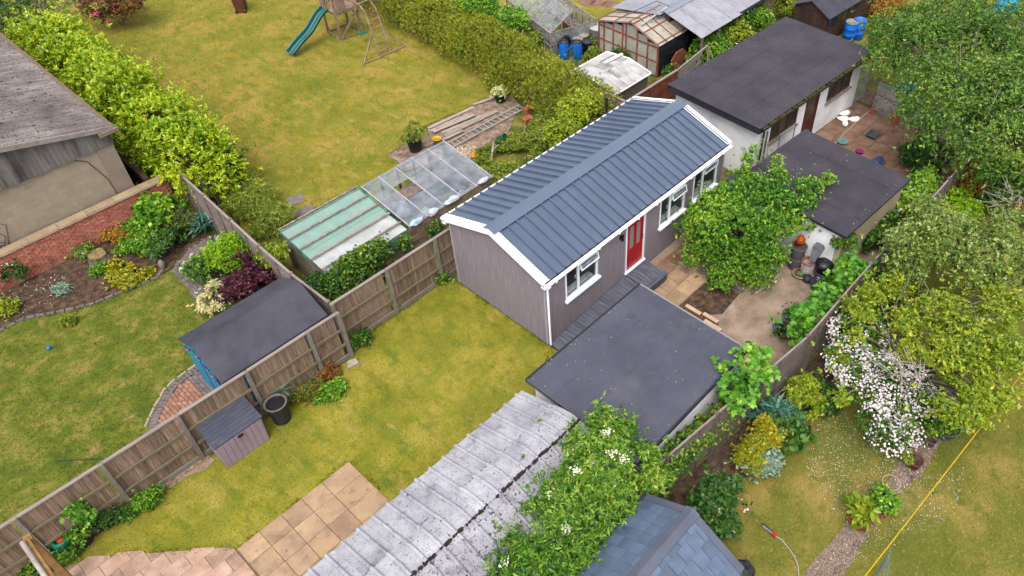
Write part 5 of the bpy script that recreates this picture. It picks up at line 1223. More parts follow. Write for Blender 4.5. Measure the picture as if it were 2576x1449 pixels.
sw = MB(); sw.tube([(7.55, 19.6, 2.2), (7.55, 19.6, .5)], .012, 5); sw.tube([(7.9, 19.6, 2.2), (7.9, 19.6, .5)], .012, 5); sw.build('swing_rope', rope, cf)
MB().box(7.52, 7.93, 19.5, 19.7, .47, .51).build('swing_seat', M('teal_seat', [(10, 120, 116)], 2), cf)
sw = MB(); sw.tube([(8.05, 18.95, 2.2), (8.35, 18.95, 1.3)], .01, 5); sw.tube([(8.0, 19.4, 2.2), (8.2, 19.4, 1.3)], .01, 5); sw.bar((8.36, 18.9, 1.3), (8.2, 19.5, 1.3), .035, .035); sw.build('trapeze', m_play, cf)
for x in (8.12, 8.3):
    t = MB(); pts = [(x+.06*math.cos(a), 19.15, .95+.06*math.sin(a)) for a in np.linspace(0, 2*math.pi, 10)]; t.tube(pts, .014, 5); t.tube([(x, 19.15, 1.0), (x-.1, 19.15, 2.2)], .006, 4); t.build('ring', M('orange_ring', [(230, 96, 40)], 2), cf)
# brown wheeled bin behind
wb_ = thing('wheelie_bin', 'brown wheeled bin standing at the top of the far lawn', 'bin', (g(610, 28).x, g(610, 28).y, 0))
p = wb_.location; MB().hexa([(p.x-.22, p.y-.24, .05), (p.x+.22, p.y-.24, .05), (p.x+.22, p.y+.24, .05), (p.x-.22, p.y+.24, .05), (p.x-.28, p.y-.34, .98), (p.x+.28, p.y-.34, .98), (p.x+.28, p.y+.34, .98), (p.x-.28, p.y+.34, .98)]).build('body', M('brown_bin_plastic', [(104, 58, 42), (124, 72, 54)], 3), wb_)
MB().box(p.x-.3, p.x+.3, p.y-.36, p.y+.38, .985, 1.05).build('lid', MATS['brown_bin_plastic'], wb_)
for s in (-1, 1):
    MB().extrude([(p.y+.24+.1*math.cos(a), .1+.1*math.sin(a)) for a in np.linspace(0, 2*math.pi, 13)[:-1]], 'x', p.x+s*.22-.03, p.x+s*.22+.03).build('wheel', m_black, wb_)
wb_.rotation_euler = (0, 0, 2.4)

# ================================================================== VEGETATION
m_bark = M('bark', [(84, 74, 64), (118, 106, 94), (146, 134, 120)], 6, 7, .95, .6, 25, stretch=(1, 1, .4))
m_barkg = M('bark_grey', [(120, 112, 100), (156, 148, 134)], 6, 7, .95, .5, 25, stretch=(1, 1, .4))
L_laurel = leafmat('leaf_laurel', [(84, 120, 4), (126, 158, 12), (162, 186, 26), (186, 202, 44), (204, 200, 48)], .4, k=.78, spec=.4)
L_hedge = leafmat('leaf_hedge', [(74, 92, 16), (110, 124, 22), (148, 152, 38), (184, 178, 64)], .6, k=.82)
L_green = leafmat('leaf_green', [(34, 80, 16), (68, 118, 28), (112, 154, 38), (176, 196, 60)], .4, k=.90)
L_apple = leafmat('leaf_apple', [(42, 80, 22), (74, 114, 36), (110, 146, 50), (158, 170, 70)], .5, k=.76)
L_yellow = leafmat('leaf_yellow_green', [(88, 118, 24), (128, 152, 32), (160, 176, 46), (196, 194, 60)], .45, k=.68)
L_greyg = leafmat('leaf_grey_green', [(78, 106, 36), (112, 138, 52), (150, 166, 80), (196, 200, 146)], .5, k=.76)
L_elder = leafmat('leaf_elder', [(32, 72, 12), (62, 108, 24), (108, 148, 40), (158, 176, 66)], .45, k=.86)
L_maple = leafmat('leaf_maple', [(44, 98, 22), (76, 136, 36), (108, 166, 50), (150, 190, 66)], .45, k=.72)
L_ivy = leafmat('leaf_ivy', [(24, 58, 20), (50, 92, 30), (92, 128, 36), (150, 156, 50)], .4, k=.8)
L_dark = leafmat('leaf_dark', [(26, 60, 20), (48, 88, 32), (80, 116, 46), (110, 136, 60)], .4, k=.8)
L_purple = leafmat('leaf_purple', [(44, 20, 34), (70, 32, 48), (96, 50, 60), (124, 66, 70)], .45, k=.8)
L_gold = leafmat('leaf_gold', [(110, 130, 20), (152, 154, 26), (186, 174, 36), (216, 194, 60)], .45, k=.64)
L_silver = leafmat('leaf_silver', [(104, 130, 110), (134, 158, 138), (160, 180, 160)], .6, k=.8)
L_cream = leafmat('leaf_variegated', [(120, 150, 60), (190, 196, 120), (226, 216, 170), (230, 190, 130)], .45, k=.85)
L_rust = leafmat('leaf_rust', [(110, 84, 24), (156, 116, 40), (190, 140, 60), (120, 120, 40)], .5, k=.8)
L_teal = leafmat('leaf_blue_green', [(40, 84, 70), (70, 116, 98), (104, 144, 124)], .45, k=.8)
L_weed = leafmat('leaf_weed', [(60, 84, 16), (96, 118, 28), (136, 150, 44), (170, 166, 84)], .6, k=.82)
L_flower = leafmat('petal_white', [(190, 170, 174), (220, 206, 208), (244, 238, 238)], .6, k=.72, trans=.2)
L_elderfl = leafmat('petal_cream', [(214, 208, 176), (238, 234, 212), (246, 244, 228)], .6, k=.85, trans=.2)
L_pink = leafmat('petal_pink', [(200, 30, 110), (226, 60, 140), (240, 110, 170)], .5, k=.8)
L_palep = leafmat('petal_pale_pink', [(220, 150, 170), (236, 190, 204)], .5, k=.85)
L_blue = leafmat('petal_blue', [(70, 60, 190), (110, 120, 220), (150, 170, 230)], .5, k=.8)
L_dry = leafmat('leaf_dry', [(120, 84, 50), (160, 120, 76), (190, 160, 110)], .7, k=.8, trans=.1)

def shrub(name, label, c, r, n, size, k, tmpl, mat, seed, lobes=5, stem=True, cat='shrub', flowers=None, group=None, **kw):
    """c: crown centre (world), r: radii"""
    c = Vector(c); root = thing(name, label, cat, (c.x, c.y, 0), group)
    lb = lobes_auto(c, r, lobes, seed) if isinstance(lobes, int) else lobes
    crown('foliage', lb, n, size, k, tmpl, mat, root, seed=seed, **kw)
    if stem:
        rr = random.Random(seed); mb = MB()
        for _ in range(5): mb.tube([(c.x+rr.uniform(-.06, .06), c.y+rr.uniform(-.06, .06), 0), (c.x+rr.uniform(-.4, .4)*r[0], c.y+rr.uniform(-.4, .4)*r[1], c.z*.8), (c.x+rr.uniform(-.7, .7)*r[0], c.y+rr.uniform(-.7, .7)*r[1], c.z+r[2]*.45)], [.03, .018, .006], 5)
        mb.build('stems', m_bark, root, fix=False)
    if flowers: blossoms(root, lb, *flowers, seed=seed+9)
    return root
def blossoms(root, lb, n, cl, size, mat, rad=.06, seed=0, name='blossom', low=.0, tmpl=DISC):
    """n flower heads of cl petals sitting on the outside of the crown"""
    r = np.random.default_rng(seed); p, nn = crown_pts(lb, n, seed+3, gap=0, low=low, core=.04)
    p = p+nn*.03; P = np.repeat(p, cl, 0); Nn = np.repeat(nn, cl, 0)
    o = r.normal(size=P.shape)*rad; o -= Nn*(o*Nn).sum(1, keepdims=True)*.75
    up = nrm(Nn+np.array([0, 0, .6])); D = nrm(np.cross(up, r.normal(size=P.shape)))
    return leafmesh(name, P+o, D, size*(1+.2*r.normal(size=len(P))), tmpl, r.random(len(P)), mat, root, flat=3, seed=seed, kind='stuff')
def tree(name, label, base, lb, n, size, k, tmpl, mat, seed, r0=.12, bark=None, fork=.4, tips=None, group=None, cat='tree', flowers=None, **kw):
    base = Vector(base); root = thing(name, label, cat, base, group)
    tips = tips or [(l[0]+l[3]*.25, l[1], l[2]+l[5]*.35) for l in lb[:8]]
    trunk(base, tips, r0, root, bark or m_bark, seed=seed, fork=fork)
    crown('crown', lb, n, size, k, tmpl, mat, root, seed=seed, **kw)
    if flowers: blossoms(root, lb, *flowers, seed=seed+9)
    return root
def up(x, y, z): return g(x, y, z)

# --- laurel hedge
lb = []
for i, y in enumerate(np.arange(13.9, 27.0, 1.05)):
    rr = random.Random(i); x = (-3.15 if y > 15.5 else -3.0)+.10*(y-13)*.2+rr.uniform(-.1, .1)
    lb.append((x+rr.uniform(-.15, .15), y, 1.25+rr.uniform(-.1, .1), 1.15, 1.0, 1.45+rr.uniform(-.2, .3)))
    lb.append((x+rr.uniform(-.5, .6), y+.5, 1.75+rr.uniform(-.2, .3), .75, .75, .95+rr.uniform(-.1, .2)))
lh = thing('laurel_hedge', 'tall bright green laurel hedge with yellow tipped leaves beside the workshop', 'hedge', (-2.9, 19.5, 0))
crown('foliage', lb, 7200, .17, 9, [(0, 0, 0), (.3, .16, .05), (.7, .17, .04), (1, 0, -.08), (.7, -.17, .04), (.3, -.16, .05)], L_laurel, lh, seed=1, up=.7, spread=.75, gap=.20, gfreq=3.2, core=.34, shoot=1.0, tv=(.46, .28), stray=.2)
mb = MB(); rr = random.Random(4)
for y in np.arange(13, 26, .8):
    for _ in range(3): mb.tube([(-3.1+rr.uniform(-.3, .3), y, 0), (-3.1+rr.uniform(-.6, .6), y+rr.uniform(-.4, .4), 1.0), (-3.0+rr.uniform(-.9, .9), y+rr.uniform(-.6, .6), 2.2)], [.05, .03, .01], 5)
mb.build('stems', m_bark, lh, fix=False)
# --- wispy shrub at the hedge foot, tall grass by the fence
shrub('willow_shrub', 'wispy green shrub at the near end of the laurel hedge', up(580, 450, .6), (.55, .9, .65), 460, .14, 8, LANCE, L_weed, 31, up=.8, shoot=1.2, gap=.1)
shrub('ivy_shrub', 'dark ivy covered bush on the lawn side of the hedge end', up(555, 415, .9), (.6, .8, .85), 480, .12, 7, OVAL, L_dark, 32, gap=.1)
for i, (x, y, s, lab) in enumerate(((640, 520, .9, 'tall seeding grass clump against the panel fence'), (610, 480, .8, 'feathery green weed clump by the fence top end'), (690, 560, .7, 'low weed clump beside the net covered frame'), (480, 500, .5, 'pale green climber at the brick wall end'))):
    shrub('weed_clump', lab, up(x, y, .35), (s, s*.9, .5), int(500*s), .16, 7, BLADE, L_weed, 40+i, stem=False, cat='plant', up=1.2, shoot=.8, gap=.05, lobes=3)
# --- shrubs at the head of the far lawn
shrub('bare_shrub', 'grey leafless shrub behind the laurel hedge at top left', up(150, 25, 1.0), (1.7, 1.6, 1.0), 380, .12, 4, LANCE, leafmat('leaf_sparse', [(70, 66, 50), (104, 100, 76), (140, 134, 110)], .7), 50, gap=.1)
shrub('red_shrub', 'reddish brown shrub with pink flowers at the far lawn edge', up(290, 20, .9), (1.3, 1.5, 1.1), 1100, .12, 7, OVAL, leafmat('leaf_bronze', [(60, 58, 20), (100, 72, 36), (132, 80, 50), (110, 104, 40)], .5), 51, flowers=(26, 6, .09, L_pink, .07))
shrub('dark_shrub', 'dark evergreen shrub in the far left corner behind the hedge', up(60, 40, .8), (1.4, 1.4, .9), 800, .1, 7, OVAL, L_dark, 52)
# --- clipped conifer hedge
lb = []
for i, y in enumerate(np.arange(6.3, 27, .75)):
    rr = random.Random(i+60); xc = 9.0+.055*(y-7)+.6*math.sin((y-6)*.12)
    lb.append((xc-.15, y, .8, .85, .75, .85)); lb.append((xc+.1, y+.3, 1.2+rr.uniform(-.1, .12), .85, .8, .62))
    lb.append((xc+.9, y+.1, 1.15, .6, .7, .6))
hh = thing('clipped_hedge', 'broad clipped olive green hedge running along the far lawn', 'hedge', (9.5, 15, 0))
crown('foliage', lb, 11500, .12, 7, LANCE, L_hedge, hh, seed=2, up=.9, spread=.6, gap=.06, core=.25, shoot=1.0, tv=(.5, .26), rough=.10)
mb = MB(); rr = random.Random(5)
for y in np.arange(6.5, 26.5, .6): mb.tube([(9.1+.055*(y-7), y, 0), (9.2+.055*(y-7)+rr.uniform(-.3, .3), y, 1.0)], [.05, .02], 5)
mb.build('stems', m_bark, hh, fix=False, kind='stuff')
k_ = 0
for x, y, z, r, n, mat, lab in ((1210, 20, 1.3, 1.2, 1200, L_green, 'fresh green shrub rising behind the clipped hedge'), (1070, 20, .9, .9, 900, L_dark, 'dark shrub against the lawn side of the clipped hedge top'), (1150, 110, .45, .5, 420, L_green, 'low leafy shrub at the foot of the clipped hedge'), (1090, 70, .5, .55, 380, L_cream, 'pale speckled shrub at the hedge foot near the climbing frame'),
                               (1290, 55, 1.2, .8, 700, L_green, 'leafy shrub crowding the greenhouse side wall'), (1335, 105, .4, .55, 420, L_weed, 'weedy growth between hedge and glass greenhouse'), (1490, 140, .15, .4, 200, L_weed, 'weeds around the blue barrels'), (1260, 200, .5, .6, 420, L_hedge, 'small shrub at the hedge foot behind the flower pot'), (1520, 85, .4, .6, 420, L_weed, 'weeds by the water tank and timber greenhouse'), (1560, 145, .4, .5, 380, L_ivy, 'leafy plant growing against the timber greenhouse front'), (1690, 185, .35, .4, 260, L_ivy, 'small leafy plant at the black sheeting corner')):
    shrub('garden_shrub' if z > .55 else 'low_plant', lab, up(x, y, z), (r, r*.9, r*.75), n, .12, 7, OVAL, mat, 70+k_, cat='shrub' if z > .55 else 'plant', up=.6, gap=.08, lobes=4, stem=False); k_ += 1
# --- growth behind the garden room
shrub('bay_shrub', 'yellow green leafy bush behind the far end of the garden room', up(1455, 285, 1.3), (.85, .8, 1.0), 900, .13, 7, BROAD, L_yellow, 90, gap=.12)
shrub('leafy_bush', 'lower yellow green bush leaning on the garden room back eave', up(1420, 345, 1.0), (.7, .6, .7), 600, .12, 7, BROAD, L_yellow, 91)
shrub('weed_bank', 'rough weedy bank of nettles and grass behind the garden room', up(1300, 395, .12), (1.4, 1.3, .32), 1300, .14, 6, LANCE, L_weed, 92, stem=False, cat='plant', up=.9, gap=.05, lobes=7)
shrub('weed_bank', 'weedy green growth between the hedge and the garden room eaves', up(1375, 335, .2), (.9, .9, .45), 900, .14, 6, LANCE, L_weed, 93, stem=False, cat='plant', up=.9, gap=.05, lobes=6)
shrub('weed_bank', 'tall weeds against the back wall of the garden room', up(1250, 465, .12), (.9, .8, .4), 700, .14, 6, LANCE, L_weed, 94, stem=False, cat='plant', up=.9, gap=.05, lobes=5)
# --- ivy on the net frame and at the fence corner
iv = thing('ivy', 'thick ivy hanging over the front corner of the net covered frame', 'ivy', (-2.2, 6.1, 0))
lb = [(-2.95, 6.15, .8, .35, .3, .6), (-2.55, 6.12, 1.0, .4, .32, .5), (-2.1, 6.1, 1.0, .42, .3, .5), (-1.65, 6.1, 1.0, .38, .28, .45), (-1.3, 6.12, 1.0, .3, .22, .35), (-2.3, 6.0, .55, .8, .3, .5), (-3.1, 6.1, .4, .4, .35, .45)]
crown('foliage', lb, 1500, .10, 6, BROAD, L_ivy, iv, seed=95, gap=.05, low=-.9)
shrub('bindweed_bush', 'dull green bush between the panel fence and the frame side wall', up(830, 715, .5), (.55, .7, .6), 520, .11, 6, OVAL, L_dark, 96)
shrub('foxglove', 'small foxglove growing out of the block wall', (.7, 5.9, .75), (.22, .18, .3), 90, .14, 6, LANCE, L_ivy, 97, cat='plant', lobes=2, flowers=(8, 3, .05, L_palep, .03))
shrub('wall_fern', 'leafy sprig on the block wall below the netting', (-.55, 5.98, .85), (.2, .15, .25), 90, .12, 6, BROAD, L_ivy, 98, cat='plant', lobes=2)
# --- left garden
shrub('fatsia', 'rounded light green shrub in front of the brick wall', up(400, 540, .6), (.58, .56, .62), 480, .17, 7, BROAD, L_green, 100)
shrub('red_tip_shrub', 'thin shrub with reddish tips beside the rounded green one', up(455, 555, .5), (.45, .45, .5), 300, .12, 6, LANCE, leafmat('leaf_redtip', [(70, 90, 40), (100, 116, 56), (150, 110, 60)], .5), 101)
shrub('rhododendron', 'low dark green rosette leaved shrub in the flower bed', up(430, 612, .35), (.7, .6, .42), 440, .17, 8, LANCE, L_dark, 102, spread=.95)
shrub('rhododendron', 'smaller dark green shrub left of the rosette leaved one', up(365, 615, .35), (.6, .5, .4), 330, .15, 8, LANCE, L_green, 103, spread=.95)
shrub('yucca_clump', 'blue green strappy plant at the weathered panel fence', up(510, 568, .25), (.22, .22, .28), 34, .4, 7, BLADE, L_teal, 104, cat='plant', up=1.3, stem=False)
lb = []
for i in range(14): p = up(*T(5, *[(840, 590), (870, 650), (900, 690), (950, 700), (1000, 690), (1050, 650), (1100, 630), (860, 540), (930, 620), (980, 640), (1000, 590), (930, 560), (1120, 600), (850, 620)][i]), .08); lb.append((p.x, p.y, .06, .17, .17, .12))
gc = thing('golden_groundcover', 'bright yellow variegated ground cover along the bed edging', 'plant', (lb[0][0], lb[0][1], 0))
crown('foliage', lb, 380, .09, 6, BROAD, L_gold, gc, seed=105, up=.8, gap=.0, low=-.2)
for i, (n, x, y, r, mat, nm, lab) in enumerate(((5, 750, 590, .2, L_green, 'small_shrub', 'small round green shrub in the bed beside the stump'), (5, 460, 735, .2, L_silver, 'lavender', 'small grey green lavender in the middle of the soil bed'), (5, 520, 525, .16, L_yellow, 'small_shrub', 'tiny yellow green shrub by the blue flowers'), (5, 40, 870, .32, L_yellow, 'small_shrub', 'rounded yellow green shrub at the left edge of the bed'), (5, 870, 320, .34, L_rust, 'bronze_shrub', 'small rusty leaved shrub near the brick wall'), (5, 970, 280, .32, L_green, 'rose_bush', 'small rose bush with red blooms by the brick wall'), (5, 640, 450, .25, L_greyg, 'hosta_clump', 'grey green leafy clump left of the stump'), (5, 520, 975, .16, L_weed, 'grass_tuft', 'dark grass tuft in the left lawn'), (5, 945, 430, .25, L_green, 'low_plant', 'low creeping plant beside the dark rosette shrub'))):
    p = gt(n, x, y, r*.7); shrub(nm, lab, p, (r, r, r*.8), int(900*r), .09, 6, OVAL, mat, 110+i, cat='plant', stem=False, lobes=3, flowers=(5, 3, .07, leafmat('petal_red', [(220, 50, 30), (236, 80, 40)]), .02) if nm == 'rose_bush' else None)
hy = thing('blue_flower_clump', 'clump of pale blue flower heads against the brick wall', 'plant', gt(5, 530, 480))
blossoms(hy, [(hy.location.x+.02, hy.location.y, .22, .22, .15, .16)], 9, 14, .06, L_blue, .05, seed=5, name='flower_head'); crown('foliage', [(hy.location.x, hy.location.y, .12, .25, .2, .15)], 50, .1, 5, BROAD, L_green, hy, seed=6)
for i, (n, x, y, w, h, lab) in enumerate(((5, 300, 480, .3, .5, 'climbing rose trained against the brick wall with one pale bloom'), (5, 30, 590, .35, .45, 'white climbing rose at the left end of the brick wall'))):
    p = gt(n, x, y, .55); yb = 14.4
    p = Vector((-9.3 if i == 0 else -10.65, 14.42, .6)); r_ = thing('climbing_rose', lab, 'rose', (p.x, p.y, 0))
    lb = [(p.x, p.y, p.z, w, .13, h*.6), (p.x+.15, p.y, p.z-.3, w*.5, .12, .25)]
    crown('foliage', lb, 130, .09, 5, OVAL, L_dark, r_, seed=130+i); MB().tube([(p.x+.2, p.y, 0), (p.x+.1, p.y, .4), (p.x, p.y, .9)], [.015, .012, .006], 5).build('stem', m_bark, r_)
    blossoms(r_, lb, 2 if i == 0 else 14, 8, .075, L_flower, .045, seed=140+i)
shrub('box_ball', 'vivid green conifer bush behind the purple shrub', up(585, 645, .75), (.72, .7, .7), 1100, .10, 8, LANCE, leafmat('leaf_vivid', [(60, 110, 4), (104, 150, 10), (150, 186, 20), (180, 200, 40)], .5, k=.85), 150, up=.7)
shrub('green_shrub', 'mid green leafy shrub next to the brick path', up(520, 670, .5), (.55, .6, .55), 560, .1, 7, OVAL, L_apple, 151)
shrub('purple_smoke_bush', 'dark purple leaved bush behind the blue shed', up(618, 712, .85), (.75, .75, .72), 1150, .11, 7, BROAD, L_purple, 152, flat=.5)
shrub('variegated_shrub', 'cream and green variegated shrub at the shed corner', up(545, 755, .45), (.42, .5, .5), 420, .12, 7, LANCE, L_cream, 153, up=.8)
shrub('lime_shrub', 'lime green sprig leaning over the panel fence', up(690, 655, 1.0), (.45, .45, .6), 340, .1, 7, OVAL, L_yellow, 154)
shrub('flowering_shrub', 'small shrub with pale flowers by the blue cover on the fence', up(555, 615, .35), (.3, .3, .3), 170, .09, 6, OVAL, L_greyg, 155, flowers=(10, 4, .06, L_flower, .03))
# --- plants along the near fence
for i, (n, x, y, z, r, h, mat, tm, sz, nm, lab) in enumerate(((10, 265, 80, .3, .22, .45, L_teal, BLADE, .4, 'iris_clump', 'upright iris leaves between ribbed tub and black bag'), (10, 400, 60, .15, .45, .25, leafmat('leaf_redgreen', [(70, 90, 20), (110, 120, 40), (150, 90, 50)], .5), OVAL, .1, 'mixed_groundcover', 'low red and green ground cover under the fence'), (10, 560, 50, .15, .4, .28, L_green, OVAL, .1, 'green_groundcover', 'low green ground cover patch at the lawn edge'), (6, 550, 1360, .12, .3, .22, leafmat('leaf_redgreen2', [(110, 60, 30), (150, 90, 50), (110, 110, 40)], .5), OVAL, .09, 'rusty_groundcover', 'rusty leaved ground cover beside the pointed stone'),
        (6, 790, 1110, .3, .25, .35, L_ivy, OVAL, .1, 'fence_weed', 'tall green weed at the fence where the panels step'), (6, 1400, 660, .12, .2, .2, L_ivy, BROAD, .1, 'fence_weed', 'small ivy tuft at the foot of the last concrete post'), (6, 1120, 860, .1, .14, .12, L_green, BROAD, .1, 'fence_weed', 'tiny bright weed at the gravel board'),
        (9, 1090, 890, .15, .4, .25, L_green, LANCE, .1, 'fern_groundcover', 'ferny green ground cover along the lower fence'), (9, 960, 960, .12, .3, .2, L_ivy, OVAL, .1, 'mixed_groundcover', 'creeping plant with red flecks by the grey pot'), (9, 460, 1300, .12, .4, .2, L_ivy, OVAL, .1, 'fence_weed', 'ivy creeping in the patio corner by the green topped bottle'), (9, 230, 1390, .12, .5, .2, L_ivy, OVAL, .1, 'fence_weed', 'ivy at the fence foot near the timber beam'))):
    p = gt(n, x, y, z); shrub(nm, lab, p, (r, r*.6, h), int(700*r), sz, 6, tm, mat, 160+i, stem=False, cat='plant', lobes=3, up=1.0 if tm is BLADE else .5)
# --- tree in the yard
c = up(1850, 560, 1.9)
lb = [(c.x, c.y, 1.6, .95, .95, 1.0)]
for x, y, z, r in ((1760, 560, 1.5, .5), (1790, 620, 1.1, .5), (1830, 500, 2.3, .5), (1900, 480, 2.5, .5), (1960, 510, 2.3, .5), (1975, 560, 1.9, .42), (1915, 620, 1.4, .5), (1870, 660, 1.0, .55), (1850, 570, 2.2, .6), (1920, 560, 2.3, .55), (1780, 510, 1.9, .38), (1730, 585, 1.3, .3), (1705, 575, 1.3, .18), (2030, 510, 2.2, .3), (2050, 470, 2.4, .24), (2085, 450, 2.5, .18), (2020, 465, 2.6, .24), (1960, 445, 2.7, .28), (1955, 405, 2.8, .18), (1870, 440, 2.4, .28), (1880, 400, 2.4, .2), (1900, 375, 2.4, .14), (1820, 690, .6, .45), (1905, 690, .6, .45), (1950, 640, 1.0, .32), (1740, 640, .8, .3), (2030, 560, 1.8, .28)):
    p = up(x, y, z); lb.append((p.x, p.y, p.z, r, r, r*.85))
tree('plum_tree', 'dense green leafy tree in the yard before the garden room windows', (c.x+.1, c.y-.1, 0), lb, 4600, .105, 7, OVAL, L_green, 200, r0=.11, gap=.16, gfreq=3.4, low=-.75, tv=(.47, .3), fork=.3, stray=.14, tips=[(l[0], l[1], l[2]) for l in lb[1:22:2]])
# --- elder
lb = []
for x, y, z, r in ((1530, 1170, 2.2, .62), (1470, 1220, 2.1, .62), (1560, 1240, 1.9, .6), (1420, 1290, 2.1, .6), (1500, 1310, 1.9, .62), (1370, 1350, 2.1, .6), (1450, 1390, 1.9, .62), (1335, 1420, 2.1, .55), (1530, 1100, 2.6, .42), (1600, 1170, 2.0, .45), (1465, 1150, 2.2, .42), (1310, 1449, 2.2, .5), (1515, 1055, 2.8, .24), (1530, 1370, 1.5, .5), (1645, 1200, 1.9, .3), (1570, 1085, 2.7, .24), (1410, 1230, 2.3, .36), (1490, 1449, 1.7, .5), (1400, 1449, 2.0, .5), (1350, 1290, 2.2, .3), (1290, 1390, 2.2, .3), (1600, 1230, 1.7, .4), (1625, 1150, 2.1, .28), (1440, 1120, 2.3, .26)):
    p = up(x, y, z); lb.append((p.x, p.y, p.z, r, r, r*.85))
tree('elder_bush', 'large elder bush with cream flower heads beside the cement roof garage', (-4.6, -5.5, 0), lb, 3400, .15, 9, LANCE, L_elder, 210, r0=.1, gap=.10, gfreq=3.0, low=-.6, tv=(.46, .3), up=.35, droop=.3, spread=.85, stray=.16, flowers=(30, 44, .036, L_elderfl, .06), cat='shrub')
# --- maples and climbers on the right fence
for i, (pts, lab) in enumerate(((((1885, 905, 2.2, .32), (1835, 965, 2.0, .3), (1890, 965, 2.0, .32), (1855, 1010, 1.7, .26), (1920, 900, 2.3, .2), (1815, 930, 2.1, .2), (1925, 940, 2.1, .2)), 'bright green maple sapling by the flat garage corner at the fence'),
                               (((2050, 770, 1.5, .24), (2085, 745, 1.6, .2), (2030, 815, 1.3, .24), (2012, 790, 1.5, .18), (2005, 845, 1.0, .18)), 'bright green maple leaning over the fence by the trodden yard'),
                               (((2135, 665, 1.5, .22), (2165, 685, 1.5, .22), (2125, 705, 1.2, .22), (2095, 730, .9, .18)), 'bright green maple among the pots at the yard end'))):
    lb = []
    for x, y, z, r in pts: p = up(x, y, z); lb.append((p.x, p.y, p.z, r, r, r*.9))
    b = (lb[0][0], max(lb[0][1], -6.0), 0)
    tree('maple_sapling', lab, b, lb, 170, .16, 5, MAPLE, L_maple, 220+i, r0=.03, gap=.12, stray=.12, up=.7, spread=.95, flat=1.4, tv=(.55, .3), fork=.55)
iv = thing('fence_ivy', 'dark ivy strip filling the gap between flat garage and lap fence', 'ivy', (0, -5.6, 0))
lb = [(-1.6+i*.42, -5.52-.03*i, .95+.1*math.sin(i), .32, .2, .62) for i in range(9)]
crown('foliage', lb, 1300, .1, 6, BROAD, L_ivy, iv, seed=230, gap=.03, low=-.6)
shrub('bramble', 'leafy bramble patch along the cream shed wall', up(2225, 590, .55), (.9, .5, .6), 800, .13, 6, BROAD, L_ivy, 231, stem=False)
shrub('bramble', 'flowering bramble with pale flowers behind the cream shed', up(2310, 490, .9), (1.2, .6, .8), 1000, .11, 6, BROAD, L_green, 232, flowers=(40, 4, .07, L_flower, .04))
shrub('ivy_tuft', 'ivy climbing the corner of the white shed wall', (8.3, -5.0, 1.65), (.3, .3, .4), 200, .09, 6, BROAD, L_ivy, 233, stem=False, lobes=3)
shrub('potted_bush', 'green bushy plant beside the blue pot in the yard', up(2085, 740, .4), (.5, .4, .4), 380, .1, 6, OVAL, L_green, 234, stem=False)
# --- big apple tree top right
lb = []
for x, y, z, r in ((2330, 130, 3.2, 1.5), (2450, 110, 3.4, 1.6), (2380, 230, 3.3, 1.5), (2490, 240, 3.2, 1.5), (2420, 330, 2.8, 1.3), (2520, 360, 2.6, 1.3), (2250, 110, 3.0, 1.0), (2220, 150, 2.8, .7), (2310, 60, 3.2, 1.1), (2560, 90, 3.4, 1.5), (2580, 220, 3.0, 1.4), (2340, 290, 2.7, .9), (2420, 20, 3.0, 1.3), (2560, 430, 2.0, 1.1), (2460, 400, 2.2, .9), (2230, 80, 2.9, .8), (2640, 330, 2.6, 1.4), (2650, 130, 3.2, 1.4)):
    p = up(x, y, z); lb.append((p.x, p.y, p.z, r, r, r*.72))
tree('apple_tree', 'big spreading apple tree filling the top right corner over the bird yard', (up(2450, 330, 0).x, up(2450, 330, 0).y, 0), lb, 9500, .125, 6, OVAL, L_apple, 240, r0=.2, bark=m_barkg, gap=.22, gfreq=2.4, stray=.22, rough=.34, low=-.5, tv=(.45, .3), tips=[(l[0], l[1], l[2]+l[5]*.7) for l in lb])
# --- right garden trees
lb = []
for x, y, z, r in ((2300, 620, 2.4, .8), (2400, 600, 2.6, .9), (2490, 630, 2.6, .9), (2560, 660, 2.4, .9), (2350, 560, 2.3, .6), (2450, 690, 2.2, .6), (2280, 680, 1.9, .5), (2550, 580, 2.4, .7), (2330, 530, 2.2, .5)):
    p = up(x, y, z); lb.append((p.x, p.y, p.z, r, r, r*.7))
tree('apple_tree', 'grey green apple tree beyond the lap fence with pale leaf tips', (up(2440, 680, 0).x, up(2440, 680, 0).y, 0), lb, 3000, .11, 6, OVAL, L_greyg, 250, r0=.11, bark=m_barkg, gap=.30, gfreq=3.0, stray=.16, low=-.4, tv=(.42, .3), tips=[(l[0], l[1], l[2]+l[5]*.7) for l in lb])
lb = []
for x, y, z, r in ((2280, 810, 2.1, .5), (2360, 780, 2.4, .75), (2440, 850, 2.4, .8), (2290, 880, 2.1, .4), (2370, 890, 2.3, .7), (2440, 950, 2.2, .7), (2520, 900, 2.2, .65), (2400, 1030, 2.0, .6), (2420, 990, 2.0, .5), (2500, 800, 2.2, .6), (2200, 740, 1.9, .5), (2250, 720, 1.9, .45), (2440, 1050, 1.9, .45), (2520, 1000, 1.9, .45), (2160, 850, 1.7, .35), (2480, 720, 2.1, .5), (2110, 900, 1.6, .3), (2470, 1010, 1.9, .5), (2140, 770, 1.8, .3), (2120, 1000, 1.4, .25), (2560, 770, 2.2, .5), (2170, 790, 1.9, .4)):
    p = up(x, y, z); lb.append((p.x, p.y, p.z, r, r, r*.62))
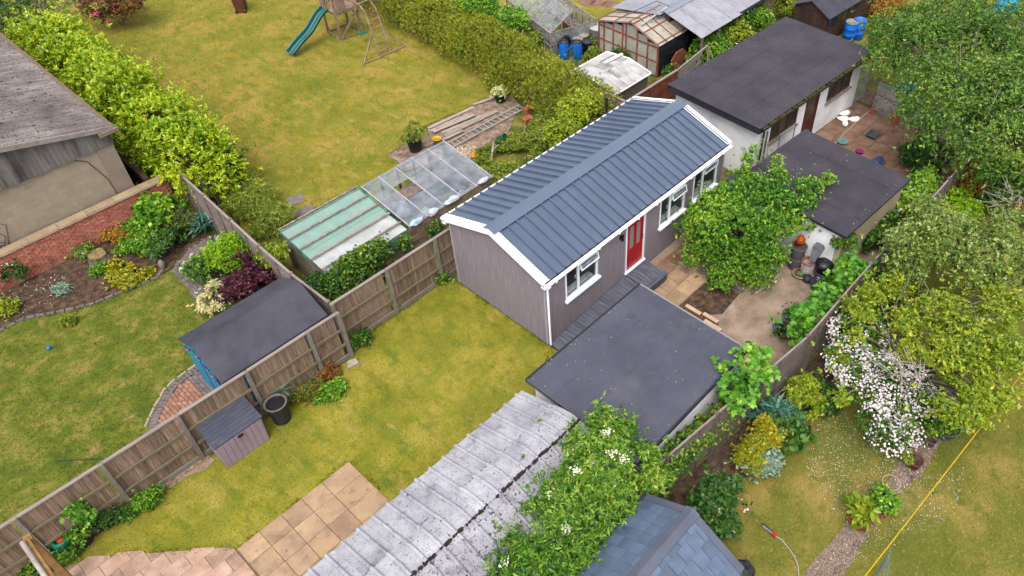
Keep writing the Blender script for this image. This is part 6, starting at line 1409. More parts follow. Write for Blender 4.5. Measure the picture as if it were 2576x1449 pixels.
tree('apple_tree', 'yellow green open apple tree over the dry lawn with bare grey limbs', (up(2290, 1010, 0).x, up(2290, 1010, 0).y, 0), [(a, b, c_, d_*.74, e_*.74, f_*.74) for a, b, c_, d_, e_, f_ in lb], 2900, .12, 7, OVAL, L_yellow, 260, r0=.11, bark=m_barkg, gap=.34, gfreq=3.2, stray=.2, low=-.3, up=.5, tv=(.5, .3), tips=[(l[0], l[1], l[2]+l[5]*.75) for l in lb], fork=.3)
dtw = thing('dead_branches', 'tangle of pale dead twigs in the middle of the yellow green tree', 'branches', up(2270, 960, 1.6))
mb = MB(); rr = random.Random(8); cpt = up(2270, 960, 1.6)
for i in range(46):
    a = cpt+Vector((rr.uniform(-.4, .4), rr.uniform(-.4, .4), rr.uniform(.2, .6))); d_ = Vector((rr.uniform(-1, 1), rr.uniform(-1, 1), rr.uniform(-.1, .5))).normalized(); q = a+d_*rr.uniform(.4, .9)
    mb.tube([a, a.lerp(q, .5)+Vector((rr.uniform(-.1, .1), rr.uniform(-.1, .1), .05)), q], [.012, .009, .004], 4)
mb.build('twigs', M('pale_twig', [(176, 164, 148), (200, 190, 174)], 8), dtw, fix=False, kind='stuff')
# --- white rambling rose
lb = []
for x, y, z, r in ((2130, 830, 1.5, .45), (2190, 840, 1.5, .4), (2110, 900, 1.5, .4), (2150, 950, 1.3, .5), (2220, 990, 1.2, .5), (2260, 1040, 1.0, .5), (2290, 970, 1.2, .4), (2200, 1060, .9, .45), (2310, 1010, 1.1, .4), (2240, 1090, .6, .5), (2190, 920, 1.3, .45), (2175, 985, 1.2, .42), (2145, 900, 1.4, .4), (2215, 1020, 1.0, .45), (2240, 930, 1.6, .42), (2290, 930, 1.6, .36), (2330, 1050, 1.1, .42), (2290, 1080, .8, .45)):
    p = up(x, y, z); lb.append((p.x, p.y, p.z, r, r, r*.8))
shrub('white_rose', 'rambling rose covered in white blossom below the yellow green tree', up(2215, 985, 1.1), (1, 1, .7), 1500, .10, 6, OVAL, L_ivy, 270, lobes=lb, gap=.08, flowers=(150, 24, .055, L_flower, .13), low=-.2)
# --- right border shrubs
for i, (x, y, z, r, h, n, sz, tm, mat, nm, lab, fl) in enumerate((
    (2000, 985, .5, .5, .5, 620, .12, OVAL, L_yellow, 'lime_shrub', 'bright yellow green shrub against the lap fence', None),
    (1830, 1095, .5, .45, .5, 620, .09, OVAL, leafmat('leaf_goldgreen', [(104, 124, 14), (144, 150, 22), (180, 174, 36)], .5, k=.7), 'golden_shrub', 'yellow green privet like shrub near the slate roof', None),
    (1895, 1075, .55, .38, .5, 480, .09, OVAL, L_gold, 'golden_shrub', 'deep golden shrub behind the silver one', None),
    (1935, 1045, .35, .26, .36, 90, .45, BLADE, L_teal, 'iris_clump', 'large blue green sword leaved clump at the fence', None),
    (1970, 1095, .3, .42, .32, 210, .26, BROAD, L_dark, 'hosta_clump', 'broad leaved dark green hosta in the border', None),
    (1915, 1160, .35, .42, .38, 720, .09, BROAD, L_silver, 'silver_shrub', 'silvery blue leaved shrub at the lawn edge', None),
    (1765, 1235, .5, .62, .55, 900, .11, BROAD, L_dark, 'mallow_bush', 'dark green bush with tiny mauve flowers beside the slate roof', (16, 3, .05, L_palep, .02)),
    (1880, 1120, .15, .3, .2, 200, .09, OVAL, L_ivy, 'low_plant', 'low dark plant in the border soil', None),
    (2230, 770, .2, .6, .3, 520, .1, OVAL, L_dark, 'pink_groundcover', 'dark ground cover with pink flowers under the tree', (24, 3, .05, L_palep, .03)),
    (2300, 740, .35, .45, .4, 420, .11, OVAL, L_dark, 'peony_bush', 'dark bush with bright magenta blooms under the trees', (8, 9, .12, L_pink, .05)),
    (2065, 1000, .35, .45, .4, 400, .12, OVAL, L_dark, 'fence_shrub', 'dark shrub in the shade of the fence beneath the rose', None),
    (2140, 800, .5, .5, .5, 520, .11, OVAL, L_green, 'fence_shrub', 'mid green shrub at the fence above the white rose', None),
    (2205, 700, .6, .55, .55, 560, .11, OVAL, L_yellow, 'fence_shrub', 'yellow green shrub beside the lap fence posts', None),
    (2440, 450, .7, .75, .75, 950, .1, LANCE, L_rust, 'rusty_conifer', 'rusty orange tipped conifer bush behind the bird yard', None),
    (2410, 520, .5, .7, .5, 800, .1, OVAL, leafmat('leaf_vivid', [(60, 110, 4)], .5), 'green_shrub', 'bright green mound below the rusty conifer', None),
    (2370, 560, .6, .7, .6, 700, .11, OVAL, L_gold, 'golden_shrub', 'yellow flowering shrub behind the grey apple tree', None),
    (2330, 390, .5, .9, .7, 800, .12, OVAL, L_dark, 'shade_shrub', 'dark shrub under the big apple tree by the mesh fence', None),
    (2500, 470, .6, .9, .7, 800, .12, OVAL, L_dark, 'shade_shrub', 'dark shrub beneath the apple tree at the right edge', None),
    (1790, 115, .7, .9, .8, 900, .13, OVAL, L_green, 'garden_shrub', 'leafy shrub behind the white outbuilding and broken fence', None),
    (1860, 90, .8, .8, .8, 700, .13, OVAL, L_yellow, 'garden_shrub', 'light green shrub under the iron barn eave', (14, 3, .07, L_flower, .04)),
    (1900, 55, .8, .8, .8, 700, .13, OVAL, L_green, 'garden_shrub', 'green shrub against the barn end beyond the black roof', None),
    (1990, 15, .7, 1.0, .8, 800, .13, OVAL, L_yellow, 'garden_shrub', 'light green shrub beside the dark timber shed', None),
    (2230, 20, .6, .8, .6, 600, .12, OVAL, L_rust, 'garden_shrub', 'straw coloured shrub beyond the blue barrels', None),
    (1745, 160, .5, .4, .5, 260, .11, OVAL, L_ivy, 'fence_climber', 'climber growing through the broken pale fence', None))):
    p = up(x, y, z)
    if p.x < 11.5 and -6.3-r-.12 < p.y < -5.6: p.y = -6.3-r-.12
    shrub(nm, lab, p, (r, r, h), n, sz, 7, tm, mat, 280+i, flowers=fl, up=1.2 if tm is BLADE else .45, gap=.08, stem=tm is not BLADE, cat='plant' if z < .35 else 'shrub')
iv = thing('barn_ivy', 'ivy curtain hanging under the iron barn eave', 'ivy', (17.5, 6.3, 0))
crown('foliage', [(16.4+i*.42, 6.35, .85, .32, .2, .75) for i in range(8)]+[(19.3+i*.5, 6.2, 1.2, .4, .25, .5) for i in range(4)], 1300, .1, 6, BROAD, L_ivy, iv, seed=310, gap=.1, low=-.8)
bt = thing('bare_tree', 'bare pale twiggy tree at the right edge behind the apple trees', 'tree', up(2530, 540, 0)); b = bt.location
trunk(b, [up(2500, 490, 2.6), up(2540, 480, 2.9), up(2470, 500, 2.4), up(2575, 500, 2.8), up(2520, 460, 2.6), up(2490, 540, 2.0)], .05, bt, M('pale_twig', [(176, 164, 148)], 8), seed=12, bend=.2)

# ================================================================== GRASS BLADES
def grass(poly, dens, mat, name, seed, excl=(), size=.055, label=None, lim=None, fringe=None):
    r = np.random.default_rng(seed); P = np.array(poly); lo, hi = P.min(0), P.max(0)
    if lim: lo = np.maximum(lo, lim[0]); hi = np.minimum(hi, lim[1])
    n = int(dens*(hi-lo).prod()); q = lo+(hi-lo)*r.random((n, 2))
    def pin(q, P):
        c = np.zeros(len(q), bool); m = len(P)
        for i in range(m):
            x1, y1 = P[i]; x2, y2 = P[(i+1) % m]
            if y1 == y2: continue
            t = ((y1 > q[:, 1]) != (y2 > q[:, 1])) & (q[:, 0] < (x2-x1)*(q[:, 1]-y1)/(y2-y1)+x1); c ^= t
        return c
    k = pin(q, P)
    for e in excl: k &= ~pin(q, np.array(e))
    q = q[k]; n = len(q)
    d = np.stack([r.normal(0, .5, n), r.normal(0, .5, n), np.ones(n)*.8], 1); sz = size*(1+.35*r.normal(size=n)).clip(.4, 2)
    q3 = np.column_stack([q, np.full(n, .0)])
    tint = .5+.22*Noise3(seed, 1.3)(q3)+.12*Noise3(seed+1, 5)(q3)+r.normal(0, .2, n)
    if fringe:                                            # longer uncut grass along walls, posts and paving
        fp_, fd, fs_ = [], [], []
        for pl_ in fringe:
            for (x1, y1), (x2, y2) in zip(pl_, pl_[1:]):
                m = int(math.hypot(x2-x1, y2-y1)*170); t = r.random(m); o_ = np.abs(r.normal(0, .05, m))*np.sign(r.random(m)-.3)
                keep = Noise3(seed+3, 3)(np.column_stack([x1+(x2-x1)*t, y1+(y2-y1)*t, t*0])) > -.25; t, o_ = t[keep], o_[keep]; m = len(t)
                L_ = math.hypot(x2-x1, y2-y1); nx_, ny_ = -(y2-y1)/L_, (x2-x1)/L_
                fp_.append(np.column_stack([x1+(x2-x1)*t+nx_*o_, y1+(y2-y1)*t+ny_*o_, np.zeros(m)])); fd.append(np.column_stack([r.normal(0, .45, m), r.normal(0, .45, m), np.ones(m)])); fs_.append(.05+.09*r.random(m)**2)
        q3 = np.vstack([q3]+fp_); d = np.vstack([d]+fd); sz = np.concatenate([sz]+fs_); tint = np.concatenate([tint, r.normal(.25, .2, len(q3)-n)]); n = len(q3)
    o = leafmesh(name, q3, d, sz, [(0, .1, 0), (1, 0, 0), (0, -.1, 0)], tint, mat, None, flat=.1, seed=seed, kind='stuff')
    return props(o, label, 'grass')
B_near = leafmat('blade_near', [(108, 122, 16), (138, 144, 30), (162, 158, 50), (194, 176, 92)], .7, k=.64, trans=.25, spec=.15)
B_far = leafmat('blade_far', [(104, 120, 14), (136, 140, 28), (164, 152, 50), (198, 174, 92)], .7, k=.64, trans=.25, spec=.15)
B_left = leafmat('blade_left', [(72, 96, 14), (100, 118, 24), (128, 134, 38), (180, 162, 88)], .7, k=.56, trans=.25, spec=.15)
B_dry = leafmat('blade_dry', [(78, 102, 20), (112, 122, 32), (148, 138, 54), (196, 170, 100)], .7, k=.58, trans=.25, spec=.15)
grass(LAWN_NEAR, 1500, B_near, 'grass', 1, [PATIO_S, [(-2.4, -1.75), (3, -1.75), (3, -6), (-2.4, -6)]], .042, 'short mown grass of the near lawn', ((-13, -1.8), (0, 4.4)),
      fringe=[[(-12.5, 4.0), (-4.2, 3.92)], [(-4.1, 4.35), (-.05, 4.35)], [(-.06, 4.3), (-.06, 0)], [(-.1, -.1), (-2.3, -1.7)], [(-6.3, 1.16), (-9.44, 1.18)], [(-6.27, 1.1), (-6.27, -1.2)], [(-9.44, 1.16), (-12.03, 3.85)]])
grass(LAWN_FAR, 700, B_far, 'grass', 2, (), .05, 'yellowing mown grass of the far lawn', ((-3.5, 10), (12.5, 33)), fringe=[[(7.12, 20.6), (8.3, 20.5), (8.3, 21.75), (7.15, 21.75), (7.12, 20.6)], [(6.4, 17.9), (8.74, 17.84)], [(-2.9, 11.7), (-2, 14.5)], [(4.6, 11.9), (8.6, 11.6)]])
grass(LAWN_LEFT, 1000, B_left, 'grass', 3, [PAV], .05, 'patchy grass of the left garden', ((-13.5, 5), (-4, 13)), fringe=[[(-10.6, 12.8), (-9.8, 12.75), (-9.1, 12.28), (-8.2, 11.8), (-7.28, 11.62), (-6.3, 11.45)], edge])
grass(LAWN_RIGHT, 1000, B_dry, 'grass', 4, (), .045, 'dry grass of the right hand garden', ((-3, -14), (11, -6.5)), fringe=[[(-1.2, -6.85), (1.9, -7.35), (4.6, -7.1)]])
# petals strewn on the dry lawn
def litter(name, label, cat, poly_px, n, size, mat, seed, dense=None, z=.03):
    r = np.random.default_rng(seed); P = [tuple(gt(*p)[:2]) for p in poly_px]; A = np.array(P); lo, hi = A.min(0), A.max(0)
    q = []
    while len(q) < n:
        t = lo+(hi-lo)*r.random(2)
        if inpoly(t[0], t[1], P): q.append(t)
    q = np.array(q); d = np.column_stack([r.normal(size=(n, 2)), r.normal(0, .15, n)])
    return props(leafmesh(name, np.column_stack([q, np.full(n, z)+r.random(n)*.02]), d, size*(1+.4*r.normal(size=n)).clip(.4, 2), OVAL, r.random(n), mat, None, flat=3, seed=seed, kind='stuff'), label, cat)
litter('fallen_petals', 'white petals scattered over the dry lawn below the rose', 'petals', [(12, 230, 250), (12, 500, 190), (12, 1000, 480), (12, 1250, 420), (12, 1300, 500), (12, 1120, 720), (12, 860, 1020), (12, 560, 1060), (12, 300, 700)], 2000, .022, L_flower, 5)
litter('fallen_petals', 'thin scatter of petals along the gravel path and right lawn', 'petals', [(12, 850, 1000), (12, 1150, 700), (12, 1500, 620), (12, 1400, 1000), (12, 1000, 1200), (12, 500, 1440), (12, 300, 1400)], 700, .022, L_flower, 6)
litter('fallen_petals', 'white petals on the dark soil of the left bed', 'petals', [(5, 10, 780), (5, 190, 700), (5, 460, 620), (5, 420, 860), (5, 20, 950)], 80, .04, L_flower, 7, z=.05)
litter('bark_chips', 'pale bark chips and dry leaves on the soil bed', 'leaf litter', [(5, 100, 800), (5, 500, 560), (5, 900, 480), (5, 850, 760), (5, 300, 900)], 260, .045, leafmat('bark_chip', [(96, 66, 44), (130, 96, 66), (160, 126, 90)], .8, k=.5, trans=.0), 8, z=.045)
litter('leaf_litter', 'dry leaves under the yard tree', 'leaf litter', [(7, 1060, 520), (7, 1300, 330), (7, 1500, 620), (7, 1700, 760), (7, 1260, 860)], 260, .035, L_dry, 9, z=.045)
litter('wood_chips', 'pale wood chips spread before the glazed frame', 'wood chips', [(2, 1380, 1140), (2, 1560, 1090), (2, 1720, 1120), (2, 1640, 1200), (2, 1500, 1200)], 700, .05, L_cream if False else leafmat('chip', [(190, 160, 126), (220, 196, 166), (236, 220, 196)], .8), 10, z=.03)

def roof_litter(parent, x0, x1, y0, y1, z, n, seed):
    """blown leaves, petals and grit lying on a flat roof"""
    r = np.random.default_rng(seed); e = r.random(n) < .45
    x = x0+(x1-x0)*r.random(n); y = np.where(e, np.where(r.random(n) < .5, y0+.12*r.random(n), y1-.12*r.random(n)), y0+(y1-y0)*r.random(n))
    leafmesh('leaf_litter', np.column_stack([x, y, np.full(n, z)]), np.column_stack([r.normal(size=(n, 2)), np.zeros(n)]), .025+.03*r.random(n), OVAL, r.random(n), leafmat('roof_leaf', [(90, 74, 56), (150, 136, 110), (206, 200, 190), (96, 110, 60)], .8, k=.6), parent, flat=4, seed=seed, kind='stuff')
roof_litter(gar, GX0, GX1, GY0, GY1, GZ+.02, 150, 71)
roof_litter(wo, ox+.1, ox+LX-.1, oy+.1, oy+LY-.1, OZ+.03, 120, 72)
roof_litter(fs, ax+.1, ax+AX-.1, ay+.1, ay+AY-.2, AZ+.03, 90, 73)

# ================================================================== SMALL THINGS
m_terra = M('terracotta', [(168, 92, 64), (190, 116, 88)], 5, 5, .85, .2, 30)
m_blueb = M('blue_barrel', [(14, 100, 206), (24, 122, 226)], 2, 4, .4, spec=.4, k=.8)
m_galv = M('grey_plastic', [(128, 128, 138), (146, 146, 154)], 3, 4, .5)
m_greend = M('dark_green_plastic', [(24, 66, 54), (34, 82, 66)], 3)
m_bluep2 = M('cobalt_glaze', [(20, 50, 140), (30, 70, 170)], 3, 3, .25, spec=.5)
def lathe_thing(name, label, cat, p, prof, mat, n=20, group=None, extra=(), sx=1, sy=1, rot=None):
    """one turned object with extra turned parts: (part name, profile, material)"""
    if not extra:
        o = MB().lathe(prof, p, n, sx, sy).build(name, mat, None, label, cat, group, smooth=True, at=p)
        if rot: o.rotation_euler = rot
        return o
    t = thing(name, label, cat, p, group)
    MB().lathe(prof, p, n, sx, sy).build('body', mat, t, smooth=True)
    for nm, pr_, m_ in extra: MB().lathe(pr_, p, n, sx, sy).build(nm, m_, t, smooth=True)
    if rot: t.rotation_euler = rot
    return t
def pot_prof(r0, r1, h): return [(.001, .001), (r0, 0), (r1, h), (r1+.012, h), (r1+.012, h-.03), (r1+.012, h), (r1-.015, h), (r1-.03, h*.8)]
def pot(label, p, r0, r1, h, mat, plant=None, name='plant_pot', cat='plant pot', seed=0, group=None, soil=True):
    t = lathe_thing(name, label, cat, p, [(r0, 0), (r1, h*.93), (r1+.014, h*.93), (r1+.014, h), (r1-.015, h), (r1-.02, h*.8)], mat, extra=[('soil', [(.001, h*.82), (r1-.02, h*.82)], m_soil)], group=group)
    if plant:
        z, r, n, sz, tm, lm = plant; crown('foliage', lobes_auto((p[0], p[1], p[2]+h+z), (r, r, r*.9), 3, seed), n, sz, 6, tm, lm, t, seed=seed, up=1.3 if tm is BLADE else .6, gap=.05)
    return t
Z0 = lambda v: Vector((v.x, v.y, 0))
def zr(x0, y0, w, W=1932):
    s = w/W*.78729; return lambda x, y, z=0.0: g(x0*.78729+x*s, y0*.78729+y*s, z)
gh = zr(1640, 0, 440); bn = zr(2400, 700, 440); wb = zr(2400, 220, 440); rb = zr(2840, 1180, 432, 1897)
# barrels by the greenhouse
BP = [(.19, 0), (.215, .05), (.225, .2), (.235, .4), (.225, .62), (.215, .76), (.2, .8)]
for i, (x, y, lab) in enumerate(((12.95, 11.55, 'blue plastic barrel nearest the clipped hedge'), (13.38, 11.12, 'blue plastic barrel next to the black dustbin'))):
    lathe_thing('water_barrel', lab, 'barrel', (x, y, 0), BP, m_blueb, extra=[('rim', [(.2, .8), (.215, .81), (.215, .84), (.17, .845), (.165, .8)], m_black), ('water', [(.001, .79), (.17, .79)], M('dark_water', [(60, 56, 52), (110, 104, 98)], 4, 4, .1))])
DB = [(.19, 0), (.23, .62), (.245, .64)]
for i, (x, y, m1, m2, lab) in enumerate(((13.95, 11.0, m_black, m_charcoal, 'black dustbin with dark lid beside the blue barrels'), (13.85, 11.5, m_charcoal, M('stone_lid', [(150, 142, 132), (172, 164, 154)], 6), 'tub with pale stone coloured lid behind the blue barrels'), (14.3, 11.55, m_charcoal, MATS['stone_lid'], 'tub with pale lid in front of the greenhouse door'))):
    lathe_thing('dustbin', lab, 'dustbin', (x, y, 0), DB, m1, extra=[('lid', [(.255, .63), (.26, .66), (.2, .7), (.05, .73), (.04, .76), (.001, .76)], m2)])
o = lump((13.6, 12.0, .5), (.62, .2, .5), m_black, 'water_tank', 60, 'black plastic tank lying on its side against the greenhouse', 'tank', amp=.06)
lathe_thing('water_tank', 'round white and grey water tank between the two greenhouses', 'tank', (15.1, 11.35, 0), [(.38, 0), (.4, .3), (.38, .32), (.4, .36), (.4, .8)], m_galv, extra=[('lid', [(.42, .8), (.42, .86), (.001, .9)], m_wsheet)])
t = thing('pole_rack', 'green tubes propped in front of the blue barrels', 'poles', (12.2, 10.6, 0))
for a, b in (((11.9, 11.0, .7), (12.9, 10.7, 1.05)), ((12.85, 10.7, 0), (12.85, 10.7, 1.1)), ((12.3, 10.5, .1), (12.9, 10.72, 1.0))): MB().tube([a, b], .018, 6).build('tube', m_greenp, t)
# blue barrels at the dark shed
for i, (x, y, lab) in enumerate(((23.4, 2.55, 'large blue barrel with lid beside the dark timber shed'), (23.85, 2.35, 'second blue barrel half hidden by the apple tree leaves'))):
    lathe_thing('water_barrel', lab, 'barrel', (x, y, 0), [(.27, 0), (.3, .03), (.3, .3), (.315, .32), (.3, .34), (.3, .62), (.315, .64), (.3, .66), (.29, .93)], m_blueb, extra=[('lid', [(.3, .93), (.3, .97), (.24, .97), (.24, .95), (.001, .95)], MATS['stone_lid'] if i == 0 else m_blueb)])
# rubbish patch behind the lawn
sheet('rubble_patch', [tuple(gt(2, *p)[:2]) for p in ((980, 1170), (1130, 1080), (1290, 1000), (1300, 950), (1640, 800), (1800, 740), (1930, 720), (1990, 800), (1900, 1000), (1740, 1150), (1640, 1230), (1450, 1190), (1130, 1290), (1060, 1210))],
      M('rubble', [(120, 96, 80), (156, 132, 114), (184, 160, 140)], 3, 8, .95, .9, 25, layers=[(9, (90, 70, 56), .56, .66), (2.2, (84, 96, 30), .58, .7)]), .015)
m_plank = M('old_plank', [(146, 130, 120), (178, 162, 150), (204, 190, 174)], 3, 8, .9, .3, 18, stretch=(.5, 8, 8), rnd=.16)
pl = [((1300, 975), (1640, 815)), ((1320, 1000), (1510, 910)), ((1340, 1010), (1650, 880)), ((1400, 1010), (1740, 870)), ((1420, 1035), (1820, 845)), ((1400, 1075), (1560, 1000)), ((1270, 1110), (1340, 1080)), ((1640, 800), (1810, 740)), ((1360, 985), (1600, 880))]
labs = ['pale plank along the lawn edge of the plank heap', 'short plank second from the lawn in the heap', 'grey plank in the middle of the heap', 'grey plank overlapping the wide pale board', 'widest pale board lying beside the ladder', 'short board at the near end of the ladder', 'small board stub beside the black pot', 'long thin plank reaching towards the hedge', 'narrow grey plank beneath the heap']
for i, ((x0, y0), (x1, y1)) in enumerate(pl):
    a, b = gt(2, x0, y0), gt(2, x1, y1); z = .05+.025*(i % 3); MB().bar((a.x, a.y, z), (b.x, b.y, z), .22 if i == 4 else .15, .03).build('plank', m_plank, None, labs[i], 'plank', 'planks heaped by the far lawn', at=Z0(a))
ld = thing('ladder', 'grey metal ladder lying on the ground beside the planks', 'ladder', gt(2, 1700, 960))
a0, a1, b0, b1 = gt(2, 1450, 1080, .1), gt(2, 1990, 790, .1), gt(2, 1490, 1110, .1), gt(2, 2040, 810, .1)
m_alu2 = M('ladder_aluminium', [(170, 164, 158), (196, 190, 184)], 6, 4, .45)
MB().bar(a0, a1, .04, .07).build('rail', m_alu2, ld); MB().bar(b0, b1, .04, .07).build('rail', m_alu2, ld)
for i in range(16): f_ = (i+.5)/16; MB().bar(a0.lerp(a1, f_), b0.lerp(b1, f_), .03, .03).build('rung', m_alu2, ld)
pot('black pot with a feathery green plant beside the plank heap', Z0(gt(2, 1205, 1130)), .24, .30, .6, m_charcoal, (.15, .5, 120, .12, LANCE, L_weed), seed=1)
lathe_thing('bucket', 'yellow bucket next to the black plant pot', 'bucket', Z0(gt(2, 1370, 1090)), [(.001, .005), (.12, 0), (.165, .3), (.18, .3), (.18, .28), (.18, .31), (.15, .31), (.13, .1)], M('yellow_plastic', [(222, 176, 30), (236, 192, 50)], 3, 3, .4), n=20)
pot('dark pot of pink and white flowers at the end of the planks', Z0(gt(2, 1845, 765)), .2, .26, .38, m_greend, (.1, .3, 110, .1, OVAL, L_cream), seed=2)
o = lathe_thing('tub', 'green plastic tub lying on its side in the rubble', 'tub', gt(2, 1850, 1060, .2), [(.001, -.2), (.18, -.2), (.24, .2), (.26, .2), (.21, .19), (.16, -.15), (.001, -.15)], M('green_tub', [(40, 104, 74), (56, 122, 90)], 3), n=18, rot=(1.2, 0, .6))
o = lump(gt(2, 1660, 1170, .12), (.22, .14, .12), M('orange_cloth', [(226, 148, 20), (240, 168, 40)], 4, 3, .6), 'orange_bag', 70, 'crumpled orange bag on the rubble', 'bag')
lathe_thing('white_tub', 'small white tub beside the orange bag', 'tub', gt(2, 1655, 1200, .0), [(.001, .09), (.06, .1), (.075, 0)], m_white)
for j, (n, x, y, lab) in enumerate(((3, 120, 845, 'red clay tile stack nearer the hedge'), (3, 115, 925, 'smaller tile stack in the weeds'))):
    p = gt(n, x, y); t = thing('tile_stack', lab, 'tile stack', Z0(p))
    for k in range(5): MB().box(p.x-.2+.02*(k % 2), p.x+.22+.02*(k % 3), p.y-.14, p.y+.14, .05*k, .05*k+.04).build('tile', m_terra, t)
lg = thing('dead_branches', 'pale dead branches lying in the weeds behind the garden room', 'branches', gt(3, 170, 1070)); mb = MB(); rr = random.Random(6); p = lg.location
for i in range(9): a = Vector((p.x+rr.uniform(-.4, .4), p.y+rr.uniform(-.4, .4), rr.uniform(.3, .6))); mb.tube([a, a+Vector((rr.uniform(-.4, .5), rr.uniform(-.4, .4), rr.uniform(-.1, .2)))], [.025, .01], 5)
mb.build('sticks', MATS['pale_twig'], lg, fix=False, kind='stuff')
lg2 = MB(); a = gt(2, 1770, 1210, .3); lg2.tube([gt(2, 1770, 1210, .15), gt(2, 1785, 1130, .35), gt(2, 1790, 1070, .5)], [.06, .05, .03], 7); lg2.tube([gt(2, 1785, 1130, .35), gt(2, 1830, 1090, .5)], [.03, .015], 6)
lg2.build('driftwood', MATS['pale_twig'], None, 'forked grey branch standing at the edge of the rubble', 'branch', at=Z0(a), smooth=True)
# ------------------------------------------------ bird yard
m_feather = M('white_feather', [(226, 224, 222), (244, 242, 240)], 8, 4, .8, .3, 40, k=.8)
def goose(label, p, ang, pose):
    d = Vector((math.cos(ang), math.sin(ang), 0)); u_ = Vector((0, 0, 1)); p = Vector(p)
    P = lambda a, z: p+d*a*.85+u_*z*.85
    if pose == 'up': pts = [P(-.34, .2), P(-.26, .17), P(-.12, .14), P(.04, .14), (P(.16, .17)), P(.22, .25), P(.23, .36), P(.25, .42), P(.31, .42), P(.37, .40)]; rad = [.01, .06, .13, .145, .10, .055, .038, .042, .04, .012]
    else: pts = [P(-.34, .18), P(-.26, .16), P(-.12, .14), P(.04, .14), P(.15, .16), P(.2, .22), P(.13, .28), P(.05, .27), P(-.03, .255)]; rad = [.01, .06, .13, .145, .11, .06, .045, .042, .015]
    rad = [q*.85 for q in rad]; t = thing('goose', label, 'goose', Z0(p))
    MB().tube(pts, rad, 12).build('body', m_feather, t, smooth=True, fix=False)
    e = pts[-1]; pd = (pts[-1]-pts[-2]).normalized()
    MB().tube([e-pd*.02, e+pd*.05], [.016, .006], 6).build('beak', M('orange_beak', [(226, 130, 50)], 3), t)
    return t
for i, (x, y, a, ps, lab) in enumerate(((1310, 660, -.6, 'tuck', 'white goose at the back of the huddle nearest the wall'), (1290, 740, -1.2, 'tuck', 'white goose in the middle of the huddle'), (1440, 745, -.9, 'tuck', 'white goose facing the hose on the right of the huddle'), (1310, 800, -2.5, 'tuck', 'white goose tucked up at the front of the huddle'))): goose(lab, Z0(wb(x, y)), a, ps)
p = Z0(wb(1700, 950)); t = MB(); t.hexa([(p.x-.24, p.y-.16, .03), (p.x+.24, p.y-.16, .03), (p.x+.24, p.y+.16, .03), (p.x-.24, p.y+.16, .03), (p.x-.3, p.y-.21, .14), (p.x+.3, p.y-.21, .14), (p.x+.3, p.y+.21, .14), (p.x-.3, p.y+.21, .14)])
t = MB(); ri = lambda a, b, z: [(p.x-a, p.y-b, z), (p.x+a, p.y-b, z), (p.x+a, p.y+b, z), (p.x-a, p.y+b, z)]
rings = [ri(.22, .14, .04), ri(.28, .19, .15), ri(.30, .21, .15), ri(.30, .21, .165), ri(.26, .17, .165), ri(.2, .12, .06)]
for a, b in zip(rings, rings[1:]):
    for k in range(4): t.poly([a[k], a[(k+1) % 4], b[(k+1) % 4], b[k]])
t.poly(rings[-1]); t.build('litter_tray', M('slate_plastic', [(80, 82, 92), (98, 100, 110)], 4), None, 'shallow grey tray of grit in the bird yard', 'tray', at=Z0(p))
lathe_thing('water_bowl', 'wide teal bowl of water on the bird yard slabs', 'bowl', Z0(wb(1280, 1045))+Vector((0, 0, .04)), [(.001, .005), (.16, 0), (.22, .07), (.235, .075), (.2, .06), (.001, .045)], M('teal_bowl', [(92, 140, 134), (120, 164, 156)], 4, 3, .3), n=24)
lathe_thing('pet_bowl', 'small magenta bowl near the felt roof edge', 'bowl', Z0(wb(1515, 1185))+Vector((0, 0, .04)), [(.001, .005), (.13, 0), (.15, .08), (.16, .08), (.13, .07), (.001, .03)], M('magenta_bowl', [(150, 20, 110), (170, 36, 130)], 4, 3, .3), n=24)
hp = [wb(x, y, .06) for x, y in ((1160, 1055), (1230, 1000), (1290, 920), (1350, 870), (1420, 800), (1520, 700), (1680, 580), (1760, 545), (1900, 505), (2000, 490), (2200, 450))]
MB().tube(hp, .016, 6).build('hose', M('pale_hose', [(196, 196, 150), (214, 206, 190)], 6), None, 'pale hose trailing across the bird yard', 'hose', at=Z0(hp[0]))
for i, (x, y, w, h, d_, mt, lab) in enumerate(((1695, 640, .2, .28, .1, m_terra, 'terracotta slab offcut first in the row of blocks'), (1760, 640, .22, .24, .16, m_conc, 'mossy concrete block second in the row'), (1815, 670, .2, .2, .14, m_conc, 'low concrete block third in the row'), (1885, 710, .28, .46, .12, m_conc, 'tall grey concrete slab in the row of blocks'), (1990, 790, .34, .5, .1, m_terra, 'red brown tile leaning at the end of the row'), (1610, 400, .14, .46, .14, m_conc, 'upright concrete post block by the mesh gate'))):
    p = Z0(wb(x, y)); o = MB().box(p.x-d_/2, p.x+d_/2, p.y-w/2, p.y+w/2, .03, h).build('stone_block', mt, None, lab, 'block', 'blocks edging the bird yard' if i < 5 else None, at=p); o.rotation_euler = (0, 0, jit(.3))
m_mesh = glassmat('wire_mesh', (.45, .46, .48), .28, .5, .3)
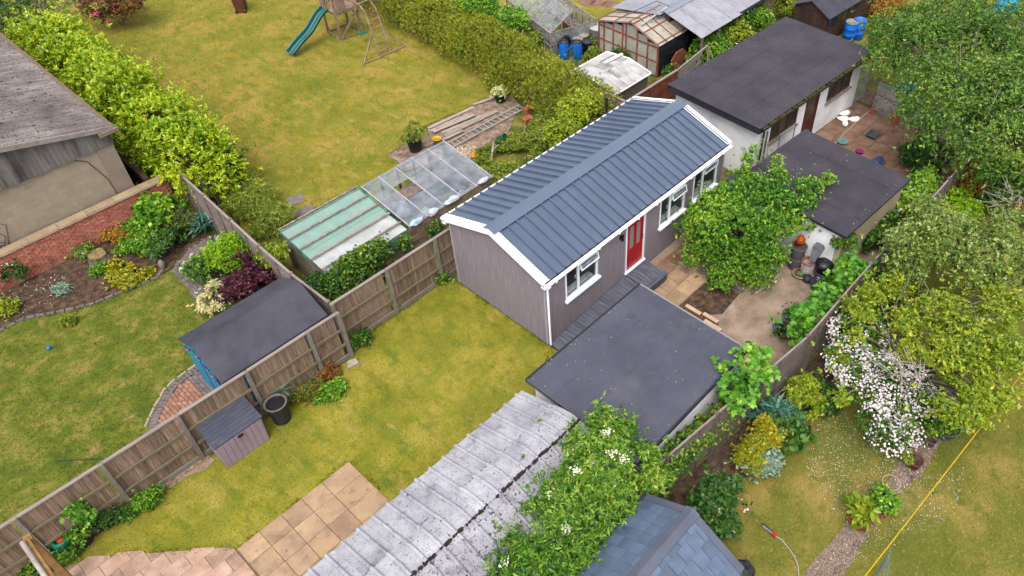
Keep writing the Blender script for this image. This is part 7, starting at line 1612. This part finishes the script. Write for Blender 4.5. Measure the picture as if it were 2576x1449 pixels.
def mesh_panel(name, label, a, b, h, fm, zlo=.05, cat='gate', parts=2):
    a, b = Vector(a), Vector(b); t = thing(name, label, cat, Z0(a))
    for p in (a, b): MB().tube([(p.x, p.y, 0), (p.x, p.y, h)], .02, 6).build('upright', fm, t)
    for z in (zlo, h*.55, h-.01): MB().tube([(a.x, a.y, z), (b.x, b.y, z)], .016, 6).build('rail', fm, t)
    MB().poly([(a.x, a.y, zlo), (b.x, b.y, zlo), (b.x, b.y, h), (a.x, a.y, h)]).build('mesh', m_mesh, t, fix=False)
    w = MB(); n = int((b-a).length/.09)
    for i in range(1, n): p = a.lerp(b, i/n); w.tube([(p.x, p.y, zlo), (p.x, p.y, h)], .0025, 3, False)
    for i in range(1, int(h/.09)): w.tube([(a.x, a.y, zlo+i*.09), (b.x, b.y, zlo+i*.09)], .0025, 3, False)
    w.build('wire', m_galv, t, fix=False, kind='stuff'); return t
mesh_panel('mesh_gate', 'grey steel mesh gate at the far end of the white outbuilding', (18.25, -.35, 0), (19.15, -.5, 0), 2.0, m_galv)
mesh_panel('mesh_gate', 'grey steel mesh gate leaning in front of the near brown window', (11.75, -.5, 0), (12.75, -.55, 0), 1.85, m_galv)
mesh_panel('wire_fence', 'sagging dark wire fence along the bird yard edge', (18.4, -1.2, 0), (18.3, -3.4, 0), 1.45, m_woodh, cat='fence')
mesh_panel('wire_fence', 'dark wire fence behind the bird yard under the apple tree', (18.3, -3.4, 0), (18.3, -5.7, 0), 1.3, m_greend, cat='fence')
lathe_thing('tub', 'bright blue tub of pebbles under the apple tree', 'tub', Z0(wb(2170, 330)), [(.001, .005), (.28, 0), (.34, .3), (.38, .3), (.34, .31), (.3, .2), (.001, .2)], M('azure_tub', [(10, 110, 190), (20, 130, 206)], 3), n=18)
lump(wb(1760, 1330, .15), (.4, .25, .15), M('blue_black_bag', [(24, 30, 60), (90, 110, 150)], 6, 4, .35), 'refuse_sack', 71, 'shiny dark blue sack behind the felt roof edge', 'sack')
# ------------------------------------------------ yard pots and bins
ribbed_tub('ribbed_tub', 'lower ribbed grey tub of the two stacked by the white shed wall', 'tub', (7.85, -3.78, 0), .2, .26, .5, M('grey_ribbed', [(94, 92, 98), (112, 110, 116)], 4), M('grey_ribbed', [(94, 92, 98)], 4))
ribbed_tub('ribbed_tub', 'upper ribbed grey tub of the two stacked by the white shed wall', 'tub', (7.85, -3.78, .46), .2, .26, .5, MATS['grey_ribbed'], MATS['grey_ribbed'])
lump((7.95, -3.75, 1.12), (.16, .14, .18), M('orange_plastic', [(214, 74, 24), (230, 96, 40)], 3), 'orange_crate', 72, 'orange plastic object on top of the stacked ribbed tubs', 'plastic tub', amp=.12)
st = thing('pot_stack', 'stack of white rimmed terracotta troughs beside the tubs', 'pot stack', (7.85, -4.22, 0))
for k in range(7):
    r_ = .2+.004*k; MB().lathe([(r_*.85, .075*k+.02), (r_, .075*k+.085), (r_+.015, .075*k+.085), (r_+.015, .075*k+.105), (r_-.02, .075*k+.105)], (7.85+.01*(k % 2), -4.22, 0), 8).build('trough', M('trough_white', [(206, 192, 188), (224, 212, 208)], 5) if k < 6 else m_terra, st)
o = MB(); o.hexa([(7.95-.1, -4.32-.1, .62), (7.95+.1, -4.32-.1, .62), (7.95+.1, -4.32+.1, .62), (7.95-.1, -4.32+.1, .62), (8.1-.15, -4.36-.16, 1.12), (8.1+.15, -4.36-.16, 1.12), (8.1+.15, -4.36+.16, 1.12), (8.1-.15, -4.36+.16, 1.12)])
t = thing('kitchen_bin', 'grey lidded kitchen bin tipped on top of the trough stack', 'bin', (7.95, -4.3, .6)); o.build('body', m_galv, t)
MB().hexa([(7.93, -4.54, 1.12), (8.27, -4.54, 1.12), (8.27, -4.18, 1.12), (7.93, -4.18, 1.12), (7.98, -4.48, 1.22), (8.22, -4.48, 1.22), (8.22, -4.24, 1.22), (7.98, -4.24, 1.22)]).build('lid', M('grey_lid', [(112, 112, 122)], 3), t)
lathe_thing('dustbin', 'black dustbin with domed lid by the white shed wall', 'dustbin', (7.95, -4.72, 0), [(.2, 0), (.21, .1), (.25, .66), (.27, .68)], m_black, extra=[('lid', [(.285, .66), (.29, .7), (.2, .78), (.06, .81), (.001, .815)], m_black), ('handle', [(.05, .81), (.05, .84), (.001, .845)], m_charcoal), ('band', [(.235, .3), (.245, .33), (.24, .36)], m_galv)])
lathe_thing('bowl_stack', 'nest of white, terracotta and green bowls on the ground', 'bowls', Z0(bn(680, 800)), [(.001, .005), (.15, 0), (.25, .14), (.265, .15), (.24, .15)], M('trough_white', [(206, 192, 188)], 5), extra=[('inner_bowl', [(.22, .15), (.235, .17), (.2, .165), (.12, .08), (.001, .07)], m_terra), ('saucer', [(.15, .165), (.16, .175), (.001, .15)], M('green_saucer', [(92, 130, 80)], 3))])
o = lump(Z0(bn(780, 870))+Vector((0, 0, .12)), (.17, .17, .14), m_charcoal, 'cast_pot', 73, 'round dark pot lying beside the bowls', 'pot', amp=.03)
pot('cobalt blue glazed pot with a wire basket in it', Z0(bn(905, 970)), .16, .22, .32, m_bluep2, seed=5)
pot('small grey pot wedged beside the black dustbin', Z0(bn(1070, 830)), .11, .15, .28, m_galv, seed=6)
pot('blue glazed pot half hidden under the maple leaves', Z0(bn(1000, 1120)), .15, .2, .28, m_bluep2, (.05, .25, 60, .1, OVAL, L_green), seed=7)
MB().bar(bn(1090, 680, .9), bn(1170, 880, .05), .14, .03).build('garden_board', m_greend, None, 'dark board leaning against the black dustbin', 'board', at=bn(1170, 880))
sp_ = thing('stacking_planter', 'dark stacked scalloped planter with violet flowers in the yard', 'planter', Z0(gt(8, 110, 1090))); p = sp_.location
for k in range(3): MB().lathe([(.1, .18*k), (.2, .18*k+.14), (.22, .18*k+.16), (.19, .18*k+.14)], (p.x, p.y, 0), 6, 1, 1).build('tier', m_charcoal, sp_)
crown('foliage', [(p.x, p.y, .35, .28, .28, .3)], 110, .08, 6, OVAL, L_dark, sp_, seed=9); blossoms(sp_, [(p.x, p.y, .4, .3, .3, .3)], 12, 4, .05, L_blue, .03, seed=10)
pl_ = pot('blue flowered pot plant beside the stacked planter', Z0(gt(8, 180, 960)), .13, .18, .28, m_charcoal, (.05, .26, 90, .09, OVAL, L_dark), seed=11); blossoms(pl_, [(p.x+.75, p.y-.08, .45, .2, .2, .2)], 8, 4, .06, L_blue, .03, seed=12)
# flat packs leaning on the garage
m_card = M('cardboard', [(150, 110, 72), (172, 130, 90)], 3, 5, .85)
m_cardt = M('cardboard_edge', [(206, 170, 140), (224, 192, 166)], 5, 5, .8)
for i, (y0, y1, x, zt_, lab) in enumerate(((-3.42, -2.90, 2.45, 1.55, 'flat brown packing board leaning at the garage wall, left one'), (-3.95, -3.44, 2.56, 1.5, 'flat packing board behind the front pair'), (-4.2, -3.62, 2.36, 1.5, 'flat brown packing board leaning at the garage wall, right one'))):
    t = thing('packing_board', lab, 'board', (x, (y0+y1)/2, 0), 'packing boards leaning on the flat garage')
    MB().hexa([(x+.3, y0, .02), (x+.42, y0, .02), (x+.42, y1, .02), (x+.3, y1, .02), (x+.3, y0, zt_), (x+.42, y0, zt_), (x+.42, y1, zt_), (x+.3, y1, zt_)]).build('sheet', m_card, t)
    MB().box(x+.298, x+.422, y0-.002, y1+.002, zt_+.001, zt_+.012).build('edge', m_cardt, t)
t = mesh_panel('net_screen', 'low dark net screen round the foot of the yard tree', (6.2, -3.35, 0), (7.4, -3.4, 0), .8, m_greend, cat='screen')
MB().tube([(5.9, -3.5, .05), (6.6, -3.6, .06), (7.3, -3.62, .05)], [.04, .045, .035], 7).build('log_edging', MATS['pale_twig'], None, 'thin log lying at the edge of the trodden yard', 'log', at=(6.6, -3.55, 0))
# ------------------------------------------------ near fence things
pb = gt(6, 390, 1400); t = thing('bag_topped_tub', 'black tub with a crumpled bin bag at the fence', 'tub', (pb.x, pb.y+.05, 0))
MB().lathe([(.18, 0), (.24, .42), (.25, .43)], t.location, 18).build('tub', m_black, t, smooth=True); lump((t.location.x, t.location.y, .45), (.27, .25, .1), M('black_bag', [(30, 30, 40), (64, 66, 80)], 7, 4, .3, spec=.5), 'bag', 80, None, None, parent=t, amp=.3)
p = Z0(gt(9, 525, 1250)); t = thing('bottle_planter', 'white lattice container with bright green collar on the patio corner', 'container', p)
MB().lathe([(.001, .003), (.15, 0), (.17, .04), (.18, .38)], p, 20).build('body', M('lattice_white', [(150, 146, 148), (206, 204, 206)], 18, 2, .5, contrast=(.49, .51)), t, smooth=True)
MB().lathe([(.19, .36), (.2, .44), (.19, .52), (.15, .56), (.13, .54), (.125, .46), (.001, .46)], p, 20).build('collar', M('emerald_plastic', [(10, 110, 80), (16, 130, 96)], 3, 3, .35), t, smooth=True)
MB().lathe([(.08, .462), (.06, .5), (.001, .51)], p, 10).build('stopper', M('orange_plastic', [(214, 74, 24)], 3), t)
t = MB()
pot('dark pot of greenery against the lower fence', Z0(gt(9, 640, 1185)), .2, .25, .32, m_charcoal, (.05, .3, 110, .1, OVAL, L_green), seed=20)
pot('wide grey pot with a hoop beside the fern ground cover', Z0(gt(9, 810, 1050)), .18, .24, .26, m_charcoal, (.03, .28, 90, .09, OVAL, L_dark), seed=21)
cl = thing('young_climber', 'bright lime climber on a cane against the lower fence', 'plant', (-11.55, 3.95, 0)); MB().tube([(-11.75, 3.95, 0), (-11.6, 4.0, .7), (-11.5, 4.02, 1.3)], [.012, .01, .006], 5).build('stem', m_bark, cl)
crown('foliage', [(-11.5, 3.98, 1.25, .14, .1, .16), (-11.42, 3.98, 1.0, .14, .1, .18), (-11.36, 3.98, .78, .12, .1, .14)], 70, .1, 5, BROAD, L_maple, cl, seed=22)
# beam and pipe, lower left
t = MB(); t.bar((-12.36, 3.2, 2.15), (-12.3, -1.5, 2.15), .07, .15); t.build('pergola_beam', M('pergola_timber', [(150, 108, 60), (180, 138, 84)], 4, 6, .8), None, 'brown timber beam rising from the lower left corner', 'beam', at=(-12.3, 1, 2.1))
MB().tube([(-12.45, 3.1, 2.27), (-12.38, -1.5, 2.27)], .05, 10).build('white_pipe', M('dirty_white_pipe', [(196, 176, 160), (226, 212, 200)], 5, 6, .6), None, 'dirty white pipe lying on the brown timber beam', 'pipe', at=(-12.4, 1, 2.25), smooth=True)
MB().box(-12.42, -12.28, 3.1, 3.28, 0, 2.2).build('pergola_post', MATS['pergola_timber'], None, 'short thick timber post carrying the brown beam', 'post', at=(-12.35, 3.2, 0))
# left garden
lathe_thing('ball', 'small bright blue ball on the left lawn', 'ball', Z0(gt(5, 375, 1185)), [(.001, .0), (.045, .02), (.065, .065), (.045, .11), (.001, .13)], M('blue_ball', [(40, 140, 200)], 3, 2, .4), n=14)
lp = MB(); a, b = gt(9, 415, 580, .25), gt(9, 780, 560, .9); lp.tube([a, b], .014, 6); lp.build('line_prop', m_greend, None, 'dark green pole leaning over the fence onto the left lawn', 'pole', at=Z0(a))
p = Z0(gt(5, 750, 500)); t = thing('tree_stump', 'sawn tree stump in the soil bed', 'stump', p)
nz = Noise3(2, 2); mb = MB(); ring = lambda r, z: [(p.x+r*(1+.12*float(nz((math.cos(a)*2, math.sin(a)*2, 0))))*math.cos(a), p.y+r*(1+.12*float(nz((math.cos(a)*2, math.sin(a)*2, 0))))*math.sin(a), z) for a in np.linspace(0, 2*math.pi, 19)[:-1]]
rs = [ring(.38, 0), ring(.31, .12), ring(.29, .22)]
for a, b in zip(rs, rs[1:]):
    for k in range(18): mb.poly([a[k], a[(k+1) % 18], b[(k+1) % 18], b[k]])
mb.build('bark', m_bark, t, smooth=True); MB().poly(ring(.285, .221)).build('cut_face', M('cut_wood', [(150, 120, 78), (178, 150, 104)], 6, 6, .9), t)
o = lump(Z0(gt(5, 1235, 575))+Vector((0, 0, .17)), (.1, .1, .2), m_conc, 'stone_marker', 81, 'upright mossy stone at the corner of the bed', 'stone', amp=.08)
def ornament(label, p, s):
    t = thing('garden_ornament', label, 'ornament', Z0(p)); p = Vector(p)
    MB().tube([p+Vector((-.12*s, 0, .05)), p+Vector((-.02*s, 0, .14*s)), p+Vector((.08*s, 0, .2*s)), p+Vector((.12*s, 0, .32*s)), p+Vector((.17*s, 0, .37*s)), p+Vector((.24*s, 0, .35*s))], [.03*s, .11*s, .09*s, .05*s, .06*s, .02*s], 9).build('figure', m_conc if False else M('white_stone', [(186, 178, 172), (212, 206, 200)], 8, 5, .9, .4, 30), t, smooth=True)
    MB().box(p.x-.15*s, p.x+.12*s, p.y-.1*s, p.y+.1*s, 0, .05).build('plinth', MATS['white_stone'], t)
ornament('white stone animal ornament in front on the brick path', gt(5, 1385, 600, .06), .9); ornament('larger white stone ornament beside the leafy shrub', gt(5, 1440, 570, .06), 1.2)
bc = MB(); a = gt(5, 1600, 370, 1.0); bc.poly([gt(5, 1595, 340, .9), gt(5, 1640, 370, .9), gt(5, 1660, 410, .4), gt(5, 1620, 400, .4)]); bc.poly([gt(5, 1590, 345, .9), gt(5, 1595, 340, .9), gt(5, 1620, 400, .4), gt(5, 1612, 405, .4)])
bc.build('blue_sheet', M('blue_cloth', [(60, 120, 190), (90, 150, 210)], 4), None, 'small blue cloth hanging by the weathered panel fence', 'cloth', at=Z0(a))
# ------------------------------------------------ right garden
sp_ = thing('sprinkler', 'oscillating lawn sprinkler lying on the dry lawn', 'sprinkler', Z0(gt(12, 20, 1115))); p = gt(12, 45, 1135, .05); q = gt(12, -40, 1070, .05)
MB().bar(p, q, .05, .05).build('bar', m_galv, sp_); MB().bar(p+Vector((.05, .05, 0)), q+Vector((.05, .05, 0)), .02, .02).build('bar', m_black, sp_); MB().box(p.x-.05, p.x+.05, p.y-.05, p.y+.05, .01, .1).build('motor', M('red_plastic', [(200, 40, 30)], 3), sp_)
hp = [gt(12, x, y, .03) for x, y in ((50, 1140), (100, 1170), (160, 1240), (205, 1310), (228, 1380), (232, 1449), (225, 1560))]
MB().tube(hp, .014, 6).build('hose', M('grey_hose', [(190, 184, 176)], 6), None, 'pale grey hose curving across the dry lawn from the sprinkler', 'hose', at=Z0(hp[0]))
a, b = g(2700, 770, 1.9), g(2120, 1521, 1.9); pts = [a.lerp(b, i/10)+Vector((0, 0, -.25*math.sin(math.pi*i/10))) for i in range(11)]
MB().tube(pts, .013, 6).build('washing_line', M('yellow_cord', [(226, 182, 10), (240, 196, 30)], 4), None, 'yellow washing line stretched over the right lawn', 'washing line', at=Z0(a))
wl_ = thing('folded_airer', 'folded rotary clothes airer with green lines at the bottom edge', 'airer', Z0(gt(12, 880, 1449))); tp_ = gt(12, 915, 1270, 1.2); p = wl_.location
MB().tube([tp_+Vector((0, 0, .06)), tp_-Vector((0, 0, 1.2))], .02, 7).build('pole', m_galv, wl_)
for i in range(12):
    a_ = i*.52; MB().tube([tp_, tp_+Vector((.09*math.cos(a_)-.02, .09*math.sin(a_)-.05, -.55)), tp_+Vector((.13*math.cos(a_)-.1, .13*math.sin(a_)-.12, -1.0))], .006, 4).build('line', M('pale_green_line', [(130, 160, 146)], 3), wl_)
pot('black pot in terracotta saucer with large yellow green leaves', Z0(gt(12, 690, 1030)), .17, .22, .3, m_charcoal, (.10, .2, 13, .32, [(0, 0, 0), (.3, .16, .04), (.7, .17, .03), (1, 0, -.15), (.7, -.17, .03), (.3, -.16, .04)], L_yellow), seed=30)
pot('black pot of fine green foliage behind the broad leaved one', Z0(gt(12, 830, 930)), .19, .24, .32, m_charcoal, (.12, .36, 170, .09, OVAL, L_green), seed=31)
for x, y, r_, lab in ((690, 1040, .27, 'terracotta saucer under the broad leaved pot'), (830, 945, .28, 'terracotta saucer under the fine leaved pot')): lathe_thing('saucer', lab, 'saucer', Z0(gt(12, x, y)), [(.001, .012), (r_-.03, .012), (r_, .05), (r_+.015, .05), (r_-.02, 0)], m_terra)
pot('brown pot of grassy plant on the gravel path', Z0(gt(12, 1090, 610)), .17, .21, .28, M('brown_pot', [(120, 74, 56)], 4), (.1, .26, 110, .1, OVAL, L_weed), seed=32)
pot('small empty brown pot further up the gravel path', Z0(gt(12, 1215, 455)), .11, .14, .24, M('brown_grey_pot', [(124, 98, 96)], 4), seed=33)
pot('large grey tub planted with a leafy shrub under the tree', Z0(rb(760, 880)), .3, .38, .36, M('grey_tub', [(104, 104, 116), (120, 120, 132)], 4), (.1, .4, 160, .11, OVAL, L_green), seed=34)
hpz = gt(12, 930, 740, .35); t = MB(); t.tube([(hpz.x+.22*math.cos(a), hpz.y+.22*math.sin(a), hpz.z) for a in np.linspace(0, 2*math.pi, 20)], .012, 5); t.build('cane_hoop', M('cane', [(206, 186, 140)], 4), None, 'pale cane hoop round the foliage on the gravel path', 'hoop', at=Z0(hpz))
bg = thing('folded_pushchair', 'blue and black folded buggy half hidden under the yellow tree', 'buggy', Z0(rb(860, 620)))
p0 = rb(830, 560, .6); lump(p0, (.28, .12, .12), M('azure_cloth', [(20, 110, 190), (40, 150, 214)], 4), 'seat_cover', 90, None, None, parent=bg)
for a, b in ((rb(800, 480, .8), rb(860, 640, .2)), (rb(930, 430, .8), rb(930, 650, .2)), (rb(760, 620, .3), rb(950, 700, .2))): MB().tube([a, b], .025, 6).build('tube', m_black, bg)
for q in (rb(870, 700, .15), rb(930, 650, .15)): MB().lathe([(.001, -.03), (.13, -.03), (.15, 0), (.13, .03), (.001, .03)], q, 14).build('wheel', m_black, bg)
lump(rb(905, 780, .1), (.12, .25, .1), MATS['azure_cloth'], 'blue_bag', 91, 'bright blue bag on the lawn beside the grey tub', 'bag')
lump(rb(1230, 270, .6), (.14, .12, .12), MATS['red_plastic'], 'red_toy', 92, 'red plastic toy seen through the yellow tree', 'toy')
lump(rb(1080, 410, .4), (.16, .14, .14), MATS['azure_cloth'], 'blue_toy', 93, 'pale blue plastic toy under the yellow tree', 'toy')
bpn = thing('brick_planter', 'orange brick raised planter at the right edge of the photo', 'planter', Z0(gt(8, 1915, 180)))
p = bpn.location
for k in range(5):
    for s in range(4): MB().box(p.x-.02, p.x+.08, p.y+.23*s-.5, p.y+.23*s-.29, .078*k, .078*k+.068).build('brick', m_terra, bpn)
MB().box(p.x+.08, p.x+.8, p.y-.5, p.y+.42, 0, .36).build('fill', m_soil, bpn)
lump(g(2535, 10, 1.0), (.9, .5, .5), M('azure_tarp', [(20, 150, 200), (40, 170, 214)], 3), 'blue_cover', 94, 'bright blue cover beyond the big apple tree at the top edge', 'cover')
lump(g(1860, 1440, .4), (.3, .3, .3), m_black, 'black_sack', 95, 'black sack beside the slate roofed store', 'sack')
lump(gt(12, 20, 1230, .5)+Vector((-.3, .3, 0)), (.01, .01, .01), m_black, 'rubber_offcut', 96, 'tiny dark scrap on the dry lawn', 'scrap') if False else None
